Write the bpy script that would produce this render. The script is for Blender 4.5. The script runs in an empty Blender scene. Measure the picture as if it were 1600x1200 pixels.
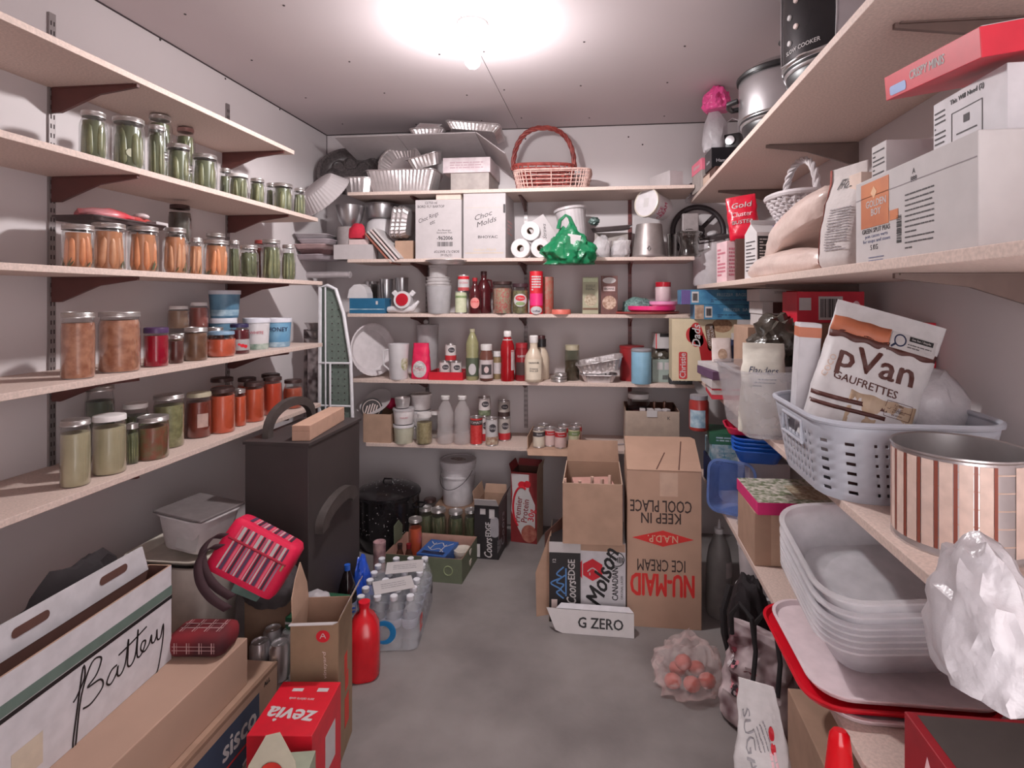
import bpy, bmesh, math, random
from mathutils import Matrix, Vector, noise, Euler
random.seed(7)
R = math.radians
C = bpy.context.scene.collection
SC = bpy.context.scene

# ------------------------------------------------------------------ camera, sky, lamp, exposure
F_PX, PX, PY, CZ = 880.0, 845.0, 466.0, 1.395          # focal length and principal point for a 1600x1200 frame
TH = math.atan(100 / F_PX)
SN, CS = math.sin(TH), math.cos(TH)
cam_data = bpy.data.cameras.new('camera')
cam_data.sensor_fit = 'HORIZONTAL'
cam_data.sensor_width = 36.0
cam_data.lens = 36.0 * F_PX / 1600
cam_data.shift_x = (800 - PX) / 1600
cam_data.shift_y = (PY - 600) / 1600
cam_data.clip_start = 0.02
cam = bpy.data.objects.new('camera', cam_data)
cam.location = (0, 0, CZ)
cam.rotation_euler = (R(90), 0, TH)
C.objects.link(cam)
SC.camera = cam

world = bpy.data.worlds.new('world')
SC.world = world
world.use_nodes = True
world.node_tree.nodes['Background'].inputs[0].default_value = (1.0, 0.945, 0.955, 1)
world.node_tree.nodes['Background'].inputs[1].default_value = 4.0

YB, XL, XR, ZC = 3.43, -1.77, 0.88, 2.44               # back wall, left wall, right wall, ceiling
SC.view_settings.view_transform = 'Standard'
SC.view_settings.look = 'None'
SC.view_settings.gamma = 1.0
SC.view_settings.use_curve_mapping = False
SC.view_settings.exposure = 0.34

def at(u, v, x=None, y=None, z=None):
    """the point of the room on a given plane that is seen at photo position (u, v)"""
    a, b = (u - PX) / F_PX, -(v - PY) / F_PX
    d = (a * CS - SN, a * SN + CS, b)
    t = x / d[0] if x is not None else y / d[1] if y is not None else (z - CZ) / d[2]
    return Vector((t * d[0], t * d[1], CZ + t * d[2]))
def ppm(x, y):                                          # photo pixels per metre there
    return F_PX / (-x * SN + y * CS)
def facing(x, y):
    return math.atan2(-x, y)

LX, LY = -0.50, 2.10                                    # the bulb
# an LED bulb: most of its light goes down and sideways, a little back to the ceiling
for nm, kind, en in (('bulb_light', 'SPOT', 39), ('bulb_glow', 'POINT', 18)):
    bl = bpy.data.lights.new(nm, kind)
    bl.energy = en
    bl.color = (1.0, 0.968, 0.972)
    bl.shadow_soft_size = 0.04
    if kind == 'SPOT':
        bl.spot_size = R(180); bl.spot_blend = 0.15
    lo = bpy.data.objects.new(nm, bl)
    lo.location = (LX, LY, 2.245)
    C.objects.link(lo)

# ------------------------------------------------------------------ materials
def lin(c):
    return tuple(((x / 255) / 12.92 if x / 255 <= 0.04045 else ((x / 255 + 0.055) / 1.055) ** 2.4) for x in c)
_M = {}
def mat(key, rgb=(200, 200, 200), rough=0.6, metal=0.0, var=0.06, scale=25.0, bump=0.0, bscale=None, kind='plain', a=0.3, emit=0.0, rgb2=None, detail=3.0):
    if key in _M:
        return _M[key]
    m = bpy.data.materials.new(key)
    _M[key] = m
    m.use_nodes = True
    nt = m.node_tree
    N, L = nt.nodes, nt.links
    bs = N['Principled BSDF']
    out = N['Material Output']
    c = lin(rgb)
    tc = N.new('ShaderNodeTexCoord')
    nz = N.new('ShaderNodeTexNoise')
    nz.inputs['Scale'].default_value = scale
    nz.inputs['Detail'].default_value = detail
    L.new(tc.outputs['Object'], nz.inputs['Vector'])
    mx = N.new('ShaderNodeMix')
    mx.data_type = 'RGBA'
    c2 = lin(rgb2) if rgb2 else tuple(x * (1 - var) for x in c)
    c1 = c if rgb2 else tuple(min(1, x * (1 + var)) for x in c)
    mx.inputs[6].default_value = (*c1, 1)
    mx.inputs[7].default_value = (*c2, 1)
    rp = N.new('ShaderNodeMapRange')
    rp.inputs[1].default_value, rp.inputs[2].default_value = (0.35, 0.65)
    L.new(nz.outputs['Fac'], rp.inputs[0])
    L.new(rp.outputs[0], mx.inputs[0])
    L.new(mx.outputs[2], bs.inputs['Base Color'])
    bs.inputs['Roughness'].default_value = rough
    bs.inputs['Metallic'].default_value = metal
    if emit:
        bs.inputs['Emission Color'].default_value = (*c, 1)
        bs.inputs['Emission Strength'].default_value = emit
    bp = None
    if bump:
        bn = N.new('ShaderNodeTexNoise')
        bn.inputs['Scale'].default_value = bscale or scale * 2
        bn.inputs['Detail'].default_value = 4
        L.new(tc.outputs['Object'], bn.inputs['Vector'])
        bp = N.new('ShaderNodeBump')
        bp.inputs['Strength'].default_value = bump
        bp.inputs['Distance'].default_value = 0.01
        L.new(bn.outputs['Fac'], bp.inputs['Height'])
        L.new(bp.outputs[0], bs.inputs['Normal'])
    if kind in ('glass', 'film', 'frost'):
        tr = N.new('ShaderNodeBsdfTransparent')
        tr.inputs[0].default_value = (*(1 - (1 - q) * (.16 if kind == 'frost' else .45 if kind == 'film' else 1) for q in c), 1)
        mixer = N.new('ShaderNodeMixShader')
        if kind == 'glass':
            gl = N.new('ShaderNodeBsdfGlossy')
            gl.inputs['Roughness'].default_value = 0.06
            gl.inputs[0].default_value = (0.9, 0.9, 0.9, 1)
            lw = N.new('ShaderNodeLayerWeight')
            lw.inputs[0].default_value = a
            L.new(lw.outputs['Facing'], mixer.inputs[0])
            L.new(tr.outputs[0], mixer.inputs[1]); L.new(gl.outputs[0], mixer.inputs[2])
            if bp: L.new(bp.outputs[0], gl.inputs['Normal'])
        else:
            mixer.inputs[0].default_value = a
            if kind == 'frost':
                tl = N.new('ShaderNodeBsdfTranslucent')
                L.new(mx.outputs[2], tl.inputs[0])
                m2 = N.new('ShaderNodeMixShader')
                m2.inputs[0].default_value = 0.35
                L.new(bs.outputs[0], m2.inputs[1]); L.new(tl.outputs[0], m2.inputs[2])
                L.new(tr.outputs[0], mixer.inputs[1]); L.new(m2.outputs[0], mixer.inputs[2])
            else:
                L.new(tr.outputs[0], mixer.inputs[1]); L.new(bs.outputs[0], mixer.inputs[2])
        L.new(mixer.outputs[0], out.inputs[0])
    return m

wall_m = mat('painted drywall', (208, 200, 201), 0.9, var=0.03, scale=1.5)
ceil_m = mat('primed ceiling board', (202, 190, 192), 0.9, var=0.03, scale=1.2)
seam_m = mat('dark seam', (66, 56, 58), 0.9)
shelf_m = mat('particleboard', (206, 184, 174), 0.7, var=0.10, scale=160, detail=4)
brk_m = mat('brown steel bracket', (92, 52, 48), 0.5)
std_m = mat('grey steel rail', (150, 142, 142), 0.4, metal=0.6)
card_m = mat('brown cardboard', (172, 140, 120), 0.85, var=0.07, scale=14)
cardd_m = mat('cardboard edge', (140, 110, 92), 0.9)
cardin_m = mat('cardboard inside', (160, 128, 108), 0.9, var=0.06, scale=10)
white_m = mat('white card', (184, 176, 177), 0.7, var=0.03)
paper_m = mat('white paper', (192, 186, 186), 0.8, var=0.03)
plas_m = mat('white plastic', (204, 199, 201), 0.35, var=0.03)
black_m = mat('black print', (26, 22, 24), 0.6)
dark_m = mat('dark grey print', (70, 64, 66), 0.7)
red_m = mat('red print', (200, 28, 44), 0.5)
bred_m = mat('bright red plastic', (208, 18, 40), 0.35)
pink_m = mat('hot pink plastic', (226, 52, 120), 0.35)
blue_m = mat('blue plastic', (40, 92, 188), 0.35)
metal_m = mat('tinned steel', (205, 200, 200), 0.3, metal=0.9, var=0.05)
alum_m = mat('crinkled aluminium foil', (228, 222, 222), 0.3, metal=0.8, var=0.05, bump=0.35, bscale=60)
aluf_m = mat('formed aluminium foil', (212, 204, 204), 0.36, metal=0.75, var=0.06, bump=0.15, bscale=40)
glass_m = mat('clear glass', (248, 250, 250), kind='glass', a=0.22)
glassg_m = mat('greenish glass', (226, 236, 224), kind='glass', a=0.26)
pet_m = mat('clear plastic bottle', (250, 251, 252), kind='glass', a=0.42, bump=0.3, bscale=45)
film_m = mat('clear plastic film', (236, 232, 234), 0.25, kind='film', a=0.32, bump=0.8, bscale=30)
filmw_m = mat('white plastic film', (202, 196, 200), 0.3, kind='film', a=0.8, bump=0.6, bscale=30)
frost_m = mat('frosted plastic', (212, 208, 210), 0.3, kind='frost', a=0.72)
lid_m = mat('jar lid metal', (205, 200, 198), 0.32, metal=0.85, var=0.08)
lidw_m = mat('white lid', (226, 220, 218), 0.4)
lidd_m = mat('dark bronze lid', (74, 54, 52), 0.4, metal=0.4)
darkm_m = mat('black plastic', (34, 31, 33), 0.4)
steel_m = mat('brushed stainless steel', (196, 194, 196), 0.28, metal=0.95, var=0.07, scale=8)

# ------------------------------------------------------------------ geometry collector
class G:
    def __init__(s):
        s.v, s.f, s.i = [], [], []
    def add(s, v, f, i=0):
        o = len(s.v)
        s.v += [tuple(p) for p in v]
        s.f += [tuple(k + o for k in q) for q in f]
        s.i += [i] * len(f) if isinstance(i, int) else list(i)
        return s
    def join(s, g, m=None, i=None):
        v = g.v if m is None else [tuple(m @ Vector(p)) for p in g.v]
        return s.add(v, g.f, g.i if i is None else i)
    def xf(s, m):
        s.v = [tuple(m @ Vector(p)) for p in s.v]
        return s
    def mapv(s, fn):
        s.v = [tuple(fn(*p)) for p in s.v]
        return s
def mv(x=0, y=0, z=0, rx=0, ry=0, rz=0, s=1):
    sc = s if isinstance(s, (tuple, list)) else (s, s, s)
    return Matrix.Translation((x, y, z)) @ Euler((R(rx), R(ry), R(rz))).to_matrix().to_4x4() @ Matrix.Diagonal((*sc, 1))
def mesh(name, g, mats, parent=None, ang=38, sol=0.0, sub=0):
    me = bpy.data.meshes.new(name)
    me.from_pydata(g.v, [], g.f)
    mats = mats if isinstance(mats, (list, tuple)) else [mats]
    for m in mats:
        me.materials.append(m)
    me.polygons.foreach_set('material_index', g.i)
    if ang:
        me.polygons.foreach_set('use_smooth', [True] * len(me.polygons))
        me.update()
        me.set_sharp_from_angle(angle=R(ang))
    me.validate()
    me.update()
    o = bpy.data.objects.new(name, me)
    C.objects.link(o)
    if parent:
        o.parent = parent
    if sol:
        md = o.modifiers.new('thickness', 'SOLIDIFY')
        md.thickness = sol
        md.offset = 0
    if sub:
        md = o.modifiers.new('smooth', 'SUBSURF')
        md.levels = md.render_levels = sub
    return o
def tag(o, label, cat, group=None, kind=None):
    o['label'] = label
    o['category'] = cat
    if group: o['group'] = group
    if kind: o['kind'] = kind
    return o
def thing(name, label, cat, loc, rz=0.0, group=None, rx=0.0, ry=0.0):
    o = bpy.data.objects.new(name, None)
    o.empty_display_size = 0.03
    C.objects.link(o)
    o.location = loc
    o.rotation_euler = (rx, ry, rz)
    return tag(o, label, cat, group)
def struct(name, g, m, **k):
    o = mesh(name, g, m, **k)
    o['kind'] = 'structure'
    return o
def dup(o, loc=None, rz=None, label=None, group=None):
    r = o.copy()
    C.objects.link(r)
    if loc is not None: r.location = loc
    if rz is not None: r.rotation_euler = (0, 0, rz)
    if label: r['label'] = label
    if group: r['group'] = group
    for ch in list(o.children):
        c = ch.copy(); C.objects.link(c); c.parent = r
        for gc in list(ch.children):
            d = gc.copy(); C.objects.link(d); d.parent = c
    return r

def box(w, d, h, bev=0.0, z=0.0, x=0.0, y=0.0, i=0):
    g = G()
    bm = bmesh.new()
    bmesh.ops.create_cube(bm, size=1, matrix=Matrix.Translation((x, y, z + h / 2)) @ Matrix.Diagonal((w, d, h, 1)))
    if bev:
        bmesh.ops.bevel(bm, geom=list(bm.edges), offset=min(bev, 0.45 * min(w, d, h)), segments=2, affect='EDGES', profile=0.5)
    bm.verts.index_update()
    g.add([v.co[:] for v in bm.verts], [[v.index for v in f.verts] for f in bm.faces], i)
    bm.free()
    return g
def lathe(prof, seg=28, closed=True, a0=0.0, a1=360.0, i=0, sx=1.0, sy=1.0, flute=0.0, nfl=0):
    """prof = [(r, z)...]; r may be 0 at an end"""
    g = G()
    full = abs(a1 - a0 - 360) < 1e-6
    n = seg if full else seg + 1
    ids, v, f = [], [], []
    for r, z in prof:
        if r < 1e-6:
            ids.append([len(v)] * n); v.append((0, 0, z))
        else:
            row = []
            for k in range(n):
                a = R(a0 + (a1 - a0) * k / seg)
                rr = r * (1 + flute * math.cos(nfl * a)) if nfl else r
                row.append(len(v)); v.append((rr * math.cos(a) * sx, rr * math.sin(a) * sy, z))
            ids.append(row)
    for p, q in zip(ids, ids[1:]):
        for k in range(seg):
            k2 = (k + 1) % n
            c = [p[k], p[k2], q[k2], q[k]]
            c2 = []
            for t in c:
                if t not in c2: c2.append(t)
            if len(c2) > 2: f.append(c2)
    return g.add(v, f, i)
def tube(pts, r=0.004, seg=8, closed=False, i=0, r2=None):
    pts = [Vector(p) for p in pts]
    n = len(pts)
    v, f = [], []
    up = Vector((0, 0, 1))
    prev = None
    for k, p in enumerate(pts):
        if closed: t = pts[(k + 1) % n] - pts[k - 1]
        else: t = pts[min(k + 1, n - 1)] - pts[max(k - 1, 0)]
        t.normalize()
        if prev is None:
            a = t.cross(up)
            if a.length < 1e-3: a = t.cross(Vector((0, 1, 0)))
        else:
            a = prev - t * prev.dot(t)
        a.normalize(); prev = a
        b = t.cross(a)
        rr = r if r2 is None else r + (r2 - r) * k / (n - 1)
        if isinstance(r, (list, tuple)): rr = r[k]
        for j in range(seg):
            w = 2 * math.pi * j / seg
            v.append(p + rr * (math.cos(w) * a + math.sin(w) * b))
    m = n if closed else n - 1
    for k in range(m):
        k2 = (k + 1) % n
        for j in range(seg):
            j2 = (j + 1) % seg
            f.append((k * seg + j, k * seg + j2, k2 * seg + j2, k2 * seg + j))
    if not closed:
        f.append(tuple(range(seg))[::-1]); f.append(tuple((n - 1) * seg + j for j in range(seg)))
    return G().add(v, f, i)
def loft(rings, cap0=True, cap1=True, closed=True, i=0):
    n = len(rings[0])
    v = [p for r in rings for p in r]
    f = []
    for k in range(len(rings) - 1):
        for j in range(n if closed else n - 1):
            j2 = (j + 1) % n
            f.append((k * n + j, k * n + j2, (k + 1) * n + j2, (k + 1) * n + j))
    if cap0: f.append(tuple(range(n))[::-1])
    if cap1: f.append(tuple((len(rings) - 1) * n + j for j in range(n)))
    return G().add(v, f, i)
def sring(w, d, z, n=32, p=4.0, x=0, y=0):               # a rounded rectangle (superellipse) ring
    o = []
    for k in range(n):
        a = 2 * math.pi * (k + 0.5) / n
        ca, sa = math.cos(a), math.sin(a)
        o.append((x + w / 2 * math.copysign(abs(ca) ** (2 / p), ca), y + d / 2 * math.copysign(abs(sa) ** (2 / p), sa), z))
    return o
def rring(w, d, z, r, n=5, x=0, y=0, corr=0.0, step=0.008):   # rounded rectangle ring, optional corrugation
    o = []
    r = min(r, w / 2 - 1e-4, d / 2 - 1e-4)
    for cx, cy, a0 in ((w / 2 - r, d / 2 - r, 0), (-w / 2 + r, d / 2 - r, 90), (-w / 2 + r, -d / 2 + r, 180), (w / 2 - r, -d / 2 + r, 270)):
        for k in range(n):
            a = R(a0 + 90 * k / (n - 1))
            o.append((x + cx + r * math.cos(a), y + cy + r * math.sin(a), z))
    if corr:
        o2 = []
        for p, q in zip(o, o[1:] + o[:1]):
            L_ = math.hypot(q[0] - p[0], q[1] - p[1]); m = max(1, int(L_ / step))
            for k in range(m):
                o2.append((p[0] + (q[0] - p[0]) * k / m, p[1] + (q[1] - p[1]) * k / m, z))
        o = []
        for k, p in enumerate(o2):
            l = math.hypot(p[0] - x, p[1] - y); s_ = 1 + (corr if k % 2 else -corr) / max(l, 0.01)
            o.append((x + (p[0] - x) * s_, y + (p[1] - y) * s_, z))
    return o
def prism(outline, t, i=0):                              # a flat shape in XY, thickness t in z
    n = len(outline)
    v = [(x, y, 0) for x, y in outline] + [(x, y, t) for x, y in outline]
    f = [tuple(range(n))[::-1], tuple(range(n, 2 * n))] + [(k, (k + 1) % n, (k + 1) % n + n, k + n) for k in range(n)]
    return G().add(v, f, i)
def ribbon(strokes, w, t=0.0004):                        # hand drawn pen strokes in XY
    g = G()
    for s_ in strokes:
        # smooth the stroke
        pts = [Vector((*p, 0)) for p in s_]
        fine = []
        for k in range(len(pts) - 1):
            p0, p1, p2, p3 = pts[max(k - 1, 0)], pts[k], pts[k + 1], pts[min(k + 2, len(pts) - 1)]
            for j in range(5):
                u = j / 5
                fine.append(0.5 * ((2 * p1) + (p2 - p0) * u + (2 * p0 - 5 * p1 + 4 * p2 - p3) * u * u + (3 * p1 - p0 - 3 * p2 + p3) * u ** 3))
        fine.append(pts[-1])
        v, f = [], []
        for k, p in enumerate(fine):
            d = fine[min(k + 1, len(fine) - 1)] - fine[max(k - 1, 0)]
            d = d.normalized() if d.length > 1e-9 else Vector((1, 0, 0))
            nrm = Vector((-d.y, d.x, 0)) * w / 2
            for q, z in ((p + nrm, 0), (p - nrm, 0), (p - nrm, t), (p + nrm, t)):
                v.append((q.x, q.y, z))
        m = len(fine)
        for k in range(m - 1):
            for j in range(4):
                f.append((4 * k + j, 4 * k + (j + 1) % 4, 4 * k + 4 + (j + 1) % 4, 4 * k + 4 + j))
        f += [(0, 1, 2, 3), (4 * m - 4, 4 * m - 1, 4 * m - 2, 4 * m - 3)]
        g.add(v, f)
    return g
_T = {}
def text(s, size, shear=0.0, bold=0.0, t=0.0004, space=1.0, ax='CENTER', w=None, lines=1.0):
    """lettering as a thin mesh in XY; w squeezes it to that width"""
    key = (s, round(size, 5), shear, bold, t, space, ax, w, lines)
    if key not in _T:
        cu = bpy.data.curves.new('lettering', 'FONT')
        cu.body = s; cu.size = size; cu.align_x = ax; cu.align_y = 'CENTER'
        cu.shear = shear; cu.extrude = t / 2; cu.resolution_u = 2
        cu.space_character = space; cu.space_line = lines
        ob = bpy.data.objects.new('lettering', cu)
        me = ob.to_mesh()
        v = [tuple(p.co) for p in me.vertices]; f = [tuple(p.vertices) for p in me.polygons]
        ob.to_mesh_clear()
        bpy.data.objects.remove(ob); bpy.data.curves.remove(cu)
        if w and v:
            x0, x1 = min(p[0] for p in v), max(p[0] for p in v)
            if x1 > x0:
                k = w / (x1 - x0)
                v = [(p[0] * k, p[1], p[2]) for p in v]
        if bold:                                         # heavier strokes: the same letters laid over each other, slightly shifted
            n, b = len(v), min(bold, .035) * size * .7
            f = f + [tuple(k + n * j for k in q) for j in (1, 2) for q in f]
            v = [(p[0] + dx, p[1] + dy, p[2] + dz) for dx, dy, dz in ((-b, -b * .6, 0), (b, -b * .6, t * .15), (0, b * .6, t * .3)) for p in v]
        _T[key] = (v, f)
    v, f = _T[key]
    return G().add(v, f)
def face(side, w, d, h, x=0.0, y=0.0, rot=0.0, off=0.0004):
    """matrix that lays XY artwork on a face of a box of size w,d,h (base at z=0)"""
    r = Matrix.Rotation(R(rot), 4, 'Z')
    b = {'front': mv(0, -d / 2 - off, h / 2, 90), 'back': mv(0, d / 2 + off, h / 2, 90, 0, 180), 'left': mv(-w / 2 - off, 0, h / 2, 90, 0, -90),
         'right': mv(w / 2 + off, 0, h / 2, 90, 0, 90), 'top': mv(0, 0, h + off)}[side]
    return b @ Matrix.Translation((x, y, 0)) @ r
def refine(g, L_):                                       # split long edges so that artwork can bend
    if not g.f: return g
    bm = bmesh.new()
    vs = [bm.verts.new(p) for p in g.v]
    for f in g.f:
        try: bm.faces.new([vs[k] for k in f])
        except ValueError: pass
    bmesh.ops.triangulate(bm, faces=list(bm.faces))
    for _ in range(4):
        e = [q for q in bm.edges if q.calc_length() > L_]
        if not e: break
        bmesh.ops.subdivide_edges(bm, edges=e, cuts=1)
        bmesh.ops.triangulate(bm, faces=list(bm.faces))
    bm.verts.index_update()
    g.v = [q.co[:] for q in bm.verts]; g.f = [tuple(q.index for q in f.verts) for f in bm.faces]; g.i = [0] * len(g.f)
    bm.free()
    return g
def wrap(g, r, z=0.0, a=0.0, off=0.0004):                # bends XY artwork round a cylinder of radius r; a=0 faces local -Y
    def fn(x, y, t):
        q = x / r + R(a)
        rr = r + off + t
        return (rr * math.sin(q), -rr * math.cos(q), z + y)
    return refine(g, r * .3).mapv(fn)
def cpanel(r, a0, a1, z0, z1, off=0.0006, seg=None):     # a curved paper panel, angles measured from local -Y
    seg = seg or max(3, int((a1 - a0) / 10))
    rows = []
    for z in (z0, z1):
        rows.append([((r + off) * math.sin(R(a0 + (a1 - a0) * k / seg)), -(r + off) * math.cos(R(a0 + (a1 - a0) * k / seg)), z) for k in range(seg + 1)])
    return loft(rows, False, False, False)
def disc(rx, ry, t=0.0004, n=24):
    return prism([(rx * math.cos(2 * math.pi * k / n), ry * math.sin(2 * math.pi * k / n)) for k in range(n)], t)
def rect(w, h, t=0.0004, r=0.0):
    if r:
        return prism([(p[0], p[1]) for p in rring(w, h, 0, r, 4)], t)
    return prism([(-w / 2, -h / 2), (w / 2, -h / 2), (w / 2, h / 2), (-w / 2, h / 2)], t)
def art(root, name, g, m, M4=None):
    return mesh(name, g.xf(M4) if M4 else g, m, root, ang=0)
def lines(w, h, n, seed=0, th=0.35, t=0.0004):           # rows of small print
    rg = random.Random(seed); g = G()
    for k in range(n):
        y = h / 2 - (k + 0.5) * h / n
        x = -w / 2
        while x < w / 2 - 0.04 * w:
            l = rg.uniform(0.06, 0.22) * w
            l = min(l, w / 2 - x)
            g.join(rect(l, h / n * th, t), mv(x + l / 2, y))
            x += l + 0.025 * w
            if rg.random() < 0.08: break
    return g
def barcode(w, h, seed=1, t=0.0004):
    rg = random.Random(seed); g = G(); x = -w / 2
    while x < w / 2:
        l = w * rg.choice((0.015, 0.02, 0.035, 0.05))
        g.join(rect(l, h, t), mv(x + l / 2, 0)); x += l + w * rg.choice((0.015, 0.025, 0.035))
    return g

# ------------------------------------------------------------------ reusable shapes
def shell(w0, d0, w1, d1, h, th=0.003, r0=0.02, r1=0.025, rim=0.0, n=6, rimh=0.004, corr=0.0, step=0.008):
    """an open tub: rounded-rectangle floor w0 x d0, mouth w1 x d1, with wall thickness and an optional flat rim"""
    rg = lambda w, d, z, r, c=corr: rring(w, d, z, r, n, corr=c, step=step)
    def lev(t, k=0.0):
        return (w0 + (w1 - w0) * t - 2 * k, d0 + (d1 - d0) * t - 2 * k, h * t, r0 + (r1 - r0) * t)
    if corr:
        # keep point counts equal: build the mouth ring and scale it
        base = rring(w1, d1, 0, r1, n, corr=corr, step=step)
        flat = rring(w1, d1, 0, r1, n, corr=1e-9, step=step)
        def ring(w, d, z, src): return [(p[0] * w / w1, p[1] * d / d1, z) for p in src]
        rs = [ring(w0, d0, 0, flat), ring(w0, d0, 0.002, base), ring(w1, d1, h - 0.002, base)]
        if rim: rs += [ring(w1 + 2 * rim, d1 + 2 * rim, h, flat), ring(w1 + 2 * rim, d1 + 2 * rim, h + rimh, flat)]
        rs += [ring(w1 - 2 * th, d1 - 2 * th, h + (rimh if rim else 0), flat), ring(w1 - 2 * th, d1 - 2 * th, h - 0.004, base), ring(w0 - 2 * th, d0 - 2 * th, th, base)]
        return loft(rs, True, True)
    rs = []
    w, d, z, r = lev(0); rs.append(rg(w * 0.96, d * 0.96, 0, r)); rs.append(rg(w, d, min(0.006, h * 0.1), r))
    w, d, z, r = lev(1); rs.append(rg(w, d, z, r))
    if rim:
        rs += [rg(w + 2 * rim, d + 2 * rim, h, r + rim), rg(w + 2 * rim, d + 2 * rim, h + rimh, r + rim)]
    zt = h + (rimh if rim else 0)
    rs.append(rg(w - 2 * th, d - 2 * th, zt, r))
    w, d, z, r = lev(0, th); rs.append(rg(w, d, th, r))
    return loft(rs, True, True)
def carton(w, d, h, t=0.004):                            # an open-top cardboard box
    rs = [rring(w, d, 0, 0.002, 2), rring(w, d, h, 0.002, 2), rring(w - 2 * t, d - 2 * t, h, 0.002, 2), rring(w - 2 * t, d - 2 * t, t, 0.002, 2)]
    g = loft(rs, True, True)
    n = len(rs[0])
    g.i = [0] * n + [1] * n + [2] * n + [0, 2]
    return g
def flap(l, dp, t=0.003, taper=0.02):                    # hinged along local x at y=0, extends to +y
    return prism([(-l / 2, 0), (l / 2, 0), (l / 2 - taper, dp), (-l / 2 + taper, dp)], t)
def blob(w, d, h, seed=0, rough=0.18, flat=0.0, sub=3, freq=3.0, pinch=0.0):
    bm = bmesh.new()
    bmesh.ops.create_icosphere(bm, subdivisions=sub, radius=1)
    off = Vector((seed * 3.1, seed * 1.7, seed * 2.3))
    v = []
    for q in bm.verts:
        p = q.co.copy()
        k = 1 + rough * noise.fractal(p * freq + off, 0.6, 2.0, 3) + rough * 0.7 * (abs(noise.noise(p * freq * 1.7 + off)) - 0.2)
        p = p * k
        if pinch and p.z > 0: 
            s_ = 1 - pinch * min(1, p.z); p.x *= s_; p.y *= s_
        z = p.z
        if flat and z < -flat: z = -flat - (z + flat) * 0.0
        v.append((p.x * w / 2, p.y * d / 2, z))
    zs = [p[2] for p in v]; z0, z1 = min(zs), max(zs)
    v = [(x, y, (z - z0) / (z1 - z0) * h) for x, y, z in v]
    bm.verts.index_update()
    g = G().add(v, [[q.index for q in f_.verts] for f_ in bm.faces])
    bm.free()
    return g
def pouch(w, d, h, seed=0, nz=18, nr=40, top=0.02, wr=0.06, lean=0.0, p=2.6, belly=1.0, seal=0.08, wtop=None):
    """a filled bag standing up: round-cornered base, flat sealed top. returns (geometry, surface(u,t)) with u=-1..1 over the front"""
    wt = wtop or w
    def ring(t):
        k = min(1, t / 0.12); k = math.sqrt(k * (2 - k)) * 0.25 + 0.75
        if t < 1 - seal:
            q = t / (1 - seal); dd = d * (1 - q ** 2.2) * belly + top * q ** 2.2
        else: dd = top
        ww = w + (wt - w) * t
        return ww * (0.94 + 0.06 * k), max(dd, top) * k
    rings = []
    off = Vector((seed * 5.3, seed * 2.9, 0))
    def pt(a, t):
        ww, dd = ring(t)
        ca, sa = math.cos(a), math.sin(a)
        x = ww / 2 * math.copysign(abs(ca) ** (2 / p), ca); y = dd / 2 * math.copysign(abs(sa) ** (2 / p), sa)
        nn = noise.fractal(Vector((x / w * 5, y / w * 5, t * h / w * 5)) + off, 0.5, 2.0, 3) * wr * w
        env = 0.25 + 0.75 * math.sin(math.pi * min(1, max(0, t)))
        l = math.hypot(ca, sa)
        return (x + ca * nn * 0.4 * env, y + sa * nn * 0.5 * env + lean * t * t * h, h * t)
    for k in range(nz + 1):
        t = k / nz
        rings.append([pt(2 * math.pi * (j + 0.5) / nr, t) for j in range(nr)])
    g = loft(rings, True, True)
    def surf(u, t, off_=0.0012):
        # front side: x from -1..1
        ca = max(-1, min(1, u)); c_ = math.copysign(abs(ca) ** (p / 2), ca); a = -math.acos(max(-1, min(1, c_)))
        q = pt(a, t)
        return (q[0], q[1] - off_, q[2])
    return g, surf
def on_surf(g, surf, w, h, off=0.0012):                  # XY artwork (metres, origin centre, full size w x h) onto a pouch front
    return refine(g, .014).mapv(lambda x, y, t: surf(2 * x / w, y / h + 0.5, off + t))

def can_thing(label, r, h, loc, rz=0, paper=None, accents=(), words=None, group=None, lidm=None, name='food_can', cat='can'):
    o = thing(name, label, cat, loc, rz, group)
    g = lathe([(0, 0.001), (r * 0.9, 0.001), (r, 0), (r * 1.02, 0.003), (r * 0.985, 0.006), (r * 0.985, h - 0.006), (r * 1.02, h - 0.003), (r, h), (r * 0.92, h), (r * 0.9, h - 0.004), (r * 0.5, h - 0.003), (0, h - 0.003)], 26)
    mesh('can_body', g, lidm or metal_m, o)
    if paper:
        pl = mesh('paper_label', lathe([(r + 0.0002, 0.007), (r + 0.0008, 0.007), (r + 0.0008, h - 0.007), (r + 0.0002, h - 0.007)], 26), paper, o)
    for nm, a0, a1, z0, z1, m in accents:
        mesh(nm, cpanel(r + 0.0008, a0, a1, z0 * h, z1 * h), m, o)
    if words:
        for s_, size, z, m in words:
            mesh('lettering', wrap(text(s_, size * h, bold=0.02), r + 0.0016, z * h), m, o, ang=0)
    return o

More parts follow.
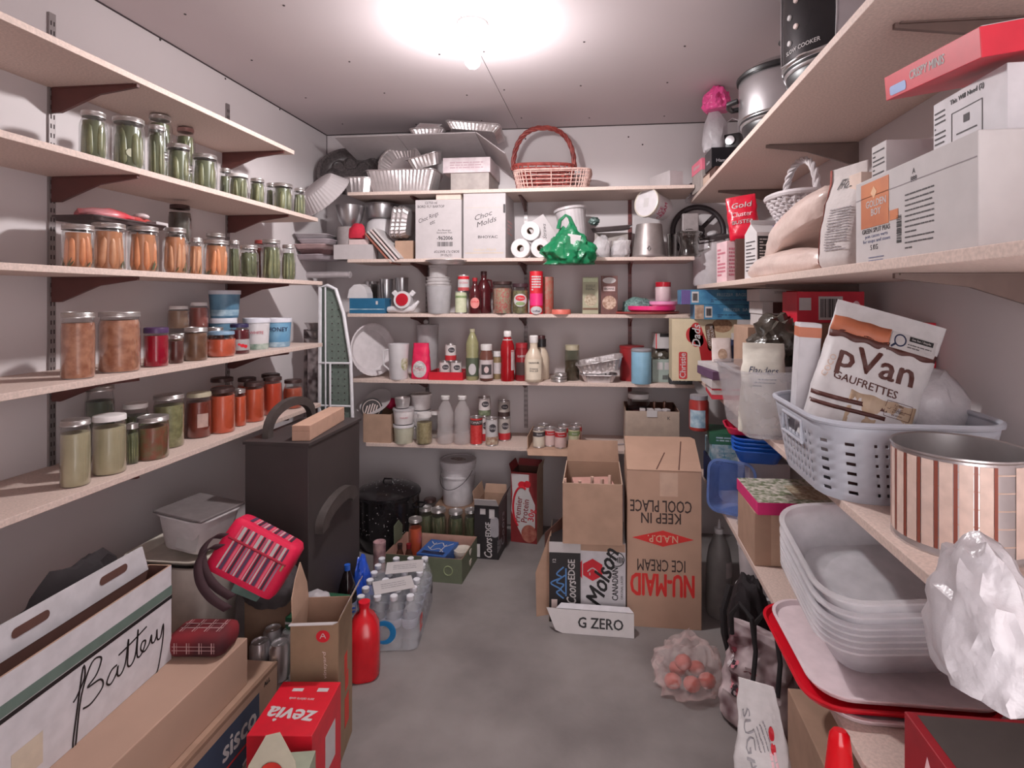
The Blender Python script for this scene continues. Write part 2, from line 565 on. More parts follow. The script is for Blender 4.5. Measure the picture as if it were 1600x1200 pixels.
# ------------------------------------------------------------------ the room
X0, X1, Y0 = XL, XR, -0.35
floor_m = mat('bare concrete', (142, 135, 133), 0.72, scale=2.6, rgb2=(112, 105, 104), detail=12, bump=0.06, bscale=60)
struct('floor', box(X1 - X0 + .2, YB - Y0 + .2, 0.06, z=-0.06, x=(X0 + X1) / 2, y=(YB + Y0) / 2), floor_m, ang=0)
g = G()
for xa, xb in ((X0 - .1, -0.5315), (-0.5285, X1 + .1)):
    g.join(box(xb - xa, YB - Y0 + .2, 0.02, z=ZC, x=(xa + xb) / 2, y=(YB + Y0) / 2), i=0)
g.join(box(X1 - X0 + .2, YB - Y0 + .2, 0.02, z=ZC + 0.02, x=(X0 + X1) / 2, y=(YB + Y0) / 2), i=1)
rg = random.Random(4)
for xs in (-1.55, -1.13, -0.72, -0.50, -0.1, 0.32):
    for k in range(7):
        g.join(lathe([(0, 0), (0.0045, 0), (0.0045, 0.002), (0, 0.002)], 8), mv(xs + rg.uniform(-.02, .02), 0.5 + k * 0.46 + rg.uniform(-.05, .05), ZC - 0.002), i=1)
struct('ceiling', g, [ceil_m, seam_m], ang=0)
def wall(name, a, b, z0=0, z1=ZC):
    g = box(abs(b[0] - a[0]), abs(b[1] - a[1]), z1 - z0, z=z0, x=(a[0] + b[0]) / 2, y=(a[1] + b[1]) / 2)
    return g
g = wall('wall_back', (X0 - .1, YB), (X1 + .1, YB + .1))
for u, v in ((982, 214), (821, 217), (1004, 166 + 60)):
    p = at(u, v, y=YB)
    g.join(lathe([(0, 0), (0.005, 0), (0.005, 0.0015), (0, 0.0015)], 8), mv(p.x, YB, p.z, 90), i=1)
struct('wall_back', g, [wall_m, seam_m], ang=0)
g = wall('wall_left', (X0 - .1, Y0), (X0, YB))
for u, v in ((250, 62), (352, 123), (437, 171)):
    p = at(u, v, x=X0)
    g.join(lathe([(0, 0), (0.005, 0), (0.005, 0.0015), (0, 0.0015)], 8), mv(X0, p.y, p.z, 0, 90), i=1)
struct('wall_left', g, [wall_m, seam_m], ang=0)
struct('wall_right', wall('wall_right', (X1, Y0), (X1 + .1, YB)), wall_m, ang=0)
# unseen wall added behind the camera; its doorway opening shapes the incoming light
g = box(-.10 - X0, .1, ZC, x=(X0 - .10) / 2, y=Y0 - .05)
g.join(box(X1 - .82, .1, ZC, x=(X1 + .82) / 2, y=Y0 - .05)).join(box(.92, .1, ZC - 2.08, z=2.08, x=.36, y=Y0 - .05))
struct('wall_front_added', g, wall_m, ang=0)
# open drywall joints along the ceiling
struct('trim_1', box(0.004, YB - Y0, 0.005, z=ZC - 0.005, x=X0 + 0.002, y=(YB + Y0) / 2), seam_m, ang=0)
struct('trim_2', box(X1 - X0 - 0.008, 0.004, 0.005, z=ZC - 0.005, x=(X0 + X1) / 2, y=YB - 0.002), seam_m, ang=0)
struct('trim_3', box(0.003, 0.003, 0.3, z=2.135, x=X0 + 0.0015, y=YB - 0.0015), seam_m, ang=0)

# lamp holder and bulb
cp = thing('ceiling_light', 'bare white bulb lit in a round porcelain lamp holder on the ceiling', 'ceiling light', (LX, LY, ZC))
mesh('lamp_holder', lathe([(0, 0), (0.058, 0), (0.058, -0.012), (0.045, -0.02), (0.032, -0.045), (0.024, -0.055), (0.024, -0.06), (0, -0.06)], 32), mat('white porcelain', (236, 232, 232), 0.3), cp)
bulb_m = mat('lit bulb', (255, 250, 250), 0.3, emit=14)
mesh('bulb', lathe([(0.014, -0.058), (0.015, -0.075), (0.022, -0.095), (0.030, -0.12), (0.032, -0.138), (0.028, -0.155), (0.017, -0.167), (0, -0.172)], 28), bulb_m, cp)
#tag(mesh('pull_switch_hook', tube([(0, 0, 0), (0.0, 0.002, -0.012), (0.006, 0.002, -0.018), (0.004, 0, -0.026)], 0.002, 6), mat('brass', (150, 130, 100), .4, metal=.7), cp), 'small hook', 'hook') if False else None

# ------------------------------------------------------------------ shelves, brackets, rails
ST = 0.019
def shelf_obj(label, xa, xb, ya, yb, z, group, edge=None):
    g = box(xb - xa, yb - ya, ST, 0.0015)
    o = mesh('shelf_board', g, shelf_m, ang=0)
    o.location = ((xa + xb) / 2, (ya + yb) / 2, z)
    return tag(o, label, 'shelf', group)
XF = -1.45
L_Z = [2.070, 1.784, 1.463, 1.145, 0.838]               # undersides
L_END = [2.50, 2.72, 2.766, 2.766, 2.75]
LT = [z + ST for z in L_Z]
ordn = ['top', 'second', 'third', 'fourth', 'lowest']
lwhat = ['the empty top shelf board on the left wall', 'left wall shelf board carrying jars of green pickles only', 'left wall shelf board carrying the jars of carrots',
         'left wall shelf board carrying honey tubs and jam', 'lowest left wall shelf board carrying orange and pale green jars']
for k in range(5):
    shelf_obj(lwhat[k], XL, XF, 0.9, L_END[k], L_Z[k], 'left wall shelves')
XRF = 0.49
R_Z = [1.940, 1.445, 0.955, 0.490]
RT = [z + ST for z in R_Z]
rwhat = ['top right shelf board with the slow cookers', 'right wall shelf board with rice bags and baking carton', 'right wall shelf board under the grey laundry basket', 'lowest right wall shelf board under the clear tubs']
for k in range(4):
    shelf_obj(rwhat[k], XRF, XR, 0.45, (3.315, 3.085, 3.085, 3.0)[k], R_Z[k], 'right wall shelves')
BYF = 3.09
B_Z = [1.985, 1.600, 1.288, 0.912, 0.548]
BT = [z + ST for z in B_Z]
bwhat = ['top back wall shelf board under the wicker basket', 'back wall shelf board under the toilet rolls', 'back wall shelf board under the red canister', 'back wall shelf board under the ketchup bottle', 'lowest back wall shelf board under the clear bottles']
for k in range(5):
    shelf_obj(bwhat[k], -1.47 if k < 4 else -1.36, 0.478 if k != 4 else 0.40, BYF, YB, B_Z[k], 'back wall shelves')

def bracket(label, loc, rz, L_=0.30, hh=0.075, m=brk_m, group=None):
    """steel shelf bracket: local +Y runs from the wall out under the shelf"""
    o = thing('shelf_bracket', label, 'bracket', loc, rz, group)
    out = [(0.0, 0.0), (L_, 0.0), (L_, -0.010), (L_ * 0.55, -0.028), (0.03, -hh), (0.0, -hh)]
    w = 0.010
    mesh('arm', prism(out, w).xf(Matrix.Translation((-w / 2, 0, 0)) @ Matrix(((0, 0, 1, 0), (1, 0, 0, 0), (0, 1, 0, 0), (0, 0, 0, 1)))), m, o, ang=0)
    mesh('top_flange', box(0.02, L_ * 0.95, 0.003, z=-0.0035, y=L_ * 0.5), m, o, ang=0)
    return o
def rail(label, loc, rz, h, m=std_m, group=None):
    """slotted shelf rail, local +Y points away from the wall"""
    o = thing('shelf_rail', label, 'rail', loc, rz, group)
    g = box(0.022, 0.008, h, y=0.004)
    mesh('channel', g, m, o, ang=0)
    s = G()
    n = int(h / 0.03)
    for k in range(n):
        for sx in (-0.005, 0.005):
            s.join(box(0.003, 0.001, 0.014, z=0.01 + k * 0.03, y=0.0085, x=sx))
    mesh('slots', s, seam_m, o, ang=0)
    return o
for k in range(5):
    for n_, y in (('far', 2.43 if k == 0 else 2.47), ('near', 1.62)):
        bracket(f'brown bracket under the {ordn[k]} left wall shelf, {n_} one', (XL + 0.009, y, L_Z[k] - 0.0005), R(-90), 0.30, 0.08, group='left wall brackets')
rail('grey slotted rail on the left wall, far one', (XL, 2.47, 0.76), R(-90), 1.55, group='left wall rails')
rail('grey slotted rail on the left wall, near one', (XL, 1.62, 0.76), R(-90), 1.55, group='left wall rails')
xr1, xr2, xr0 = at(822, 500, y=YB).x, at(984, 500, y=YB).x, at(668, 500, y=YB).x
dred_m = mat('dark red steel rail', (112, 48, 46), 0.45)
rail('grey slotted rail on the back wall behind the ketchup bottles', (xr1, YB, 0.60), R(180), 1.41, group='back wall rails')
rail('dark red slotted rail on the back wall right of the cartons', (xr2, YB, 0.60), R(180), 1.41, dred_m, group='back wall rails')
rail('grey slotted rail on the back wall above the white tubs', (xr0, YB, 0.60), R(180), 1.41, group='back wall rails')
for k in range(4):
    bracket(f'brown bracket under the {ordn[k]} back wall shelf on the middle rail', (xr1, YB - 0.009, B_Z[k] - 0.0005), R(180), 0.25, 0.06, group='back wall brackets')
    bracket(f'brown bracket under the {ordn[k]} back wall shelf on the left rail', (xr0, YB - 0.009, B_Z[k] - 0.0005), R(180), 0.29, 0.07, group='back wall brackets')
    if k: bracket(f'dark red bracket under the {ordn[k]} back wall shelf on the red rail', (xr2, YB - 0.009, B_Z[k] - 0.0005), R(180), 0.25, 0.06, dred_m, group='back wall brackets')
gbr_m = mat('grey brown steel bracket', (112, 92, 86), 0.5)
for n_, y in (('nearest', 1.19), ('middle', 2.08), ('farthest', 2.93)):
    bracket(f'grey brown bracket under the top right shelf, {n_} one', (XR, y, R_Z[0] - 0.0005), R(90), 0.31, 0.075, gbr_m, group='right wall brackets')
    bracket(f'grey brown bracket under the rice bag shelf on the right wall, {n_} one', (XR, y, R_Z[1] - 0.0005), R(90), 0.31, 0.075, gbr_m, group='right wall brackets')

# ------------------------------------------------------------------ jars
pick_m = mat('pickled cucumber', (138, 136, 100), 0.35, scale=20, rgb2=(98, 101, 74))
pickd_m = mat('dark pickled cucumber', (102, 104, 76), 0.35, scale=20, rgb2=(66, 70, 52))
carr_m = mat('pickled carrot', (226, 150, 106), 0.4, scale=18, rgb2=(204, 124, 82))
carrp_m = mat('pale pickled carrot', (214, 158, 122), 0.4, scale=18, rgb2=(190, 128, 92))
bean_m = mat('pickled beans', (134, 134, 92), 0.4, scale=30, rgb2=(92, 98, 64))
brine_m = mat('pickle brine', (96, 98, 74), 0.3, var=0.2, scale=15)
brineo_m = mat('carrot brine', (176, 118, 84), 0.3, var=0.15, scale=12)
dill_m = mat('dill', (92, 96, 62), 0.6)
MASON = [(0, 0.004), (0.80, 0.0), (0.95, 0.012), (1.0, 0.05), (1.0, 0.66), (0.97, 0.74), (0.86, 0.815), (0.80, 0.85), (0.80, 0.99), (0.72, 0.99)]
WIDE = [(0, 0.004), (0.82, 0.0), (0.96, 0.012), (1.0, 0.05), (1.0, 0.74), (0.985, 0.80), (0.93, 0.85), (0.90, 0.88), (0.90, 0.99), (0.8, 0.99)]
SQUAT = [(0, 0.004), (0.72, 0.0), (0.9, 0.03), (1.0, 0.18), (1.0, 0.60), (0.93, 0.72), (0.82, 0.80), (0.82, 0.99), (0.7, 0.99)]
def stick(p, q, r, tip=0.5, seg=7, bend=0.0):
    p, q = Vector(p), Vector(q)
    pts, rr = [], []
    for k in range(7):
        t = k / 6
        pts.append(p.lerp(q, t) + Vector((bend * math.sin(math.pi * t), 0, 0)))
        e = math.sqrt(max(0.0, 1 - (abs(2 * t - 1)) ** 4))
        rr.append(max(0.15 * r, r * (0.25 + 0.75 * e) * (1 - (1 - tip) * t)))
    return tube(pts, rr, seg)
def jar(label, r, h, loc, what, lid=None, group='home canned jars', prof=MASON, band=True, name='canning_jar', cat='jar', seed=0, lidh=None, fill=0.80, brine=None, glass=None, cm=None):
    o = thing(name, label, cat, loc, facing(loc[0], loc[1]) + 0.3, group)
    P = [(a * r, b * h) for a, b in prof]
    mesh('glass_body', lathe(P, 28), glass or glass_m, o)
    rn = prof[-2][0] * r
    lh = lidh or min(0.016, 0.13 * h)
    zt = h * 0.99 + 0.002
    lp = [(0.0, zt), (rn * 0.86, zt), (rn * 0.9, zt - 0.0005), (rn * 0.92, zt + 0.0008), (rn * 1.06, zt - 0.0005), (rn * 1.09, zt - 0.003)]
    if band:
        for k in range(3):
            lp += [(rn * 1.07, zt - lh * (0.3 + 0.2 * k)), (rn * 1.10, zt - lh * (0.4 + 0.2 * k))]
    lp += [(rn * 1.10, zt - lh), (rn * 1.01, zt - lh), (rn * 1.01, zt - lh * 0.8)]
    mesh('lid', lathe(lp, 28), lid or lid_m, o)
    rg = random.Random(seed * 13 + 5)
    g = G()
    ri = r * 0.955
    if what in ('carrots', 'pickles', 'beans', 'spears'):
        cm = cm or {'carrots': carr_m, 'pickles': pick_m, 'beans': bean_m, 'spears': pick_m}[what]
        n, sr = {'carrots': (8, 0.27), 'pickles': (6, 0.33), 'beans': (13, 0.15), 'spears': (9, 0.22)}[what]
        for k in range(n):
            a = 2 * math.pi * (k + rg.uniform(-.2, .2)) / n
            rad = ri - r * sr
            a2 = a + rg.uniform(-.25, .25)
            zt_ = h * fill * rg.uniform(0.82, 1.0); zb = h * 0.03
            g.join(stick((rad * math.cos(a), rad * math.sin(a), zb), (rad * math.cos(a2) * 0.95, rad * math.sin(a2) * 0.95, zt_), r * sr * rg.uniform(.82, 1.0), rg.uniform(.55, .95) if what != 'pickles' else 0.9))
        if what == 'pickles':
            for k in range(3):
                a = rg.uniform(0, 6.28)
                g.join(stick((ri * .5 * math.cos(a), ri * .5 * math.sin(a), h * .62), (-ri * .45 * math.cos(a + .4), -ri * .45 * math.sin(a + .4), h * fill), r * 0.22, 0.9))
        mesh('contents', g, cm, o, ang=60)
        mesh('brine', lathe([(0, h * 0.02), (ri * 0.8, h * 0.02), (ri * 0.8, h * fill * 0.96), (0, h * fill * 0.96)], 16), brine or (brineo_m if what == 'carrots' else brine_m), o)
        if what == 'carrots':
            d = G()
            for k in range(8):
                a = rg.uniform(0, 6.28)
                d.join(stick((ri * .93 * math.cos(a), ri * .93 * math.sin(a), h * .03), (ri * .93 * math.cos(a + .3), ri * .93 * math.sin(a + .3), h * rg.uniform(.12, .3)), r * 0.06, 0.6, 5))
            mesh('dill_sprig', d, dill_m, o, ang=60)['kind'] = 'stuff'
    elif what != 'empty':
        inner = []
        for a, b in prof:
            if b < fill: inner.append((a * r * 0.955, max(b, 0.015) * h))
        last = [a for a, b in prof if b <= fill][-1]
        inner += [(last * r * 0.955, h * fill), (0, h * fill)]
        mesh('contents', lathe(inner, 24), what, o)
    return o
def jarL(label, u, wpx, vt, k, what, X=-1.515, base=0.0, hmax=None, **kw):
    """jar on left shelf k seen at column u, wpx wide, with its lid at row vt"""
    p = at(u, 500, x=X)
    s = ppm(p.x, p.y); a = (u - PX) / F_PX
    r = wpx / 2 / s / math.sqrt(1 + a * a)
    z0 = LT[k] + base
    h = CZ + (PY - vt) / s - z0
    if k: h = min(h, L_Z[k - 1] - z0 - 0.006)
    if hmax: h = min(h, hmax)
    return jar(label, r, h, (p.x, p.y, z0), what, **kw)
# second shelf: green pickles
jarL('large jar of pickles cut off by the left edge, on the second left shelf', 146, 46, 176, 1, 'pickles', seed=1, fill=.84)
jarL('fattest pickle jar, with a round pale onion slice against the glass', 201, 52, 186, 1, 'pickles', seed=2, prof=WIDE, fill=.86)
o = bpy.context.scene.objects[-1]
jarL('narrow pickle jar tucked right of the fattest jar on the second left shelf', 245, 29, 197, 1, 'spears', seed=3, X=-1.515, fill=.84)
jarL('pint of pickles in the back row of the second left shelf, carrying a stacked jar', 252, 34, 228, 1, 'pickles', X=-1.625, seed=4, hmax=.122)
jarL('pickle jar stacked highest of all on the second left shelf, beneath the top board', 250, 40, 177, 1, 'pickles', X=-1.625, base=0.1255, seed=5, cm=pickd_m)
jarL('hidden pint of pickles carrying a small stacked jar, second left shelf', 290, 31, 232, 1, 'spears', X=-1.645, seed=6, hmax=.11)
jarL('small stacked pickle jar with pinkish lid right of the highest jar', 290, 31, 191, 1, 'spears', X=-1.645, base=0.1135, seed=7, lid=mat('dull pink lid', (170, 130, 126), .4, metal=.5))
jarL('shiny pint of whole pickles standing in front of the stacked jars, second left shelf', 279, 38, 227, 1, 'pickles', seed=8, prof=WIDE, fill=.86)
jarL('pint of pickles with silver lid near the middle gap of the second left shelf', 320, 40, 243, 1, 'pickles', seed=9, prof=WIDE, fill=.85)
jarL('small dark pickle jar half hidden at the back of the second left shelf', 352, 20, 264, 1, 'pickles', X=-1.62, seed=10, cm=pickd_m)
jarL('pickle jar with pale flat lid on the far half of the second left shelf', 373, 31, 273, 1, 'spears', seed=11, prof=WIDE, fill=.86, lid=lidw_m)
jarL('slim pickle jar between two wider ones on the far half of the second left shelf', 402, 25, 280, 1, 'pickles', seed=12, fill=.84)
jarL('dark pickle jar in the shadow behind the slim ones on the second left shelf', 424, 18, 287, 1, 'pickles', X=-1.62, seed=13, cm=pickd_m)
jarL('wide pickle jar second from the far end of the second left shelf', 442, 32, 288, 1, 'pickles', seed=14, prof=WIDE, fill=.86)
jarL('last narrow pickle jar at the far end of the second left shelf', 468, 20, 295, 1, 'spears', seed=15)
# third shelf: carrots and more pickles
jarL('jar of carrots cut off by the left edge, on the third left shelf', 122, 54, 352, 2, 'carrots', seed=21, prof=WIDE, fill=.85)
jarL('jar of carrots and green dill at the near end of the third left shelf', 170, 56, 350, 2, 'carrots', seed=22, prof=WIDE, fill=.86, cm=carrp_m)
jarL('jar of fat slanting carrots, right of the carrot jar with dill', 224, 50, 355, 2, 'carrots', seed=23, prof=WIDE, fill=.86)
jarL('carrot jar directly below the dark lidded stacked jar', 274, 40, 357, 2, 'carrots', seed=24, fill=.83, cm=carrp_m)
jarL('thin jar of pale carrots squeezed between two carrot jars', 306, 24, 372, 2, 'carrots', seed=25, cm=carrp_m)
jarL('carrot jar in the back row under the dark lidded jar', 280, 38, 362, 2, 'carrots', X=-1.67, seed=26)
jarL('dark lidded jar of dark preserves stacked at the back of the third left shelf', 281, 37, 321, 2, mat('dark preserve', (78, 70, 62), .4, var=.3), X=-1.67, base=0.1265, seed=27, lid=lidd_m)
jarL('bright orange carrot pint beside the rail, with silver lid', 338, 40, 376, 2, 'carrots', seed=28, prof=WIDE, fill=.87)
jarL('carrot jar peeking up behind the bright orange pint', 337, 35, 365, 2, 'carrots', X=-1.66, seed=29)
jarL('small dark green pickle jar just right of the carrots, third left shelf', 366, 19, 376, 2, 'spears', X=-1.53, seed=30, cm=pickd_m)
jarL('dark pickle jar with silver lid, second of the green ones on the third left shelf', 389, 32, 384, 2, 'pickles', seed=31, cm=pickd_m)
jarL('red lidded jar in the shade behind the green pickle jars', 408, 24, 376, 2, mat('deep red preserve', (96, 40, 36), .4), X=-1.62, seed=32, lid=mat('dull red lid', (150, 62, 58), .4))
jarL('tall jar of green pickle spears, widest of the green ones on the third left shelf', 424, 33, 375, 2, 'spears', seed=33, fill=.84)
jarL('slim jar of green pickle spears at the far end of the third left shelf', 451, 23, 383, 2, 'spears', seed=34)
# things lying on the lids
p = at(160, 500, x=-1.55)
t0 = LT[2] + 0.1345
zl = max(CZ + (PY - 350) / ppm(p.x, p.y), t0) + 0.006
tr = thing('serving_tray', 'flat dark tray lying across the carrot jar lids at the near end', 'tray', (-1.60, at(185, 500, x=-1.58).y, zl), 0)
mesh('tray_base', shell(0.15, 0.27, 0.16, 0.28, 0.012, 0.003, 0.02, 0.022, 0.004), mat('dark brown tray', (64, 48, 48), .5), tr)
pk = mesh('plastic_packet', blob(0.12, 0.18, 0.038, 3, 0.12, 0.3), mat('pink red packet', (214, 60, 72), .35, scale=8, rgb2=(190, 130, 134)))
pk.location = (-1.60, at(165, 500, x=-1.60).y, zl + 0.0165)
tag(pk, 'crumpled pink and red plastic packet on the dark tray', 'packet')
kn = thing('kitchen_gadget', 'red handled gadget with pale rounded end beside the pink packet', 'utensil', (-1.60, at(225, 500, x=-1.60).y, zl + 0.019), 0.3)
mesh('handle', tube([(0, -0.10, 0.012), (0, 0.02, 0.012), (0, 0.09, 0.008)], [0.008, 0.011, 0.006], 10), mat('dull red handle', (190, 76, 72), .4), kn)
mesh('head', blob(0.05, 0.04, 0.022, 5, 0.05).xf(mv(0, -0.02, 0.016)), mat('pale rubber', (214, 196, 196), .5), kn)
bxl = thing('small_box', 'little white card carton lying on the jar lids left of the dark lidded jar', 'box', (-1.545, at(246, 500, x=-1.545).y, LT[2] + 0.1505), 0.1)
mesh('carton', box(0.035, 0.06, 0.026, 0.001), white_m, bxl, ang=0)
art(bxl, 'printed_panel', rect(0.03, 0.018), dark_m, face('left', 0.035, 0.06, 0.026))
# fourth shelf
relish_m = mat('brown peach sauce', (196, 140, 112), .35, scale=45, rgb2=(160, 102, 78))
jarL('brown fruit sauce jar cut off by the left edge, fourth left shelf', 122, 56, 488, 3, relish_m, seed=40, prof=WIDE, fill=.84)
jarL('largest jar on the fourth left shelf, full of pinkish brown fruit sauce', 187, 68, 487, 3, relish_m, X=-1.525, seed=41, prof=WIDE, fill=.86)
jarL('square jar of crimson jelly with a purple lid', 244, 41, 512, 3, mat('crimson jelly', (158, 12, 42), .2, var=.1), seed=42, prof=WIDE, band=False, lid=mat('purple lid', (74, 48, 88), .4), lidh=0.018)
jarL('little dark jam jar between the crimson jelly and a brown jar', 275, 25, 524, 3, mat('dark jam', (92, 50, 44), .3), seed=43)
jarL('brown preserve jar with silver lid, front row of the fourth left shelf', 306, 38, 512, 3, mat('brown preserve', (128, 92, 70), .35, scale=40, rgb2=(104, 70, 52)), seed=44, prof=WIDE, fill=.85)
zs4 = 0.098
jarL('preserve jar at the back below the stacked brown jar', 278, 35, 521, 3, mat('brown preserve'), X=-1.66, seed=45)
jarL('stacked brown jar with pale lid at the back of the fourth left shelf', 279, 35, 479, 3, mat('brown preserve 2', (148, 118, 100), .35, var=.15), X=-1.66, base=0.113, seed=46, lid=lidw_m)
jarL('dark jar at the back below the stacked reddish jar', 311, 31, 521, 3, mat('dark jam'), X=-1.66, seed=47)
jarL('stacked reddish jar with white lid left of the blue tub', 311, 31, 473, 3, mat('reddish preserve', (158, 92, 84), .35, var=.15), X=-1.66, base=0.109, seed=48, lid=lidw_m)
jarL('silver lidded jar half hidden behind the squat orange one', 337, 28, 512, 3, mat('dark jam'), X=-1.58, seed=49)
jarL('squat round jar of orange jam with a light blue lid', 346, 47, 518, 3, mat('orange jam', (206, 96, 68), .25, var=.1), seed=50, prof=SQUAT, band=False, lid=mat('light blue lid', (124, 152, 176), .4), fill=.7)
oj = jarL('dark jam jar with navy lid and a fruit picture label', 374, 34, 506, 3, mat('dark berry jam', (92, 28, 36), .25), seed=51, band=False, lid=mat('navy lid', (46, 40, 76), .35), lidh=.015)
rj = max(v.co.x for v in oj.children[0].data.vertices); hj = max(v.co.z for v in oj.children[0].data.vertices)
mesh('paper_label', cpanel(rj, -60, 60, hj * .16, hj * .62, 0.0008), white_m, oj)
mesh('fruit_print', wrap(disc(0.009, 0.007).join(disc(0.008, 0.007), mv(.013, -.004)).join(disc(0.006, 0.005), mv(-.012, .005)), rj + .001, hj * .36, 0), red_m, oj)
def tub(label, u, wpx, vt, z0, X, body, lidc, loc=None, r=None, h=None, words=None, band=None, group='plastic food tubs'):
    if loc is None:
        p = at(u, 500, x=X); s = ppm(p.x, p.y); a = (u - PX) / F_PX
        r = wpx / 2 / s / math.sqrt(1 + a * a); h = CZ + (PY - vt) / s - z0
        loc = (p.x, p.y, z0)
    o = thing('food_tub', label, 'tub', loc, facing(loc[0], loc[1]), group)
    mesh('tub_body', lathe([(0, 0.002), (r * .80, 0.002), (r * .82, 0), (r * .84, 0.003), (r * .955, h * .86), (r * .955, h - .004), (0, h - .004)], 30), body, o)
    mesh('lid', lathe([(r * .96, h * .86), (r, h * .86), (r, h - .001), (r * .985, h + .0006), (r * .93, h), (r * .91, h - .003), (0, h - .003)], 30), lidc, o)
    if band:
        z1, z2, m = band
        ra = r * (.84 + .115 * z1 / .86); rb = r * (.84 + .115 * z2 / .86)
        mesh('printed_band', lathe([(ra + .0006, h * z1), (rb + .0006, h * z2)], 30), m, o)
    for w_, sz, z_, m in words or ():
        ra = r * (.84 + .115 * z_ / .86)
        mesh('lettering', wrap(text(w_, sz * h, bold=.02), ra + .0018, h * z_), m, o, ang=0)
    return o
hon_m = mat('blue honey print', (104, 142, 166), .45, scale=14, rgb2=(66, 104, 130))
ltub_m = mat('tub lid', (206, 204, 212), .4)
navyt = mat('navy print', (36, 44, 78), .5)
zt1 = LT[3]
def tubL(label, u, wpx, vt, base, X, *a, **k): return tub(label, u, wpx, vt, LT[3] + base, X, *a, **k)
tubL('white lidded tub in the back row carrying the blue tub', 348, 46, 497, 0, -1.62, hon_m, ltub_m)
pz = at(348, 500, x=-1.62); hz = CZ + (PY - 497) / ppm(pz.x, pz.y) - LT[3]
tubL('blue honey tub with white lid stacked on another tub, tallest on the fourth left shelf', 351, 52, 454, hz + 0.001, -1.62, hon_m, ltub_m, band=(.08, .3, mat('pale blue print', (176, 196, 206), .5, scale=30, rgb2=(120, 150, 170))))
tubL('white tub with a green hill print, left of the blue one at the shelf end', 401, 44, 497, 0, -1.56, plas_m, ltub_m, band=(.02, .2, mat('green hill print', (98, 124, 108), .5, scale=30, rgb2=(170, 180, 170))), words=[('WHITE', .13, .55, mat('rose print', (190, 110, 120), .6))])
tubL('blue and white honey tub at the far end of the fourth left shelf', 434, 45, 497, 0, -1.555, mat('sky blue print', (122, 168, 196), .45, scale=10, rgb2=(88, 140, 176)), ltub_m, band=(.02, .18, mat('pale blue print')), words=[('HONEY', .20, .62, navyt)])
# lowest shelf
pg_m = mat('pale green apple sauce', (176, 164, 134), .35, var=.06, scale=20)
gch_m = mat('green chow', (152, 148, 106), .4, scale=60, rgb2=(124, 120, 84))
rrel_m = mat('red green relish', (142, 78, 58), .4, scale=40, rgb2=(120, 106, 74))
or_m = mat('orange sauce', (206, 92, 62), .3, var=.05)
or2_m = mat('red orange sauce', (202, 76, 52), .3, var=.05)
jarL('tall dark green jar in the back row, near end of the lowest left shelf', 156, 48, 602, 4, mat('dark green preserve', (78, 84, 66), .4, var=.2), X=-1.66, seed=60, prof=WIDE)
jarL('pale sauce jar cut off by the left edge, lowest left shelf', 118, 50, 655, 4, pg_m, seed=61, prof=WIDE)
jarL('jar of pale green sauce with a plain white lid', 171, 56, 648, 4, pg_m, X=-1.52, seed=62, prof=WIDE, band=False, lid=lidw_m, fill=.8)
jarL('pale lidded pickle jar behind the white lidded sauce', 212, 46, 630, 4, 'spears', X=-1.62, seed=63, lid=lidw_m)
jarL('thin jar of pale vegetables between the white lidded sauce and the red relish', 207, 22, 662, 4, 'beans', X=-1.53, seed=64)
jarL('jar of reddish relish with a silver band', 239, 52, 650, 4, rrel_m, seed=65, prof=WIDE, fill=.76)
jarL('tall jar of chunky green relish', 264, 50, 616, 4, gch_m, X=-1.575, seed=66, prof=WIDE, fill=.8)
jl = jarL('red brown sauce jar with pale lid and torn paper label', 311, 40, 613, 4, mat('red brown sauce', (124, 56, 44), .3, var=.12), X=-1.57, seed=67, prof=WIDE, band=False, lid=mat('khaki lid', (176, 166, 142), .4))
rj = max(v.co.x for v in jl.children[0].data.vertices); hj = max(v.co.z for v in jl.children[0].data.vertices)
mesh('paper_label', cpanel(rj, -25, 30, hj * .3, hj * .68, 0.0008), mat('faded label', (204, 170, 160), .8, var=.1), jl)
jarL('nearest jar of orange sauce on the lowest left shelf', 348, 40, 606, 4, or_m, X=-1.53, seed=68, prof=WIDE, band=False, lid=lidd_m, fill=.84)
jarL('dark lidded orange jar behind the nearest orange one', 347, 37, 590, 4, or_m, X=-1.64, seed=69, prof=WIDE, band=False, lid=lidd_m)
jarL('smallest orange jar with a silver lid, between two large orange ones', 375, 20, 608, 4, or_m, X=-1.53, seed=70)
jarL('second large jar of orange sauce on the lowest left shelf', 397, 33, 597, 4, or_m, X=-1.53, seed=71, prof=WIDE, band=False, lid=lidd_m, fill=.84)
jarL('dark lidded jar in the shade behind the second large orange one', 386, 30, 590, 4, or2_m, X=-1.64, seed=72, prof=WIDE, band=False, lid=lidd_m)
jarL('brightest red orange sauce jar, left of the labelled jar', 426, 30, 589, 4, or2_m, X=-1.53, seed=73, prof=WIDE, band=False, lid=lidd_m, fill=.84)
jarL('dark lidded jar behind the brightest red orange jar', 423, 30, 584, 4, or2_m, X=-1.63, seed=74, prof=WIDE, band=False, lid=lidd_m)
jl = jarL('store bought sauce jar with dark printed label at the far end', 458, 31, 593, 4, mat('tomato sauce', (176, 84, 62), .3, var=.1), X=-1.52, seed=75, prof=SQUAT, band=False, lid=lidd_m, fill=.72)
rj = max(v.co.x for v in jl.children[0].data.vertices); hj = max(v.co.z for v in jl.children[0].data.vertices)
mesh('paper_label', cpanel(rj, -75, 75, hj * .22, hj * .56, 0.001), mat('dark label', (64, 46, 44), .6), jl)
mesh('label_stripe', cpanel(rj, -60, 60, hj * .42, hj * .48, 0.0016), mat('tan print', (204, 176, 160), .6), jl)
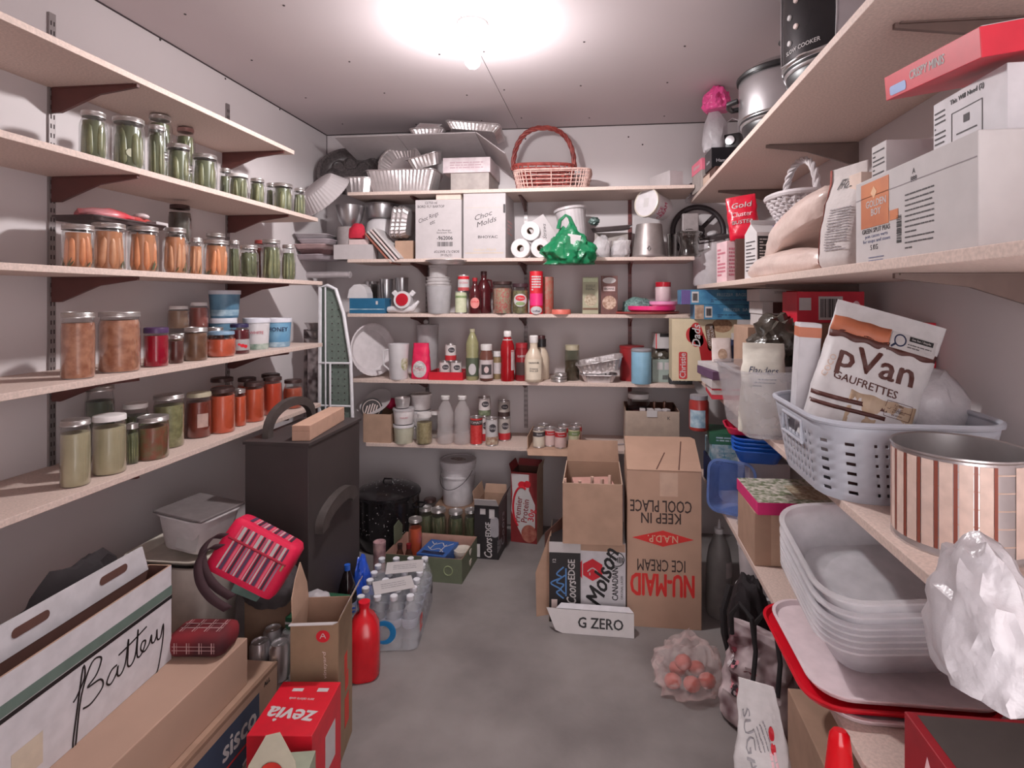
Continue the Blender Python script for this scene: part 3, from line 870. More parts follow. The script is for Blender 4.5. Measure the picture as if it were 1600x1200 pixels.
# the onion slice in the fattest jar, pressed against the glass
fat = [q for q in SC.objects if q.get('label', '').startswith('fattest pickle jar')][0]
rf = max(v.co.x for v in fat.children[0].data.vertices)
mesh('onion_slice', disc(rf * .5, rf * .42, 0.006).xf(mv(0, -rf * .80, rf * 1.6, 90)), mat('onion', (196, 192, 168), .4), fat)

# ------------------------------------------------------------------ back wall shelves
def bk(u, Y):
    p = at(u, 500, y=Y)
    return p.x, ppm(p.x, Y)
def zv(v, s): return CZ + (PY - v) / s
def vessel(name, label, cat, u, wpx, vt, z0, Y, prof, m, cap=None, capm=None, group=None, rz=None, fillm=None, fill=0.8, hcap=None, bname='body'):
    """a turned container: prof and cap are (r, z) fractions of its radius and height"""
    x, s = bk(u, Y)
    r = wpx / 2 / s; h = zv(vt, s) - z0
    o = thing(name, label, cat, (x, Y, z0), facing(x, Y) if rz is None else rz, group)
    mesh(bname, lathe([(a * r, b * h) for a, b in prof], 28), m, o)
    if cap: mesh('cap', lathe([(a * r, b * h) for a, b in cap], 24), capm, o)
    if fillm:
        inner = [(a * r * .94, max(b, .012) * h) for a, b in prof if b < fill]
        la = [a for a, b in prof if b <= fill][-1]
        mesh('contents', lathe(inner + [(la * r * .94, fill * h), (0, fill * h)], 24), fillm, o)
    return o, r, h
def boxb(name, label, cat, u0, u1, vt, Y, z0, d, m, rz=0.0, group=None, bev=0.0015, bname='carton', vb=None):
    """a box whose front face fills columns u0..u1 on the plane Y, from z0 up to row vt"""
    (xa, sa), (xb, sb) = bk(u0, Y), bk(u1, Y)
    w = xb - xa; h = zv(vt, (sa + sb) / 2) - z0
    o = thing(name, label, cat, ((xa + xb) / 2, Y + d / 2, z0), rz, group)
    mesh(bname, box(w, d, h, bev), m, o, ang=0)
    return o, w, d, h
def foilpan(name, label, loc, w, d, h, rot=(0, 0, 0), flare=1.22, rim=0.008, m=None, group='foil pans', r0=.03, corr=0.0025):
    o = thing(name, label, 'foil pan', loc, rot[2], group, rot[0], rot[1])
    mesh('pan', shell(w / flare, d / flare, w, d, h, .0015, r0, r0 * 1.2, rim, 6, .003, corr, .011), m or aluf_m, o, ang=25)
    return o
Z1, Z2, Z3, Z4, Z5 = BT

# --- top shelf
gran_m = mat('grey speckled enamel', (96, 88, 88), .35, scale=90, rgb2=(66, 60, 61))
x, s = bk(545, 3.27)
o = thing('roaster_lid', 'big dark oval roasting pan leaning on its rim on the top back shelf', 'roasting pan', (x, 3.262, Z1 + 0.017), 0.25, rx=R(74))
mesh('dish', lathe([(0, 0), (.125, 0.0), (.15, .012), (.172, .05), (.186, .056), (.187, .061), (.168, .058), (.146, .02), (.12, .008), (0, .008)], 48).xf(mv(0, .145, -.03, s=(1.0, .84, 1))), gran_m, o)
g = G()
for k in range(8):
    a = 2 * math.pi * k / 8
    g.join(lathe([(.036, 0), (.042, .006), (.034, .008), (.03, 0)], 14), mv(.10 * math.cos(a),   .145 + .08 * math.sin(a), -.020))
mesh('scalloped_base', g, gran_m, o)
x, s = bk(508, 3.02)
o = thing('fluted_dish', 'white fluted flan dish tipped past the left end of the top back shelf', 'dish', (x + .01, 3.02, 1.965), 0, rx=R(38), ry=R(-34))
mesh('dish', lathe([(0, .085), (.100, .085), (.108, .08), (.150, .004), (.158, 0), (.154, -.003), (.146, 0), (.103, .074), (.096, .078), (0, .078)], 120, flute=.022, nfl=40), white_m, o)
foilpan('foil_pan', 'oval foil pan with ribbed sides right of the white fluted dish, on the shelf', (bk(563, 3.17)[0], 3.165, Z1 + .0005), .19, .13, .085, r0=.07)
foilpan('foil_pan', 'deep rectangular foil roasting pan at the front of the top back shelf', (bk(634, 3.22)[0], 3.21, Z1 + .0005), .41, .20, .125)
foilpan('foil_pan', 'round foil pie pan standing on edge above the deep rectangular pan', (bk(628, 3.24)[0] + .005, 3.255, Z1 + .155), .25, .25, .06, rot=(R(74), R(-8), 0), flare=1.4, r0=.088)
foilpan('foil_pan', 'foil loaf pan tipped to the right behind the round pie pan', (bk(672, 3.25)[0], 3.20, Z1 + .158), .19, .14, .065, rot=(R(14), R(-14), 0))
o, w, d, h = boxb('storage_box', 'whitish flat box stacked on a grey box under the foam board', 'box', 692, 766, 246, 3.11, Z1 + .1005, .28, mat('faded white carton', (206, 194, 196), .7, scale=20, rgb2=(188, 172, 176)))
art(o, 'printed_scroll', lines(w * .7, h * .5, 3, 5, .5), mat('mauve print', (176, 150, 156), .7), face('front', w, d, h, 0, 0))
boxb('storage_box', 'dull grey box at the very bottom of the stack under the foam board', 'box', 704, 764, 268, 3.12, Z1 + .0005, .27, mat('grey carton', (158, 148, 144), .7, var=.1))
o = thing('foam_board', 'wide white board lying slanted across the pans near the ceiling', 'board', (bk(632, 3.07)[0], 3.06, 2.312), 0, rx=R(-11))
wb = bk(742, 3.07)[0] - bk(522, 3.07)[0]
mesh('left_panel', box(wb * .45 - .002, .33, .006, y=.165, x=-wb * .275), white_m, o, ang=0)
mesh('right_panel', box(wb * .55 - .002, .33, .006, y=.165, x=wb * .226), white_m, o, ang=0)
mesh('end_flap', box(.21, .32, .005, y=.16, x=.105).xf(mv(wb / 2 + .002, 0, 0.001, 0, 38)), white_m, o, ang=0)
foilpan('foil_tray', 'shallow foil tray upside up on the white board, left one', (bk(672, 3.15)[0], 3.155, 2.302), .19, .18, .03, rot=(R(-11), 0, 0), group='foil trays on the board', m=alum_m, r0=.02)
foilpan('foil_tray', 'long foil tray on the white board beneath the ceiling, right one', (bk(742, 3.15)[0], 3.155, 2.316), .30, .20, .035, rot=(R(-11), R(6), 0), group='foil trays on the board', m=alum_m, r0=.02)
o = thing('photo_card', 'small square framed card propped up on the foil tray nearest the ceiling', 'card', (bk(662, 3.08)[0], 3.115, 2.350), 0, rx=R(50))
mesh('card', prism([(-.08, 0), (.05, 0), (.085, .055), (-.05, .075)], .003), white_m, o, ang=0)
mesh('grey_picture', prism([(-.066, .005), (.045, .005), (.07, .05), (-.046, .066)], .001).xf(mv(.0, .0, .0032)), mat('grey pink picture', (176, 160, 160), .7), o, ang=0)

def woven(w0, d0, w1, d1, h, rows, stakes, r, amp, p=3.2):
    """basket weave: wavy rings between upright stakes"""
    n = stakes * 2 * 2
    g, gs = G(), G()
    def pt(a, t, off):
        w, d = w0 + (w1 - w0) * t, d0 + (d1 - d0) * t
        ca, sa = math.cos(a), math.sin(a)
        x = w / 2 * math.copysign(abs(ca) ** (2 / p), ca); y = d / 2 * math.copysign(abs(sa) ** (2 / p), sa)
        l = math.hypot(x, y)
        return (x * (1 + off / l), y * (1 + off / l), h * t)
    for j in range(rows):
        t = (j + .5) / rows
        g.join(tube([pt(2 * math.pi * (k + .25) / n, t, amp * math.cos(math.pi * k / 2 + math.pi * j)) for k in range(n)], r, 5, True))
    for k in range(stakes):
        a = 2 * math.pi * (2 * k) / (2 * stakes) 
        gs.join(tube([pt(a, t, 0) for t in (0, .5, 1.0)], r * 1.15, 5))
    rim = tube([pt(2 * math.pi * k / 48, 1.0, 0) for k in range(48)], r * 2.0, 7, True)
    base = loft([[pt(2 * math.pi * k / 40, 0, 0) for k in range(40)], [(q[0], q[1], .006) for q in [pt(2 * math.pi * k / 40, 0, 0) for k in range(40)]]], True, True)
    return g, gs, rim, base
def arch(w, h, r, twist=3, n=36, z0=0.0, p=2.4):
    """a twisted wicker handle"""
    g = G()
    path = []
    for k in range(n + 1):
        a = math.pi * k / n
        ca, sa = math.cos(a), math.sin(a)
        path.append(Vector((-w / 2 * math.copysign(abs(ca) ** (2 / p), ca), 0, z0 + h * sa ** (2 / p))))
    for q in range(3):
        pts = []
        for k, c in enumerate(path):
            ph = 2 * math.pi * (q / 3 + twist * k / n)
            pts.append(c + Vector((0, math.cos(ph), 0)) * r * .7 + (c - Vector((0, 0, z0))).normalized() * math.sin(ph) * r * .7)
        g.join(tube(pts, r * .75, 6))
    return g
redw_m = mat('red brown wicker', (168, 78, 70), .55, scale=40, rgb2=(128, 50, 46))
whw_m = mat('whitewashed wicker', (214, 182, 172), .6, scale=40, rgb2=(186, 146, 138))
(xa, sa), (xb, sb) = bk(798, 3.12), bk(925, 3.12)
wW = xb - xa
o = thing('wicker_tray', 'pale rectangular wicker tray basket holding the red basket', 'basket', ((xa + xb) / 2, 3.125 + .125, Z1 + .007), 0)
g1, g2, rim, base = woven(wW * .86, .22, wW * .97, .25, .105, 5, 40, .0028, .0035, 6)
mesh('weave', g1.join(g2), whw_m, o); mesh('rim', rim, whw_m, o); mesh('base', base, whw_m, o)
o = thing('wicker_basket', 'red brown wicker basket with tall arched handle sitting in the pale tray', 'basket', (bk(851, 3.25)[0] - .005, 3.25, Z1 + .0145), .1)
g1, g2, rim, base = woven(.30, .17, .355, .20, .135, 9, 26, .0042, .005, 3)
mesh('weave', g1.join(g2), redw_m, o); mesh('rim', rim, redw_m, o); mesh('base', base, redw_m, o)
mesh('handle', arch(.355, .245, .011, 5, 44, .12), redw_m, o)
o = thing('white_carton', 'plain white oblong carton near the right end of the top back shelf', 'box', (bk(1040, 3.2)[0] + .005, 3.235, Z1 + .0005), R(28))
mesh('carton', box(.085, .20, .088, .002), white_m, o, ang=0)

# --- second shelf
xl, s = bk(548, 3.16)
o, r, h = vessel('mixing_bowl', 'shiny steel bowl at the left of the shelf under the foil pans', 'bowl', 547, 42, 322, zv(356, bk(547, 3.20)[1]) + .0015, 3.20, [(0, 0), (.5, 0), (.8, .3), (1, .9), (1.04, 1), (.98, .98), (.78, .34), (.46, .06), (0, .06)], steel_m, bname='bowl')
o, r, h = vessel('storage_canister', 'dull grey canister hidden at the back under the steel bowl', 'canister', 547, 40, 356, Z2 + .0005, 3.20, [(0, 0), (1, 0), (1, .98), (.96, 1), (0, 1)], mat('dull grey tin', (150, 140, 140), .5, var=.1))
o, r, hd = vessel('cake_dome', 'white plastic dome under the cake pan', 'dome', 597, 54, 343, Z2 + .0005, 3.312, [(0, 0), (1, 0), (1, .1), (.97, .6), (.85, .9), (.6, 1.0), (0, 1.0)], plas_m)
vessel('cake_pan', 'low shiny cake pan left of the ribbed foil pans', 'cake pan', 597, 52, 320, Z2 + hd + .001, 3.312, [(0, 0), (.9, 0), (.93, .04), (1, .93), (1.05, .96), (1.05, 1), (.96, 1), (.9, .1), (0, .1)], steel_m, bname='pan')
for k in range(5):
    nm = ['topmost grey tray of the loose stack at the left wall end', 'grey tray second in the loose stack at the left end', 'pinkish tray in the middle of the loose stack at the left end', 'dark tray fourth in the loose stack at the left end', 'lowest tray of the loose stack at the left end, flat on the shelf'][4 - k]
    x, s = bk(498 + 6 * (k % 2), 3.17)
    o = thing('plastic_tray', nm, 'tray', (x, 3.19 - .01 * k, Z2 + .0006 + k * .0285), .1 * (k - 2), 'loose trays at the left end')
    mesh('tray_body', shell(.16, .22, .19, .25, .025, .002, .02, .025, .004), [mat('dull lilac plastic', (176, 164, 170), .5), mat('dark maroon plastic', (98, 70, 72), .5), mat('dull pink plastic', (186, 156, 156), .5), mat('dull lilac plastic'), mat('grey plastic', (160, 152, 156), .45)][k], o)
o, w, d, h = boxb('white_carton', 'small white carton at the front left of the toilet roll shelf', 'box', 521, 583, 382, 3.105, Z2 + .0005, .07, white_m)
o = thing('envelope_stack', 'white padded envelopes leaning against the first tall white box', 'envelopes', (bk(620, 3.14)[0] + .04, 3.155, Z2 + .002), R(0), ry=R(-42))
for k in range(4):
    mesh('envelope', box(.012, .16, .235, .005).xf(mv(-.02 * k + .0, 0.005 * k, .006 * k)), [paper_m, mat('pinkish envelope', (206, 184, 182), .8), paper_m, mat('brown envelope', (150, 92, 78), .8)][k], o, ang=0)
cl = mesh('tea_towel', blob(.10, .06, .09, 12, .15, .2), mat('crimson cloth', (190, 34, 58), .8, var=.15))
cl.location = (bk(562, 3.15)[0] - .01, 3.14, Z2 + .0015 + .08)
cl.location.z = zv(374, bk(562, 3.18)[1]) + .001
tag(cl, 'crumpled crimson cloth between the grey trays and the envelopes', 'cloth')
o, w, d, h = boxb('storage_box', 'low pinkish carton buried under the crimson cloth', 'box', 545, 576, 374, 3.12, Z2 + .0005, .07, mat('pinkish envelope'))
for k in range(3):
    foilpan('foil_pan', ['first', 'second', 'third'][k] + ' of the ribbed foil pans standing upright left of the tall white box', (bk(627 + 7 * k, 3.2)[0], 3.21, Z2 + .215), .17, .17, .03, rot=(0, R(-82), 0), r0=.03, group='upright foil pans')
o, w, d, h = boxb('storage_box', 'cardboard box holding up the upright foil pans', 'box', 617, 645, 376, 3.14, Z2 + .0005, .16, card_m)
# the two tall white boxes
o, w, d, h = boxb('wine_carton', 'tall white carton with black stencilled lettering and barcode, left of the pair', 'box', 649, 721, 312, 3.105, Z2 + .0005, .27, white_m)
art(o, 'lettering', text('12/750 ml\nBORD FLY BARTOP', .021, bold=.01, w=w * .58).join(G()), dark_m, face('front', w, d, h, -w * .16, h * .415))
art(o, 'handwriting', text('Choc Rings\n   etc', .034, shear=.35, w=w * .46), dark_m, face('front', w, d, h, -w * .2, h * .15, 22))
art(o, 'small_print', text('Any Beverage\nStoreroom Two', .014, w=w * .33), dark_m, face('front', w, d, h, w * .13, -h * .04))
art(o, 'number', text('-962006', .03, bold=.02, w=w * .34), black_m, face('front', w, d, h, w * .14, -h * .155))
art(o, 'barcode', barcode(w * .32, .026, 3), black_m, face('front', w, d, h, w * .14, -h * .255))
art(o, 'upside_down_lettering', text('12/750 ml\nBORD FLY BARTOP', .02, bold=.01, w=w * .54), dark_m, face('front', w, d, h, w * .18, -h * .41, 180))
cf = thing('cardboard_flap', 'small flat carton lying on top of the stencilled white carton', 'box', (bk(702, 3.13)[0], 3.155, Z2 + h + .0012), 0)
mesh('carton', box(.145, .09, .036, .003), mat('pale card', (214, 192, 180), .8), cf, ang=0)
o, w, d, h = boxb('wine_carton', 'tall white carton marked by hand, right of the pair beside the toilet rolls', 'box', 724, 790, 302, 3.10, Z2 + .0005, .28, white_m)
art(o, 'handwriting', text('Choc\n Molds', .04, shear=.35, w=w * .5), dark_m, face('front', w, d, h, -w * .02, h * .1, 18))
art(o, 'lettering', text('BHOYAC', .022, bold=.02, w=w * .46), dark_m, face('front', w, d, h, w * .08, -h * .175))
art(o, 'gold_script', text('Select Mark', .022, shear=.3, w=w * .55), mat('gold print', (196, 176, 150), .6), face('front', w, d, h, 0, -h * .37))
art(o, 'printed_lines', rect(w * .9, .0012).join(rect(w * .9, .004), mv(0, -h * .70)).join(rect(w * .9, .0012), mv(0, -h * .8)), mat('gold print'), face('front', w, d, h, 0, h * .28))
art(o, 'hand_slot', rect(.012, .05, .0005, .005), dark_m, face('front', w, d, h, w * .47, h * .26))
art(o, 'pink_print', lines(.16, .09, 4, 8, .5), mat('faded pink print', (214, 166, 166), .7), face('right', w, d, h, 0, 0))
# toilet rolls
tp_m = mat('tissue paper', (212, 205, 206), .9, bump=.1, bscale=80)
tr_ = .0555
for k, (u, row, lb) in enumerate(((813, 0, 'toilet roll at the lower left of the three, beside the white carton'), (842.5, 0, 'toilet roll at the lower right of the three'), (828, 1, 'toilet roll balanced on top of the two others'))):
    x, s = bk(u, 3.11)
    if k == 1: x = x0_ + 2 * tr_ + .001
    if k == 0: x0_ = x
    if k == 2: x = x0_ + tr_ + .0005
    o = thing('toilet_roll', lb, 'toilet roll', (x, 3.11, Z2 + .0005 + (tr_ * .98 if not row else tr_ * .98 + tr_ * 1.735)), 0, 'toilet rolls')
    rr = tr_ * .98
    mesh('roll', lathe([(.019, 0), (rr * .96, 0), (rr, .004), (rr, .096), (rr * .96, .10), (.019, .10)], 36).xf(mv(0, .1, 0, 90)), tp_m, o)
    mesh('core', lathe([(.0195, .0), (.0195, .10), (.0175, .10), (.0175, 0.0), (.0195, 0)], 24).xf(mv(0, .1, 0, 90)), cardd_m, o)
o = thing('straw_box', 'tilted white box hand lettered Straws beside the top toilet roll', 'box', (bk(855, 3.14)[0] + .005, 3.20, Z2 + .087), R(8), ry=R(-33))
mesh('carton', box(.115, .12, .155, .0015), white_m, o, ang=0)
art(o, 'handwriting', text('Straws', .03, shear=.3, w=.085), dark_m, face('front', .115, .12, .155, 0.01, -.01, 60))
o, w, d, h = boxb('storage_box', 'brown box hidden behind the toilet rolls under the tilted white box', 'box', 852, 880, 380, 3.24, Z2 + .0005, .15, card_m)
x, s = bk(899, 3.26)
o = thing('fluted_pot', 'white fluted pot with rolled rim leaning behind the green bag', 'pot', (x + .01, 3.25, Z2 + .028), 0, rx=R(-3), ry=R(-9))
mesh('pot', lathe([(0, 0), (.060, 0), (.064, .004), (.086, .25), (.095, .254), (.096, .266), (.09, .27), (.084, .262), (.06, .02), (0, .02)], 72, flute=.016, nfl=24), mat('white enamel', (196, 188, 190), .35), o)
gb_m = mat('green plastic bag', (26, 132, 86), .25, kind='film', a=.62, bump=.7, bscale=25)
g = blob(.27, .17, .225, 31, .32, .5, 4, 2.2, .35)
o = thing('shopping_bag', 'translucent green plastic bag drooping over the shelf edge', 'bag', (bk(891, 3.06)[0], 3.10, 1.575), 0)
o.location.y = 2.995
mesh('bag', g, gb_m, o)
mesh('white_carton', box(.07, .05, .08, .002).xf(mv(.015, -.03, .075, 5, 8, 10)), paper_m, o, ang=0)
mesh('handle_loop', tube([(-.06, 0, .19), (-.05, 0, .235), (-.02, 0, .262), (.0, 0, .25), (.02, .01, .2)], [.012, .010, .008, .010, .014], 8), gb_m, o)
for lb, u, w_, h_, v, sd, m in (('crumpled clear bag of paper cups right of the green bag', 940, .10, .13, 360, 41, film_m), ('clear bag of white cups left of the inverted pail', 970, .11, .115, 366, 42, film_m)):
    x, s = bk(u, 3.15)
    o = thing('plastic_bag', lb, 'bag', (x, 3.15, Z2 + .001), 0, 'clear bags of cups')
    mesh('film', blob(w_, .11, h_, sd, .2, .5), m, o)
    for q in range(3):
        mesh('paper_cup', lathe([(0, .0), (.022, 0), (.03, .075), (.026, .07), (.02, .004), (0, .004)], 16).xf(mv(-.02 + .02 * q, .012 * (q - 1), .012 + .006 * q, 8 * q - 8, 6)), paper_m, o)
o = thing('foil_tray', 'dark flat tray pack lying on the clear bags', 'tray', (bk(955, 3.2)[0], 3.25, Z2 + .16), .2, rx=R(4), ry=R(-5))
mesh('tray_body', shell(.19, .12, .21, .14, .022, .002, .01, .012, .004), mat('dull dark tin', (120, 110, 110), .4, metal=.6), o)
mesh('white_card', box(.06, .11, .012).xf(mv(.08, -.01, .012)), white_m, o, ang=0)
o = thing('storage_box', 'grey carton at the back under the dark tray pack', 'box', (bk(955, 3.3)[0], 3.315, Z2 + .0005), 0)
mesh('carton', box(.19, .13, .15, .002), mat('grey carton'), o, ang=0)
fl = mesh('gift_bow', blob(.06, .05, .05, 44, .25), mat('teal tinsel', (86, 104, 100), .4, metal=.3, var=.3, scale=60))
fl.location = (bk(928, 3.17)[0], 3.19, Z2 + .185)
tag(fl, 'teal tinsel ball on top of the clear bags beside the white pot', 'tinsel ball')
gal_m = mat('galvanised steel', (158, 148, 146), .45, metal=.6, var=.14, scale=12)
o, r, h = vessel('pail', 'weathered galvanised pail turned upside down near the red rail', 'pail', 1014, 54, 351, Z2 + .0005, 3.18, [(.0, .02), (.97, .02), (1.0, 0), (1.03, .02), (1.0, .05), (.97, .06), (.74, .97), (.72, 1.0), (.66, .985), (0, .985)], gal_m)
mesh('seam', box(.004, .002, h * .9).xf(mv(0, -r * .86, .01, -8)), gal_m, o, ang=0)
mesh('ear', tube([(.0, -r * .93, .03), (-.008, -r * .96, .045), (0, -r * .92, .06), (.008, -r * .96, .045)], .003, 6, True), mat('grey steel rail'), o)
x, s = bk(1014, 3.2)
o = thing('ice_cream_pail', 'white plastic pail with red print lying on the upturned galvanised pail', 'pail', (bk(1000, 3.17)[0], 3.09, Z2 + h + .0995), R(-38), rx=R(-84), ry=0)
o.rotation_euler = Euler((R(82), 0, R(-42)))
o.location = (bk(1037, 3.2)[0], 3.235, Z2 + h + .093)
pr_ = .078
mesh('pail_body', lathe([(0, 0), (pr_ * .80, 0), (pr_ * .82, .003), (pr_ * .97, .15), (pr_ * .97, .153), (0, .153)], 32), mat('clean white plastic', (206, 200, 203), .35), o)
mesh('lid', lathe([(pr_ * .98, .14), (pr_ * 1.04, .14), (pr_ * 1.04, .156), (pr_ * .98, .158), (pr_ * .94, .152), (0, .152)], 32), mat('milky lid', (206, 196, 184), .35), o)
mesh('price_sticker', box(.034, .05, .001).xf(mv(.0, .0, .1525)), paper_m, o, ang=0)
for q, (tx, zz) in enumerate((('ICE', .10), ('CREAM', .07))):
    mesh('lettering', wrap(text(tx, .034, bold=.02), pr_ * .93, zz, 55).xf(mv()), mat('dark pink print', (176, 40, 84), .5), o, ang=0)
whl_m = mat('black wheel rubber', (46, 36, 40), .5)
x, s = bk(1092, 3.33)
o = thing('pot_rack_wheel', 'black spoked wheel standing upright at the right end of the shelf', 'wheel', (x, 3.36, Z2 + .163), 0, rx=R(86))
mesh('rim', tube([(.145 * math.cos(2 * math.pi * k / 40), .145 * math.sin(2 * math.pi * k / 40), 0) for k in range(40)], .016, 10, True), whl_m, o)
for k in range(4):
    a = R(45 + 90 * k)
    mesh('spoke', tube([(.02 * math.cos(a), .02 * math.sin(a), 0), (.14 * math.cos(a), .14 * math.sin(a), 0)], .012, 8), whl_m, o)
mesh('hub', lathe([(0, -.015), (.035, -.015), (.04, 0), (.035, .015), (0, .015)], 24), whl_m, o)
o, w, d, h = boxb('square_tin', 'grey square tin in front of the black wheel', 'tin', 1066, 1092, 333, 3.24, Z2 + .0005, .07, mat('dull grey tin'), bev=.006)
o, r, h = vessel('glass_pitcher', 'glass pitcher with domed lid in front of the grey square tin', 'pitcher', 1077, 40, 358, Z2 + .0005, 3.16, [(0, .01), (.8, 0), (.9, .05), (.72, .35), (.8, .7), (1.0, .84), (1.0, .88), (.6, .95), (.3, .96), (.3, 1.0), (0, 1.0)], mat('grey glass', (206, 204, 202), kind='glass', a=.45), bname='glass')
mesh('handle', tube([(r * .8, 0, h * .7), (r * 1.5, 0, h * .62), (r * 1.45, 0, h * .3), (r * .8, 0, h * .2)], .006, 8), mat('grey glass'), o)
o, r, h = vessel('glass_tumbler', 'small glass between the upturned pail and the pitcher', 'glass', 1050, 17, 366, Z2 + .0005, 3.12, [(0, .02), (.8, 0), (1, .95), (1, 1), (.94, 1), (.74, .06), (0, .06)], mat('grey glass'), bname='glass')

# --- third shelf
x, s = bk(506, 3.10)
o = thing('foil_roll', 'long silvery wrapped tube lying across the left end of the third back shelf', 'roll', (bk(465, 3.15)[0], 3.2, 1.535), 0)
x2 = bk(546, 3.15)[0]; dx = x2 - o.location.x
mesh('tube', tube([(0, 0, 0), (dx, -.04, -.002)], .020, 16), mat('silver wrap', (196, 188, 190), .35, metal=.4, bump=.4, bscale=30), o)
mesh('end_cap', tube([(dx - .001, -.04, -.002), (dx + .003, -.04, -.002)], .013, 12), mat('silver wrap'), o)
o, w, d, h = boxb('blue_box', 'teal blue box under a white dispenser, left on the third back shelf', 'box', 546, 601, 466, 3.105, Z3 + .0005, .10, mat('teal blue card', (36, 98, 134), .5, var=.04))
art(o, 'stripe', rect(w * .98, .006), mat('pale blue print'), face('front', w, d, h, 0, -h * .22))
art(o, 'logo', rect(.012, .02), paper_m, face('front', w, d, h, w * .28, h * .2))
x, s = bk(560, 3.13)
pr = thing('paper_roll_dispenser', 'white rounded dispenser resting on the teal blue box', 'dispenser', (x, 3.155, Z3 + h + .001), 0)
mesh('housing', prism([(-.06, 0), (.06, 0), (.058, .03), (.045, .062), (.015, .082), (-.02, .078), (-.05, .05)], .08).xf(mv(0, .04, 0, 90)), plas_m, pr, ang=0)
xk = .0
for k, (u, vt, wp, lb) in enumerate(((581, 440, 20, 'leftmost steel cup of the row at the back of the third shelf'), (604, 436, 20, 'second steel cup from the left at the back of the third shelf'), (628, 434, 20, 'rightmost steel cup with glinting rim at the back of the third shelf'))):
    vessel('steel_cup', lb, 'cup', u, wp, vt, Z3 + .0005, 3.33, [(0, .02), (.6, 0), (.62, .04), (.9, .6), (1, .96), (1.05, 1), (.95, .98), (.55, .08), (0, .08)], steel_m, group='steel cups on the third shelf', bname='cup')
o, r, h = vessel('glass_beaker', 'clear beaker between the dispenser and the steel cups', 'beaker', 585, 16, 444, Z3 + .0005, 3.25, [(0, .02), (.9, 0), (.92, .9), (1.05, 1), (.98, 1), (.84, .06), (0, .05)], mat('grey glass'), bname='glass')
x, s = bk(634, 3.16)
o = thing('hand_mixer', 'white kitchen gadget with a round red window and curved arms', 'gadget', (x, 3.15, Z3 + .002), 0)
mesh('arms', tube([(-.095, -.01, .02), (-.05, -.02, .025), (0, -.02, .02), (.05, -.02, .025), (.085, -.01, .07)], [.018, .02, .022, .018, .008], 10), plas_m, o)
mesh('body', lathe([(0, 0), (.05, 0), (.052, .006), (.05, .04), (0, .04)], 28).xf(mv(0, -.01, .072, 82)), plas_m, o)
mesh('red_window', lathe([(0, 0), (.036, 0), (.036, .004), (0, .006)], 24).xf(mv(0, -.0505, .078, 82)), mat('deep red plastic', (176, 26, 44), .25), o)
for sgn in (-1, 1):
    mesh('ear', box(.028, .02, .03, .004).xf(mv(sgn * .042, -.02, .103, 0, sgn * 42)), plas_m, o, ang=0)
mesh('foot', blob(.07, .05, .03, 3, .03).xf(mv(-.075, .0, .0)), mat('greyish plastic', (196, 188, 190), .4), o)
# stack of clear tubs
o, r, h1 = vessel('deli_tub', 'clear square-shouldered tub with a white receipt inside, under the stacked lids', 'tub', 686, 40, 447, Z3 + .0005, 3.14, [(0, .02), (.82, 0), (.84, .03), (1, 1), (.95, 1), (.8, .05), (0, .05)], frost_m, bname='tub_body')
mesh('paper_slip', box(.07, .002, .075).xf(mv(.004, -r * .55, .02, 0, 4)), paper_m, o, ang=0)
mesh('paper_slip', box(.04, .002, .09).xf(mv(.03, -r * .5, .02, 0, -3)), mat('bluish slip', (204, 208, 220), .7), o, ang=0)
zb = Z3 + h1 + .001
for k, (wp, hh, lb) in enumerate(((43, .012, 'widest frosted lid on the clear tub'), (38, .018, 'frosted bowl second above the clear tub'), (36, .020, 'frosted bowl third above the clear tub'), (30, .066, 'topmost narrow frosted pot of the stack'))):
    x, s = bk(685, 3.14); r = wp / 2 / s
    q = thing('deli_pot', lb, 'tub', (x, 3.14, zb), 0, 'stacked frosted tubs')
    mesh('tub_body', lathe([(0, 0), (r * .93, 0), (r * .95, hh * .8), (r, hh * .82), (r, hh), (0, hh)], 28), mat('milky plastic', (220, 214, 214), .35, kind='frost', a=.85), q)
    zb += hh + .0006
# platter hanging over shelf front above the stack
o = thing('foil_platter', 'oval foil platter poking out over the stacked tubs', 'platter', (bk(697, 3.09)[0], 3.12, Z2 - .0345), 0)
o.location.z = zb + .001
mesh('platter', lathe([(0, 0), (.085, 0), (.11, .02), (.125, .022), (.125, .025), (.108, .024), (.083, .004), (0, .004)], 40, flute=.0), alum_m, o)
wl = mat('can label cream', (216, 206, 190), .6)
can_thing('pale green labelled can, lower of the two stacked beside the clear tubs', .0325, zv(455, bk(721, 3.13)[1]) - Z3, (bk(720, 3.13)[0], 3.135, Z3 + .0005), facing(bk(720, 3.13)[0], 3.13), mat('pale green label', (206, 206, 178), .6, scale=30, rgb2=(186, 192, 158)), [('label_stripe', -70, 70, .7, .8, mat('green print', (132, 150, 104), .6))], group='cans beside the clear tubs')
hc = zv(455, bk(721, 3.13)[1]) - Z3
can_thing('red and white labelled can stacked on the pale green can', .032, .092, (bk(724, 3.13)[0], 3.135, Z3 + hc + .001), facing(bk(720, 3.13)[0], 3.13), paper_m, [('label_stripe', -75, 75, .72, .9, red_m), ('label_stripe', -75, 75, .02, .22, mat('dull red label', (178, 70, 72), .6))], [('OCEAN', .16, .5, mat('rose print'))], group='cans beside the clear tubs')
syr_m = mat('dark syrup', (74, 26, 30), .15, var=.1)
BOT = [(0, .01), (.9, 0), (1, .03), (1, .5), (.9, .62), (.55, .76), (.36, .82), (.36, .92), (0, .92)]
o, r, h = vessel('syrup_bottle', 'dark red syrup bottle with a round pink label, in front of the taller one', 'bottle', 742, 20, 434, Z3 + .0005, 3.13, BOT, syr_m, [(.4, .9), (.4, 1), (0, 1)], mat('red cap', (160, 40, 48), .4))
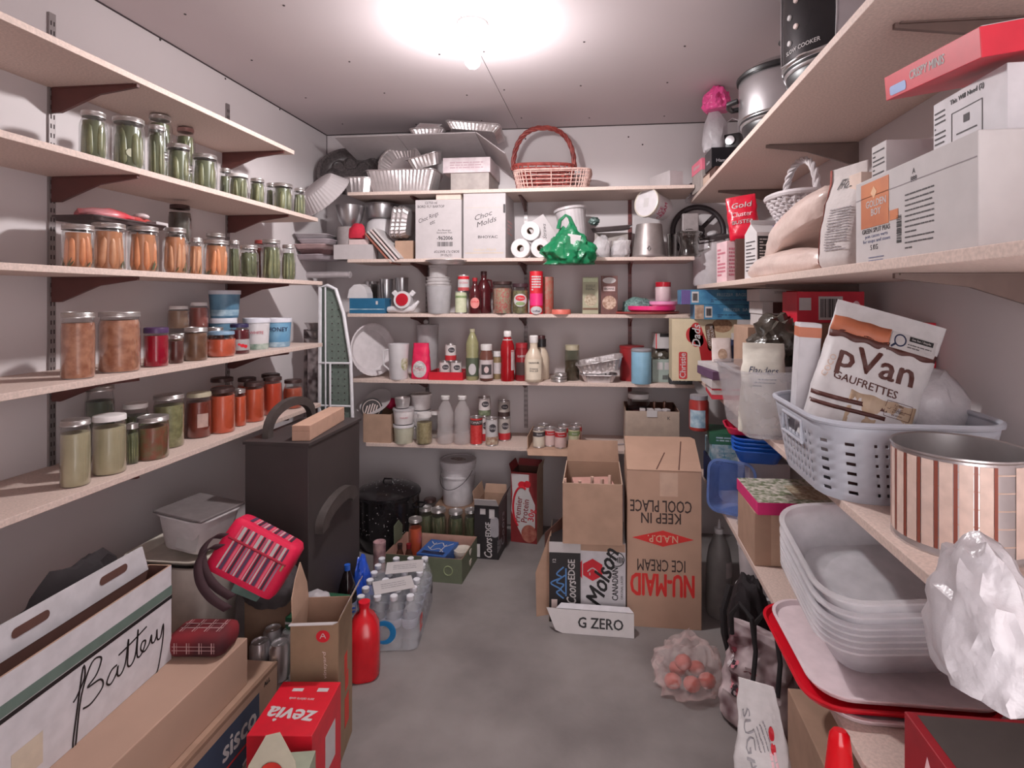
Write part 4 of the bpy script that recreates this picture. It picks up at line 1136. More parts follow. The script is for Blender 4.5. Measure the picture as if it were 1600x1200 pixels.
mesh('round_label', wrap(disc(r * .75, h * .15), r, h * .3), mat('pink label', (214, 132, 128), .6), o)
mesh('lettering', wrap(text('SYRUP', h * .07, bold=.02), r + .001, h * .33), red_m, o, ang=0)
o, r, h = vessel('syrup_bottle', 'taller dark red syrup jug with a loop handle behind the round labelled bottle', 'bottle', 756, 24, 424, Z3 + .0005, 3.21, BOT, syr_m, [(.4, .9), (.4, 1), (0, 1)], mat('dark cap', (70, 34, 36), .4))
mesh('loop_handle', tube([(r * .4, 0, h * .8), (r * .95, 0, h * .78), (r * 1.1, 0, h * .6), (r * .95, 0, h * .5)], .006, 8), syr_m, o)
o, r, h = vessel('snack_jar', 'clear jar of mixed pink and green candies with dark lid', 'jar', 785, 31, 440, Z3 + .0005, 3.13, [(0, .01), (.9, 0), (1, .04), (1, .82), (.86, .9), (.86, .98), (0, .98)], glass_m, [(.9, .9), (.95, .91), (.95, 1), (0, 1.0)], lidd_m, bname='glass_body')
cm_ = mat('mixed candies', (176, 88, 84), .5, scale=110, rgb2=(150, 146, 120), detail=1)
mesh('contents', lathe([(0, h * .02), (r * .93, h * .02), (r * .95, h * .78), (0, h * .84)], 20), cm_, o)
o, r, h = vessel('olive_jar', 'jar of olives with a red oval label, right of the candy jar', 'jar', 813, 26, 443, Z3 + .0005, 3.13, [(0, .01), (.9, 0), (1, .04), (1, .78), (.86, .86), (.86, .98), (0, .98)], glass_m, [(.9, .87), (.95, .88), (.95, 1), (0, 1.0)], mat('dark plum lid', (62, 40, 46), .4), bname='glass_body')
mesh('contents', lathe([(0, h * .02), (r * .93, h * .02), (r * .95, h * .76), (0, h * .78)], 20), mat('olives', (128, 124, 88), .4, scale=90, rgb2=(92, 84, 60)), o)
mesh('paper_label', wrap(disc(r * .85, h * .21), r, h * .45), paper_m, o)
mesh('red_oval', wrap(disc(r * .6, h * .09), r + .0008, h * .52), red_m, o)
mesh('lettering', wrap(text('Olives', h * .10, shear=.2), r + .0016, h * .52), paper_m, o, ang=0)
mesh('olive_print', wrap(disc(r * .6, h * .06), r + .0008, h * .34), mat('green print'), o)
o, r, h = vessel('coffee_canister', 'tall bright red canister with white print and white base band', 'canister', 838, 21, 424, Z3 + .0005, 3.12, [(0, 0), (1, 0), (1, .98), (.97, 1), (0, 1)], red_m)
mesh('white_print', wrap(lines(r * 1.5, h * .36, 6, 6, .6), r, h * .72), paper_m, o, ang=0)
mesh('pink_panel', cpanel(r, -70, 70, h * .2, h * .48), pink_m, o)
mesh('white_panel', wrap(disc(r * .95, h * .09), r + .0006, h * .09), paper_m, o)
mesh('lettering', wrap(text('coffee', h * .07, bold=.02), r + .0016, h * .07), navyt, o, ang=0)
o, r, h = vessel('biscuit_can', 'dull red patterned can half hidden behind the bright red canister', 'can', 855, 20, 433, Z3 + .0005, 3.2, [(0, 0), (1, 0), (1, .98), (.97, 1), (0, 1)], mat('dull red pattern', (170, 74, 64), .5, scale=50, rgb2=(150, 112, 96)))
o, r, h = vessel('lid', 'flat salmon pink lid lying right of the red canister', 'lid', 877, 30, 483.5, Z3 + .0005, 3.12, [(0, 0), (1, 0), (1, .85), (.95, 1), (0, 1)], mat('salmon plastic', (214, 110, 96), .45))
o, w, d, h = boxb('food_carton', 'olive green carton with a round picture, left of the pair', 'box', 910, 935, 433, 3.12, Z3 + .0005, .05, mat('olive card', (160, 156, 132), .6))
art(o, 'foil_top', rect(w * .9, h * .1), mat('pale green label'), face('front', w, d, h, 0, h * .42))
art(o, 'small_print', lines(w * .6, h * .16, 4, 9), dark_m, face('front', w, d, h, 0, h * .22))
art(o, 'round_picture', disc(w * .4, h * .17), mat('pale food picture', (196, 182, 160), .6, scale=80, rgb2=(150, 130, 106)), face('front', w, d, h, w * .02, -h * .12))
art(o, 'brown_band', rect(w * .96, h * .06), mat('brown print', (112, 84, 66), .6), face('front', w, d, h, 0, -h * .36))
o, w, d, h = boxb('food_carton', 'brown carton with a picture of cookies, right of the olive one', 'box', 939, 965, 431, 3.125, Z3 + .0005, .06, mat('brown card print', (112, 72, 66), .55, scale=25, rgb2=(90, 54, 50)))
art(o, 'white_panel', rect(w * .7, h * .12), mat('pinkish label', (206, 182, 180), .6), face('front', w, d, h, 0, h * .16))
art(o, 'arch_print', disc(w * .4, h * .08), paper_m, face('front', w, d, h, 0, h * .38))
art(o, 'lettering', text('BROWNIE', h * .08, bold=.02, w=w * .6), dark_m, face('front', w, d, h, 0, h * .16, 0, .001))
art(o, 'cookie_picture', disc(w * .42, h * .18), mat('cookie picture', (206, 178, 160), .6, scale=60, rgb2=(150, 112, 92)), face('front', w, d, h, 0, -h * .2))
o = mesh('bead_bag', blob(.17, .10, .095, 51, .14, .5), mat('teal plastic chips', (128, 160, 154), .35, scale=120, rgb2=(84, 112, 110), bump=.8, bscale=90, detail=1))
o.location = (bk(996, 3.2)[0], 3.22, Z3 + .0015)
tag(o, 'teal net bag of small pieces right of the cookie carton', 'bag')
def lidd(label, u, wp, z, Y, hh, m, tilt=0.0, group=None):
    x, s = bk(u, Y); r = wp / 2 / s
    o = thing('party_plate', label, 'plate', (x, Y, z), 0, group, 0, R(tilt))
    mesh('plate_body', lathe([(0, 0), (r * .9, 0), (r, hh * .3), (r, hh), (r * .94, hh), (r * .9, hh * .5), (0, hh * .5)], 36), m, o)
    return o
lidd('dull brown red plate lying at the bottom right end of the third back shelf', 1005, 110, Z3 + .0005, 3.25, .014, mat('dull brown red', (138, 60, 56), .45))
lidd('hot pink shallow plate on the brown red one', 1018, 74, Z3 + .0155, 3.2, .03, mat('hot pink plastic'))
lidd('translucent pink plate on top of the hot pink one', 1036, 44, Z3 + .0465, 3.22, .024, mat('pale pink plastic', (226, 150, 190), .35))
o, r, h = vessel('spread_jar', 'white jar with a red lid sitting on the pink plates', 'jar', 1036, 24, 441, Z3 + .0715, 3.22, [(0, 0), (.95, 0), (1, .05), (1, .7), (.9, .78), (0, .78)], mat('pinkish white plastic', (206, 180, 184), .4), [(.98, .76), (.98, 1), (0, 1)], mat('deep red plastic'))

# --- fourth shelf
x, s = bk(580, 3.17)
o = thing('ribbed_tray', 'large white ribbed plastic serving tray standing on edge', 'tray', (x - .01, 3.20, Z4 + .0035), R(58), rx=R(83))
mesh('tray_body', lathe([(0, 0), (.115, 0), (.12, .004), (.148, .035), (.155, .037), (.155, .04), (.146, .039), (.117, .007), (0, .005)], 80, flute=.01, nfl=36, sy=1.0).xf(mv(0, .155, 0)), mat('greyish white plastic', (208, 200, 202), .3), o)
o, r, h = vessel('measuring_jug', 'white jug with a flower print and dark graduations beside the pink bag', 'jug', 623, 31, 537, Z4 + .0005, 3.13, [(0, .01), (.85, 0), (.9, .04), (1, .9), (1.04, 1), (.97, 1), (.86, .06), (0, .05)], plas_m, bname='jug_body')
mesh('handle', tube([(-r * .9, 0, h * .85), (-r * 1.5, 0, h * .8), (-r * 1.45, 0, h * .4), (-r * .85, 0, h * .25)], .006, 8), plas_m, o)
mesh('flower_print', wrap(disc(r * .45, h * .2), r * .95, h * .45, 40), mat('olive flower print', (150, 146, 104), .6, scale=60, rgb2=(200, 196, 180)), o)
g, sf = pouch(.115, .075, .205, 5, top=.03, wr=.08, seal=.1, wtop=.09)
o = thing('sugar_bag', 'bright pink paper bag with a white round emblem, folded at the top', 'bag', (bk(656, 3.13)[0], 3.155, Z4 + .0005), 0)
mesh('bag', g, mat('bright pink bag', (220, 36, 84), .45, bump=.3, bscale=20), o)
art(o, 'white_emblem', on_surf(disc(.043, .048).xf(mv(0, -.045)), sf, .115, .205, .002), paper_m)
art(o, 'lettering', on_surf(text('Mehl', .03, shear=.2).xf(mv(0, -.045)), sf, .115, .205, .0035), mat('rose print'))
o, r, h = vessel('water_jug', 'tall clear plastic jug behind the pink bag', 'jug', 668, 34, 507, Z4 + .0005, 3.27, [(0, .01), (.85, 0), (.9, .02), (1, .97), (1.04, 1), (.96, 1), (.86, .03), (0, .02)], frost_m, bname='jug_body')
mesh('spout', blob(.03, .03, .03, 2, .05).xf(mv(-.01, -r * .3, h * 1.0)), frost_m, o)
# red tray with cans
(xa, s), (xb, _) = bk(669, 3.105), bk(723, 3.105)
o = thing('can_tray', 'low red cardboard tray holding three labelled cans', 'tray', ((xa + xb) / 2, 3.105 + .085, Z4 + .0005), 0)
rt_m = mat('red card tray', (200, 28, 46), .5)
mesh('tray_body', carton(xb - xa, .17, .045, .003), [rt_m, rt_m, mat('dull red card', (150, 36, 44), .6)], o, ang=0)
capl = mat('grape can label', (206, 196, 194), .6)
cred = mat('red can label', (186, 44, 50), .5)
def soup(label, x, y, z, r=.0325, h=.098, base=None, group='labelled soup cans', ell=None, stripe=None, zell=.66, txt='Soup'):
    o = can_thing(label, r, h, (x, y, z), facing(x, y) + .15, base or capl, [('label_stripe', -110, 110, .06, .34, stripe or cred)], None, group)
    mesh('dark_oval', wrap(disc(r * .62, h * .15), r + .0008, h * zell), ell or mat('dark oval print', (58, 52, 58), .5), o)
    mesh('lettering', wrap(text(txt, h * .15, shear=.2), r + .0018, h * zell), paper_m, o, ang=0)
    return o
xm, ym = (xa + xb) / 2, 3.175
soup('can in the red tray, lower left of the three', xm - .024, ym, Z4 + .0040, r=.031)
soup('can in the red tray, lower right of the three', xm + .046, ym - .01, Z4 + .0040, r=.031)
soup('can standing on top of the two cans in the red tray', xm + .012, ym - .003, Z4 + .1030, r=.031)
o, r, h = vessel('lime_juice_bottle', 'green juice bottle with a white round label behind the red tray', 'bottle', 738, 20, 514, Z4 + .0005, 3.14, [(0, .01), (.9, 0), (1, .03), (1, .46), (.92, .5), (1, .58), (.98, .72), (.6, .86), (.36, .92), (.36, .96), (0, .96)], mat('pale green juice', (150, 146, 108), .25, var=.1), [(.42, .94), (.42, 1), (0, 1)], mat('pale green cap', (176, 168, 140), .4), group='sauce bottles')
mesh('printed_label', cpanel(r, -80, 80, h * .08, h * .44), mat('dark green label', (84, 92, 74), .5), o)
mesh('white_emblem', wrap(disc(r * .6, h * .11), r + .001, h * .22), paper_m, o)
o, r, h = vessel('spice_jar', 'white lidded brown jar with a black and white label', 'jar', 760, 21, 538, Z4 + .0005, 3.12, [(0, .01), (.9, 0), (1, .03), (1, .72), (.8, .8), (.8, .9), (0, .9)], mat('brown glaze', (110, 70, 60), .25), [(.84, .84), (.86, .85), (.86, 1), (0, 1)], lidw_m)
mesh('paper_label', cpanel(r, -85, 85, h * .08, h * .58), mat('greyish label', (196, 184, 184), .6), o)
mesh('dark_panel', cpanel(r, -45, 45, h * .18, h * .46, .0014), dark_m, o)
mesh('print', wrap(disc(r * .35, h * .09), r + .002, h * .32), mat('pinkish label'), o)
o, r, h = vessel('mustard_jar', 'small jar with pale lid between the spice jar and the ketchup', 'jar', 777, 13, 549, Z4 + .0005, 3.19, [(0, .01), (.9, 0), (1, .03), (1, .8), (0, .82)], mat('mustard glaze', (150, 128, 96), .3), [(.95, .82), (.95, 1), (0, 1)], lidw_m)
mesh('paper_label', cpanel(r, -85, 85, h * .2, h * .6), mat('greyish label'), o)
ket = mat('ketchup', (158, 22, 30), .2, var=.06)
o, r, h = vessel('ketchup_bottle', 'tall red ketchup squeeze bottle with a white cap', 'bottle', 793, 22, 517, Z4 + .0005, 3.125, [(0, .01), (.9, 0), (1, .04), (.96, .2), (.98, .22), (.94, .34), (.97, .36), (.93, .45), (.97, .48), (1, .6), (.92, .72), (.62, .84), (.5, .87), (.5, .9), (0, .9)], ket, [(.56, .885), (.58, .89), (.56, .97), (.48, 1), (0, 1)], lidw_m)
mesh('side_label', cpanel(r * .97, 30, 80, h * .22, h * .62, .001), mat('greyish label'), o)
mesh('seal', cpanel(r * .66, -90, 90, h * .815, h * .835, .0012), paper_m, o)
o, r, h = vessel('sauce_jar', 'dark red sauce jar lettered on a black label, beside the ketchup', 'jar', 815, 21, 536, Z4 + .0005, 3.15, [(0, .01), (.9, 0), (1, .03), (1, .8), (.86, .88), (.86, .9), (0, .9)], mat('dark red sauce', (128, 26, 34), .25), [(.9, .88), (.9, 1), (0, 1)], mat('red cap'))
mesh('dark_panel', cpanel(r, -55, 55, h * .16, h * .5), mat('dark label'), o)
mesh('lettering', wrap(text('CLASSICO', h * .075, bold=.02, w=r * 1.3), r + .0012, h * .66), paper_m, o, ang=0)
drs = mat('creamy dressing', (206, 188, 168), .3, var=.03)
FLASK = [(0, .01), (.9, 0), (1, .03), (1, .46), (.85, .58), (.5, .70), (.42, .74), (.42, .86), (0, .86)]
for (u, Y, wp, vt, lb) in ((834, 3.12, 29, 524, 'cream salad dressing bottle with a pale label, in front'), (846, 3.22, 25, 524, 'cream dressing bottle half hidden behind the front one, with a dark neck tag')):
    o, r, h = vessel('dressing_bottle', lb, 'bottle', u, wp, vt, Z4 + .0005, Y, FLASK, drs, [(.46, .84), (.48, .85), (.48, .98), (.4, 1), (0, 1)], lidw_m if Y < 3.2 else mat('dark cap'), group='cream dressing bottles')
    if Y < 3.2:
        mesh('paper_label', cpanel(r, -50, 50, h * .06, h * .5), mat('cream label', (222, 208, 188), .6), o)
        mesh('lettering', wrap(text('FARMHOUSE', h * .05, bold=.02, w=r * 1.1), r + .0016, h * .42), dark_m, o, ang=0)
        mesh('small_print', wrap(text('Dressing\nWith Dill', h * .05), r + .0016, h * .27), dark_m, o, ang=0)
    else:
        mesh('neck_tag', cpanel(r * .5, -120, 120, h * .74, h * .92, .004), darkm_m, o)
o, r, h = vessel('spice_jar', 'clear jar part filled with brown seeds, behind the foil pans', 'jar', 894, 23, 539, Z4 + .0005, 3.2, [(0, .01), (.9, 0), (1, .03), (1, .8), (.9, .86), (.9, .88), (0, .88)], mat('greenish glass'), [(.95, .86), (.95, 1), (0, 1)], mat('khaki lid'), fillm=mat('brown seeds', (84, 62, 54), .6, var=.2, scale=90), fill=.55, bname='glass_body')
for k in range(3):
    x, s = bk(873 if k < 2 else 876, 3.12)
    o = thing('jar_lid', ['lowest', 'middle', 'topmost'][k] + ' of three stacked metal jar lids left of the foil pans', 'lid', (x, 3.135, Z4 + .0005 + .0155 * k), 0, 'stacked jar lids')
    r = [.046, .046, .034][k]
    mesh('lid_body', lathe([(0, 0), (r * .9, 0), (r, .002), (r, .013), (r * .96, .015), (r * .8, .0135), (0, .0135)], 32), lid_m, o)
foilpan('foil_pan', 'flat foil pan at the bottom of the pair on the fourth back shelf', (bk(934, 3.13)[0] + .005, 3.16, Z4 + .0005), .19, .13, .04, group='foil pans on the fourth shelf')
foilpan('foil_pan', 'crumpled foil loaf pan tilted on top of the flat foil pan', (bk(938, 3.13)[0] + .005, 3.165, Z4 + .058), .25, .14, .065, rot=(R(6), R(-11), 0), group='foil pans on the fourth shelf', m=alum_m)
o, r, h = vessel('storage_tin', 'dark red tall tin partly behind the light blue one', 'tin', 987, 37, 540, Z4 + .0005, 3.24, [(0, 0), (1, 0), (1, .93), (1.03, .94), (1.03, 1), (0, 1)], mat('dark red tin', (142, 34, 38), .4))
o, r, h = vessel('storage_tin', 'light blue round tin with a grey lid near the front edge', 'tin', 1002, 31, 543, Z4 + .0005, 3.12, [(0, 0), (.97, 0), (1, .02), (1, .9), (.97, .92), (0, .92)], mat('light blue enamel', (134, 176, 200), .4, var=.05), [(1.01, .89), (1.03, .9), (1.03, .94), (.9, .98), (0, 1)], mat('grey lid', (140, 138, 144), .4))
o, w, d, h = boxb('pizza_box', 'pale green carton with a barcode behind the light blue tin', 'box', 1019, 1048, 562, 3.16, Z4 + .0005, .16, mat('pale teal card', (150, 162, 154), .6))
art(o, 'white_panels', rect(.03, .04).join(rect(.03, .04), mv(.04, 0)), paper_m, face('front', w, d, h, -.008, h * .22))
art(o, 'barcode', barcode(.03, .024, 4), dark_m, face('front', w, d, h, .02, -h * .28))
h2 = h
o = thing('snack_bag', 'dark crinkled snack bag on the pale green carton', 'bag', (bk(1033, 3.2)[0], 3.225, Z4 + h + .001), 0)
mesh('bag', blob(.09, .09, .06, 61, .2, .4), mat('dark olive foil', (84, 76, 66), .35, var=.2), o)
o = thing('food_carton', 'white carton with red edge and black logo on the dark snack bag', 'box', (bk(1036, 3.2)[0], 3.225, Z4 + h + .060), .1)
mesh('carton', box(.10, .10, .085, .002), paper_m, o, ang=0)
art(o, 'red_edge', rect(.006, .085), red_m, face('front', .10, .10, .085, -.045, 0))
art(o, 'black_top', rect(.07, .02), black_m, face('front', .10, .10, .085, 0.01, .032))
o, w, d, h = boxb('chocolate_box', 'small black carton with white lettering lying at the shelf edge', 'box', 1046, 1082, 587, 3.095, Z4 + .0005, .09, darkm_m)
art(o, 'lettering', text('50% BIO', h * .45, bold=.02, w=w * .7), paper_m, face('front', w, d, h, -w * .05, 0))

# --- lowest shelf
(xa, s), (xb, _) = bk(561, 3.06), bk(605, 3.06)
o = thing('cardboard_box', 'open cardboard box full of white plates at the left end of the lowest shelf', 'box', ((xa + xb) / 2 + .005, 3.06 + .14, Z5 + .0005), 0)
wB, hB = xb - xa, zv(649, s) - Z5
mesh('carton', carton(wB, .28, hB), [card_m, cardd_m, cardin_m], o, ang=0)
o.location.y = 3.24
zz = Z5 + hB
o = thing('picnic_plate', 'white round plate sticking out of the cardboard box, the upper one', 'plate', (bk(590, 3.18)[0] - .015, 3.20, zz + .045), 0, 'white plates in the box', R(38), R(-14))
PL = [(0, 0), (.06, 0), (.09, .008), (.098, .012), (.098, .014), (.088, .011), (.058, .003), (0, .003)]
mesh('plate_body', lathe(PL, 36), white_m, o)
o = thing('picnic_plate', 'white plate lying flatter and lower in the cardboard box', 'plate', (bk(578, 3.2)[0] - .02, 3.285, zz + .012), 0, 'white plates in the box', R(20), R(-5))
mesh('plate_body', lathe(PL, 36), white_m, o)
o = thing('round_tin', 'dark round tin with striped pattern leaning out of the cardboard box', 'tin', (bk(577, 3.1)[0] - .005, 3.145, zz - .035), R(18), rx=R(70))
mesh('tin_body', lathe([(0, 0), (.062, 0), (.062, .02), (0, .02)], 36).xf(mv(0, .055, 0)), mat('black tin', (40, 32, 34), .4), o)
g = G()
for k in range(5): g.join(rect(.006, .07 - abs(k - 2) * .012), mv(-.03 + .014 * k, .05, .0203, 0, 0, -15))
mesh('stripes', g, mat('pale print', (206, 186, 180), .6), o, ang=0)
mesh('rim', tube([(.05 * math.cos(2 * math.pi * k / 36), .055 + .05 * math.sin(2 * math.pi * k / 36), .0205) for k in range(36)], .002, 6, True), mat('pale print'), o)
cl = mesh('pink_cloth', blob(.07, .09, .07, 14, .12), mat('crimson pink plastic', (212, 40, 88), .5))
cl.location = (bk(600, 3.16)[0] - .01, 3.30, zz - .01)
tag(cl, 'crimson pink bundle at the right edge of the cardboard box', 'bundle')
def tubB(label, u, wp, vt, z0, Y, body, lidc, **k):
    x, s = bk(u, Y)
    return tub(label, 0, 0, 0, 0, 0, body, lidc, loc=(x, Y, z0), r=wp / 2 / s, h=zv(vt, s) - z0, group='white tubs on the lowest shelf', **k)
gwh = mat('white tub plastic', (222, 214, 214), .4)
ww = [('YOGURT', .13, .45, mat('rose print'))]
gtb = mat('greenish tub', (190, 186, 166), .4, var=.05)
tubB('greenish white tub at the bottom of the left stack', 631, 33, 662, Z5 + .0005, 3.13, gtb, plas_m)
sB = bk(631, 3.13)[1]
tubB('white yogurt tub with red lettering stacked on the greenish one', 631, 34, 637, zv(661, sB) + .001, 3.13, gwh, frost_m, words=ww)
o, r, h = vessel('foil_cup', 'crumpled foil cup on top of the left tub stack', 'cup', 629, 24, 621, zv(637, sB) + .003, 3.13, [(0, 0), (.8, 0), (.95, .5), (1, 1), (.9, .96), (.7, .2), (0, .2)], alum_m, bname='cup')
tubB('lowest white tub of the tall stack at the back', 657, 34, 664, Z5 + .0005, 3.25, gwh, plas_m)
sB2 = bk(657, 3.25)[1]
tubB('middle white tub of the tall stack at the back', 657, 33, 640, zv(663, sB2) + .001, 3.25, gwh, plas_m)
tubB('topmost white tub of the tall stack at the back', 658, 33, 615, zv(639, sB2) + .001, 3.25, gwh, lidw_m)
o, r, h = vessel('glass_jar', 'jar of yellowish grains with white screw lid in front of the tub stack', 'jar', 663, 25, 645, Z5 + .0005, 3.12, [(0, .01), (.9, 0), (1, .04), (1, .8), (.8, .88), (.8, .9), (0, .9)], glass_m, [(.86, .86), (.88, .87), (.88, 1), (0, 1)], lidw_m, fillm=mat('yellow grain', (176, 160, 124), .6, scale=80, rgb2=(150, 134, 98)), fill=.7, bname='glass_body')
PET = [(0, .015), (.7, 0), (.9, .01), (1, .04), (1, .30), (.93, .33), (.93, .38), (1, .41), (1, .62), (.86, .72), (.52, .84), (.42, .88), (.42, .93), (0, .93)]
for (u, vt, Y, lb) in ((696, 618, 3.135, 'empty clear bottle with white cap, left of the two'), (722, 618, 3.14, 'empty clear bottle with white cap, right of the two')):
    o, r, h = vessel('clear_bottle', lb, 'bottle', u, 26, vt, Z5 + .0005, Y, PET, mat('dusty clear bottle', (236, 230, 230), .2, kind='film', a=.25, bump=.15), [(.5, .92), (.52, .925), (.52, .995), (.46, 1), (0, 1)], lidw_m, group='empty clear bottles', bname='bottle_body')
o, r, h = vessel('glass_jar', 'small clear jar with white lid left of the empty bottles', 'jar', 680, 18, 641, Z5 + .0005, 3.26, [(0, .01), (.9, 0), (1, .04), (1, .8), (.8, .88), (0, .9)], glass_m, [(.9, .86), (.9, 1), (0, 1)], lidw_m, bname='glass_body')
tom_m = mat('tomato label', (196, 40, 44), .5, scale=60, rgb2=(206, 70, 64))
gr_m = mat('leafy label', (88, 96, 74), .5, scale=50, rgb2=(130, 140, 110))
x, s = bk(744, 3.13)
o = can_thing('red tomato can at the front left of the can group', .0335, zv(651, s) - Z5, (x, 3.135, Z5 + .0005), facing(x, 3.13), tom_m, [('label_stripe', -90, 90, .72, .9, mat('dark label'))], [('TOMATO', .13, .81, paper_m)], 'cans on the lowest shelf')
x, s = bk(768, 3.12); h0 = zv(653, s) - Z5
soup('front can with a vegetable picture, right of the red tomato can', x, 3.125, Z5 + .0005, .034, h0, paper_m, 'cans on the lowest shelf', stripe=mat('vegetable picture', (150, 104, 84), .6, scale=50, rgb2=(196, 182, 160)))
x, s = bk(758, 3.2)
h1 = zv(650, s) - Z5
soup('can hidden behind the front ones, carrying the upper can', x, 3.205, Z5 + .0005, .034, h1, capl, 'cans on the lowest shelf')
soup('upper can with a dark oval and leafy label, stacked on the others', x - .004, 3.20, Z5 + h1 + .0012, .034, zv(620, s) - Z5 - h1 - .001, capl, 'cans on the lowest shelf', stripe=gr_m)
x, s = bk(787, 3.22)
h1 = zv(653, s) - Z5
soup('lower can at the right rear of the can group', x, 3.245, Z5 + .0005, .034, h1, mat('grey can label', (176, 166, 160), .6), 'cans on the lowest shelf')
soup('grey labelled can stacked at the right rear of the can group', x - .003, 3.245, Z5 + h1 + .0012, .034, zv(627, s) - Z5 - h1, mat('grey can label'), 'cans on the lowest shelf', stripe=mat('dark label'))
# cardboard tray with seven cans
(xa, s), (xb, _) = bk(823, 3.05), bk(906, 3.05)
o = thing('cardboard_tray', 'shallow cardboard tray of seven cans overhanging the lowest shelf edge', 'tray', ((xa + xb) / 2, 3.05 + .125, Z5 + .0005), 0)
wt_ = xb - xa
mesh('base', box(wt_, .25, .004), card_m, o, ang=0)
for sg in (-1, 1): mesh('side_wall', box(.004, .25, .07).xf(mv(sg * (wt_ / 2 - .002) * .98, 0, .003, 0, 0)), [card_m, cardin_m][0], o, ang=0)
mesh('front_flap', prism([(-wt_ / 2, 0), (wt_ / 2, 0), (wt_ / 2 - .012, -.045), (-wt_ / 2 + .012, -.045)], .003).xf(mv(0, -.125, .001, 30)), card_m, o, ang=0)
cl_ = [mat('cream can label', (208, 196, 180), .6), mat('pinkish can label', (206, 180, 176), .6), mat('can label red white', (204, 176, 172), .6), mat('green can label', (196, 190, 160), .6)]
for k, (u, Y, lb) in enumerate(((842, 3.10, 'front left can in the cardboard tray, with a dark banded label'), (857, 3.135, 'second front can in the cardboard tray, with a red banded label'), (876, 3.10, 'third front can in the cardboard tray, red banded and nearest the flap'), (897, 3.14, 'can with a green bean picture at the right of the cardboard tray'),
                               (850, 3.215, 'rear left can of the cardboard tray'), (881, 3.205, 'rear middle can of the cardboard tray'), (900, 3.235, 'rear right can of the cardboard tray'))):
    x, s = bk(u, Y)
    if k == 1: x += .008
    o = can_thing(lb, .0325, .101, (x, Y, Z5 + .005), facing(x, Y) + .1, cl_[min(k, 3)] if k < 4 else cl_[k - 4], [('label_stripe', -80, 80, .62, .86, [dark_m, cred, cred, mat('green print')][k % 4])], [(['Beans', 'Tomato', 'Tomato', 'Beans'][k % 4], .13, .74, paper_m)] if k < 4 else None, 'cans in the cardboard tray')
    if k == 3: mesh('bean_picture', wrap(ribbon([[(-.02, .0), (-.01, -.015), (.005, -.02), (.02, -.012)]], .004), .0333, .035), mat('dark green label'), o)
(xa, s), (xb, _) = bk(977, 3.05), bk(1062, 3.05)
wC = xb - xa; hC = zv(642, s) - Z5
o = thing('cardboard_box', 'beige open carton with bottle necks at the right end of the lowest shelf', 'box', ((xa + xb) / 2, 3.05 + .14, Z5 + .0005), 0)
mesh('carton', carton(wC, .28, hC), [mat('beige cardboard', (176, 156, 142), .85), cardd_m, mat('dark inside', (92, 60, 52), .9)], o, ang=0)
mesh('white_tag', box(.055, .003, .035).xf(mv(-.002, -.1425, hC - .03)), paper_m, o, ang=0)
art(o, 'lettering', text('K', .025, bold=.02), dark_m, face('front', wC, .28, hC, wC * .3, hC * .34))
for k, (dx_, dy_, lb) in enumerate(((.02, -.04, 'left dark bottle neck rising from the beige carton'), (.075, -.03, 'right dark bottle neck rising from the beige carton'))):
    q = thing('bottle', lb, 'bottle', (o.location.x + dx_, o.location.y + dy_, Z5 + .006), 0, 'bottles in the beige carton')
    mesh('bottle_body', lathe([(0, 0), (.026, 0), (.026, hC * .6), (.01, hC * .85), (.008, hC + .03), (0, hC + .03)], 16), mat('brown bottle glass', (84, 54, 44), .2), q)
q, r, h = vessel('preserve_jar', 'large clear jar with a white lid standing in the beige carton', 'jar', 998, 36, 614, Z5 + .006, 3.25, [(0, .01), (.9, 0), (1, .03), (1, .8), (.84, .9), (.84, .93), (0, .93)], glass_m, [(.9, .9), (.92, .91), (.92, 1), (0, 1)], lidw_m, fillm=mat('dark purple fruit', (84, 44, 48), .3), fill=.7, bname='glass_body')
for k in range(4):
    q = thing('foam_packing', ['leftmost', 'second', 'third', 'rightmost'][k] + ' white packing block inside the beige carton', 'packing', (o.location.x - .05 + .042 * k, o.location.y - .112, Z5 + hC - .035), .2 * k, 'white packing blocks')
    mesh('block', box(.03, .035, .045, .003), white_m, q, ang=0)
o = thing('pen', 'grey pen lying on the bare end of the lowest shelf', 'pen', (bk(966, 3.2)[0] - .005, 3.2, Z5 + .005), .25)
mesh('barrel', tube([(-.05, 0, 0), (.05, 0, 0)], .004, 8), mat('grey plastic'), o)
mesh('tip', tube([(-.062, 0, 0), (-.05, 0, 0)], .001, 8, r2=.004), metal_m, o)

# ------------------------------------------------------------------ right wall shelves
def rt(u, X):
    p = at(u, 500, x=X)
    return p.y, ppm(X, p.y)
U1, U2, U3, U4 = RT
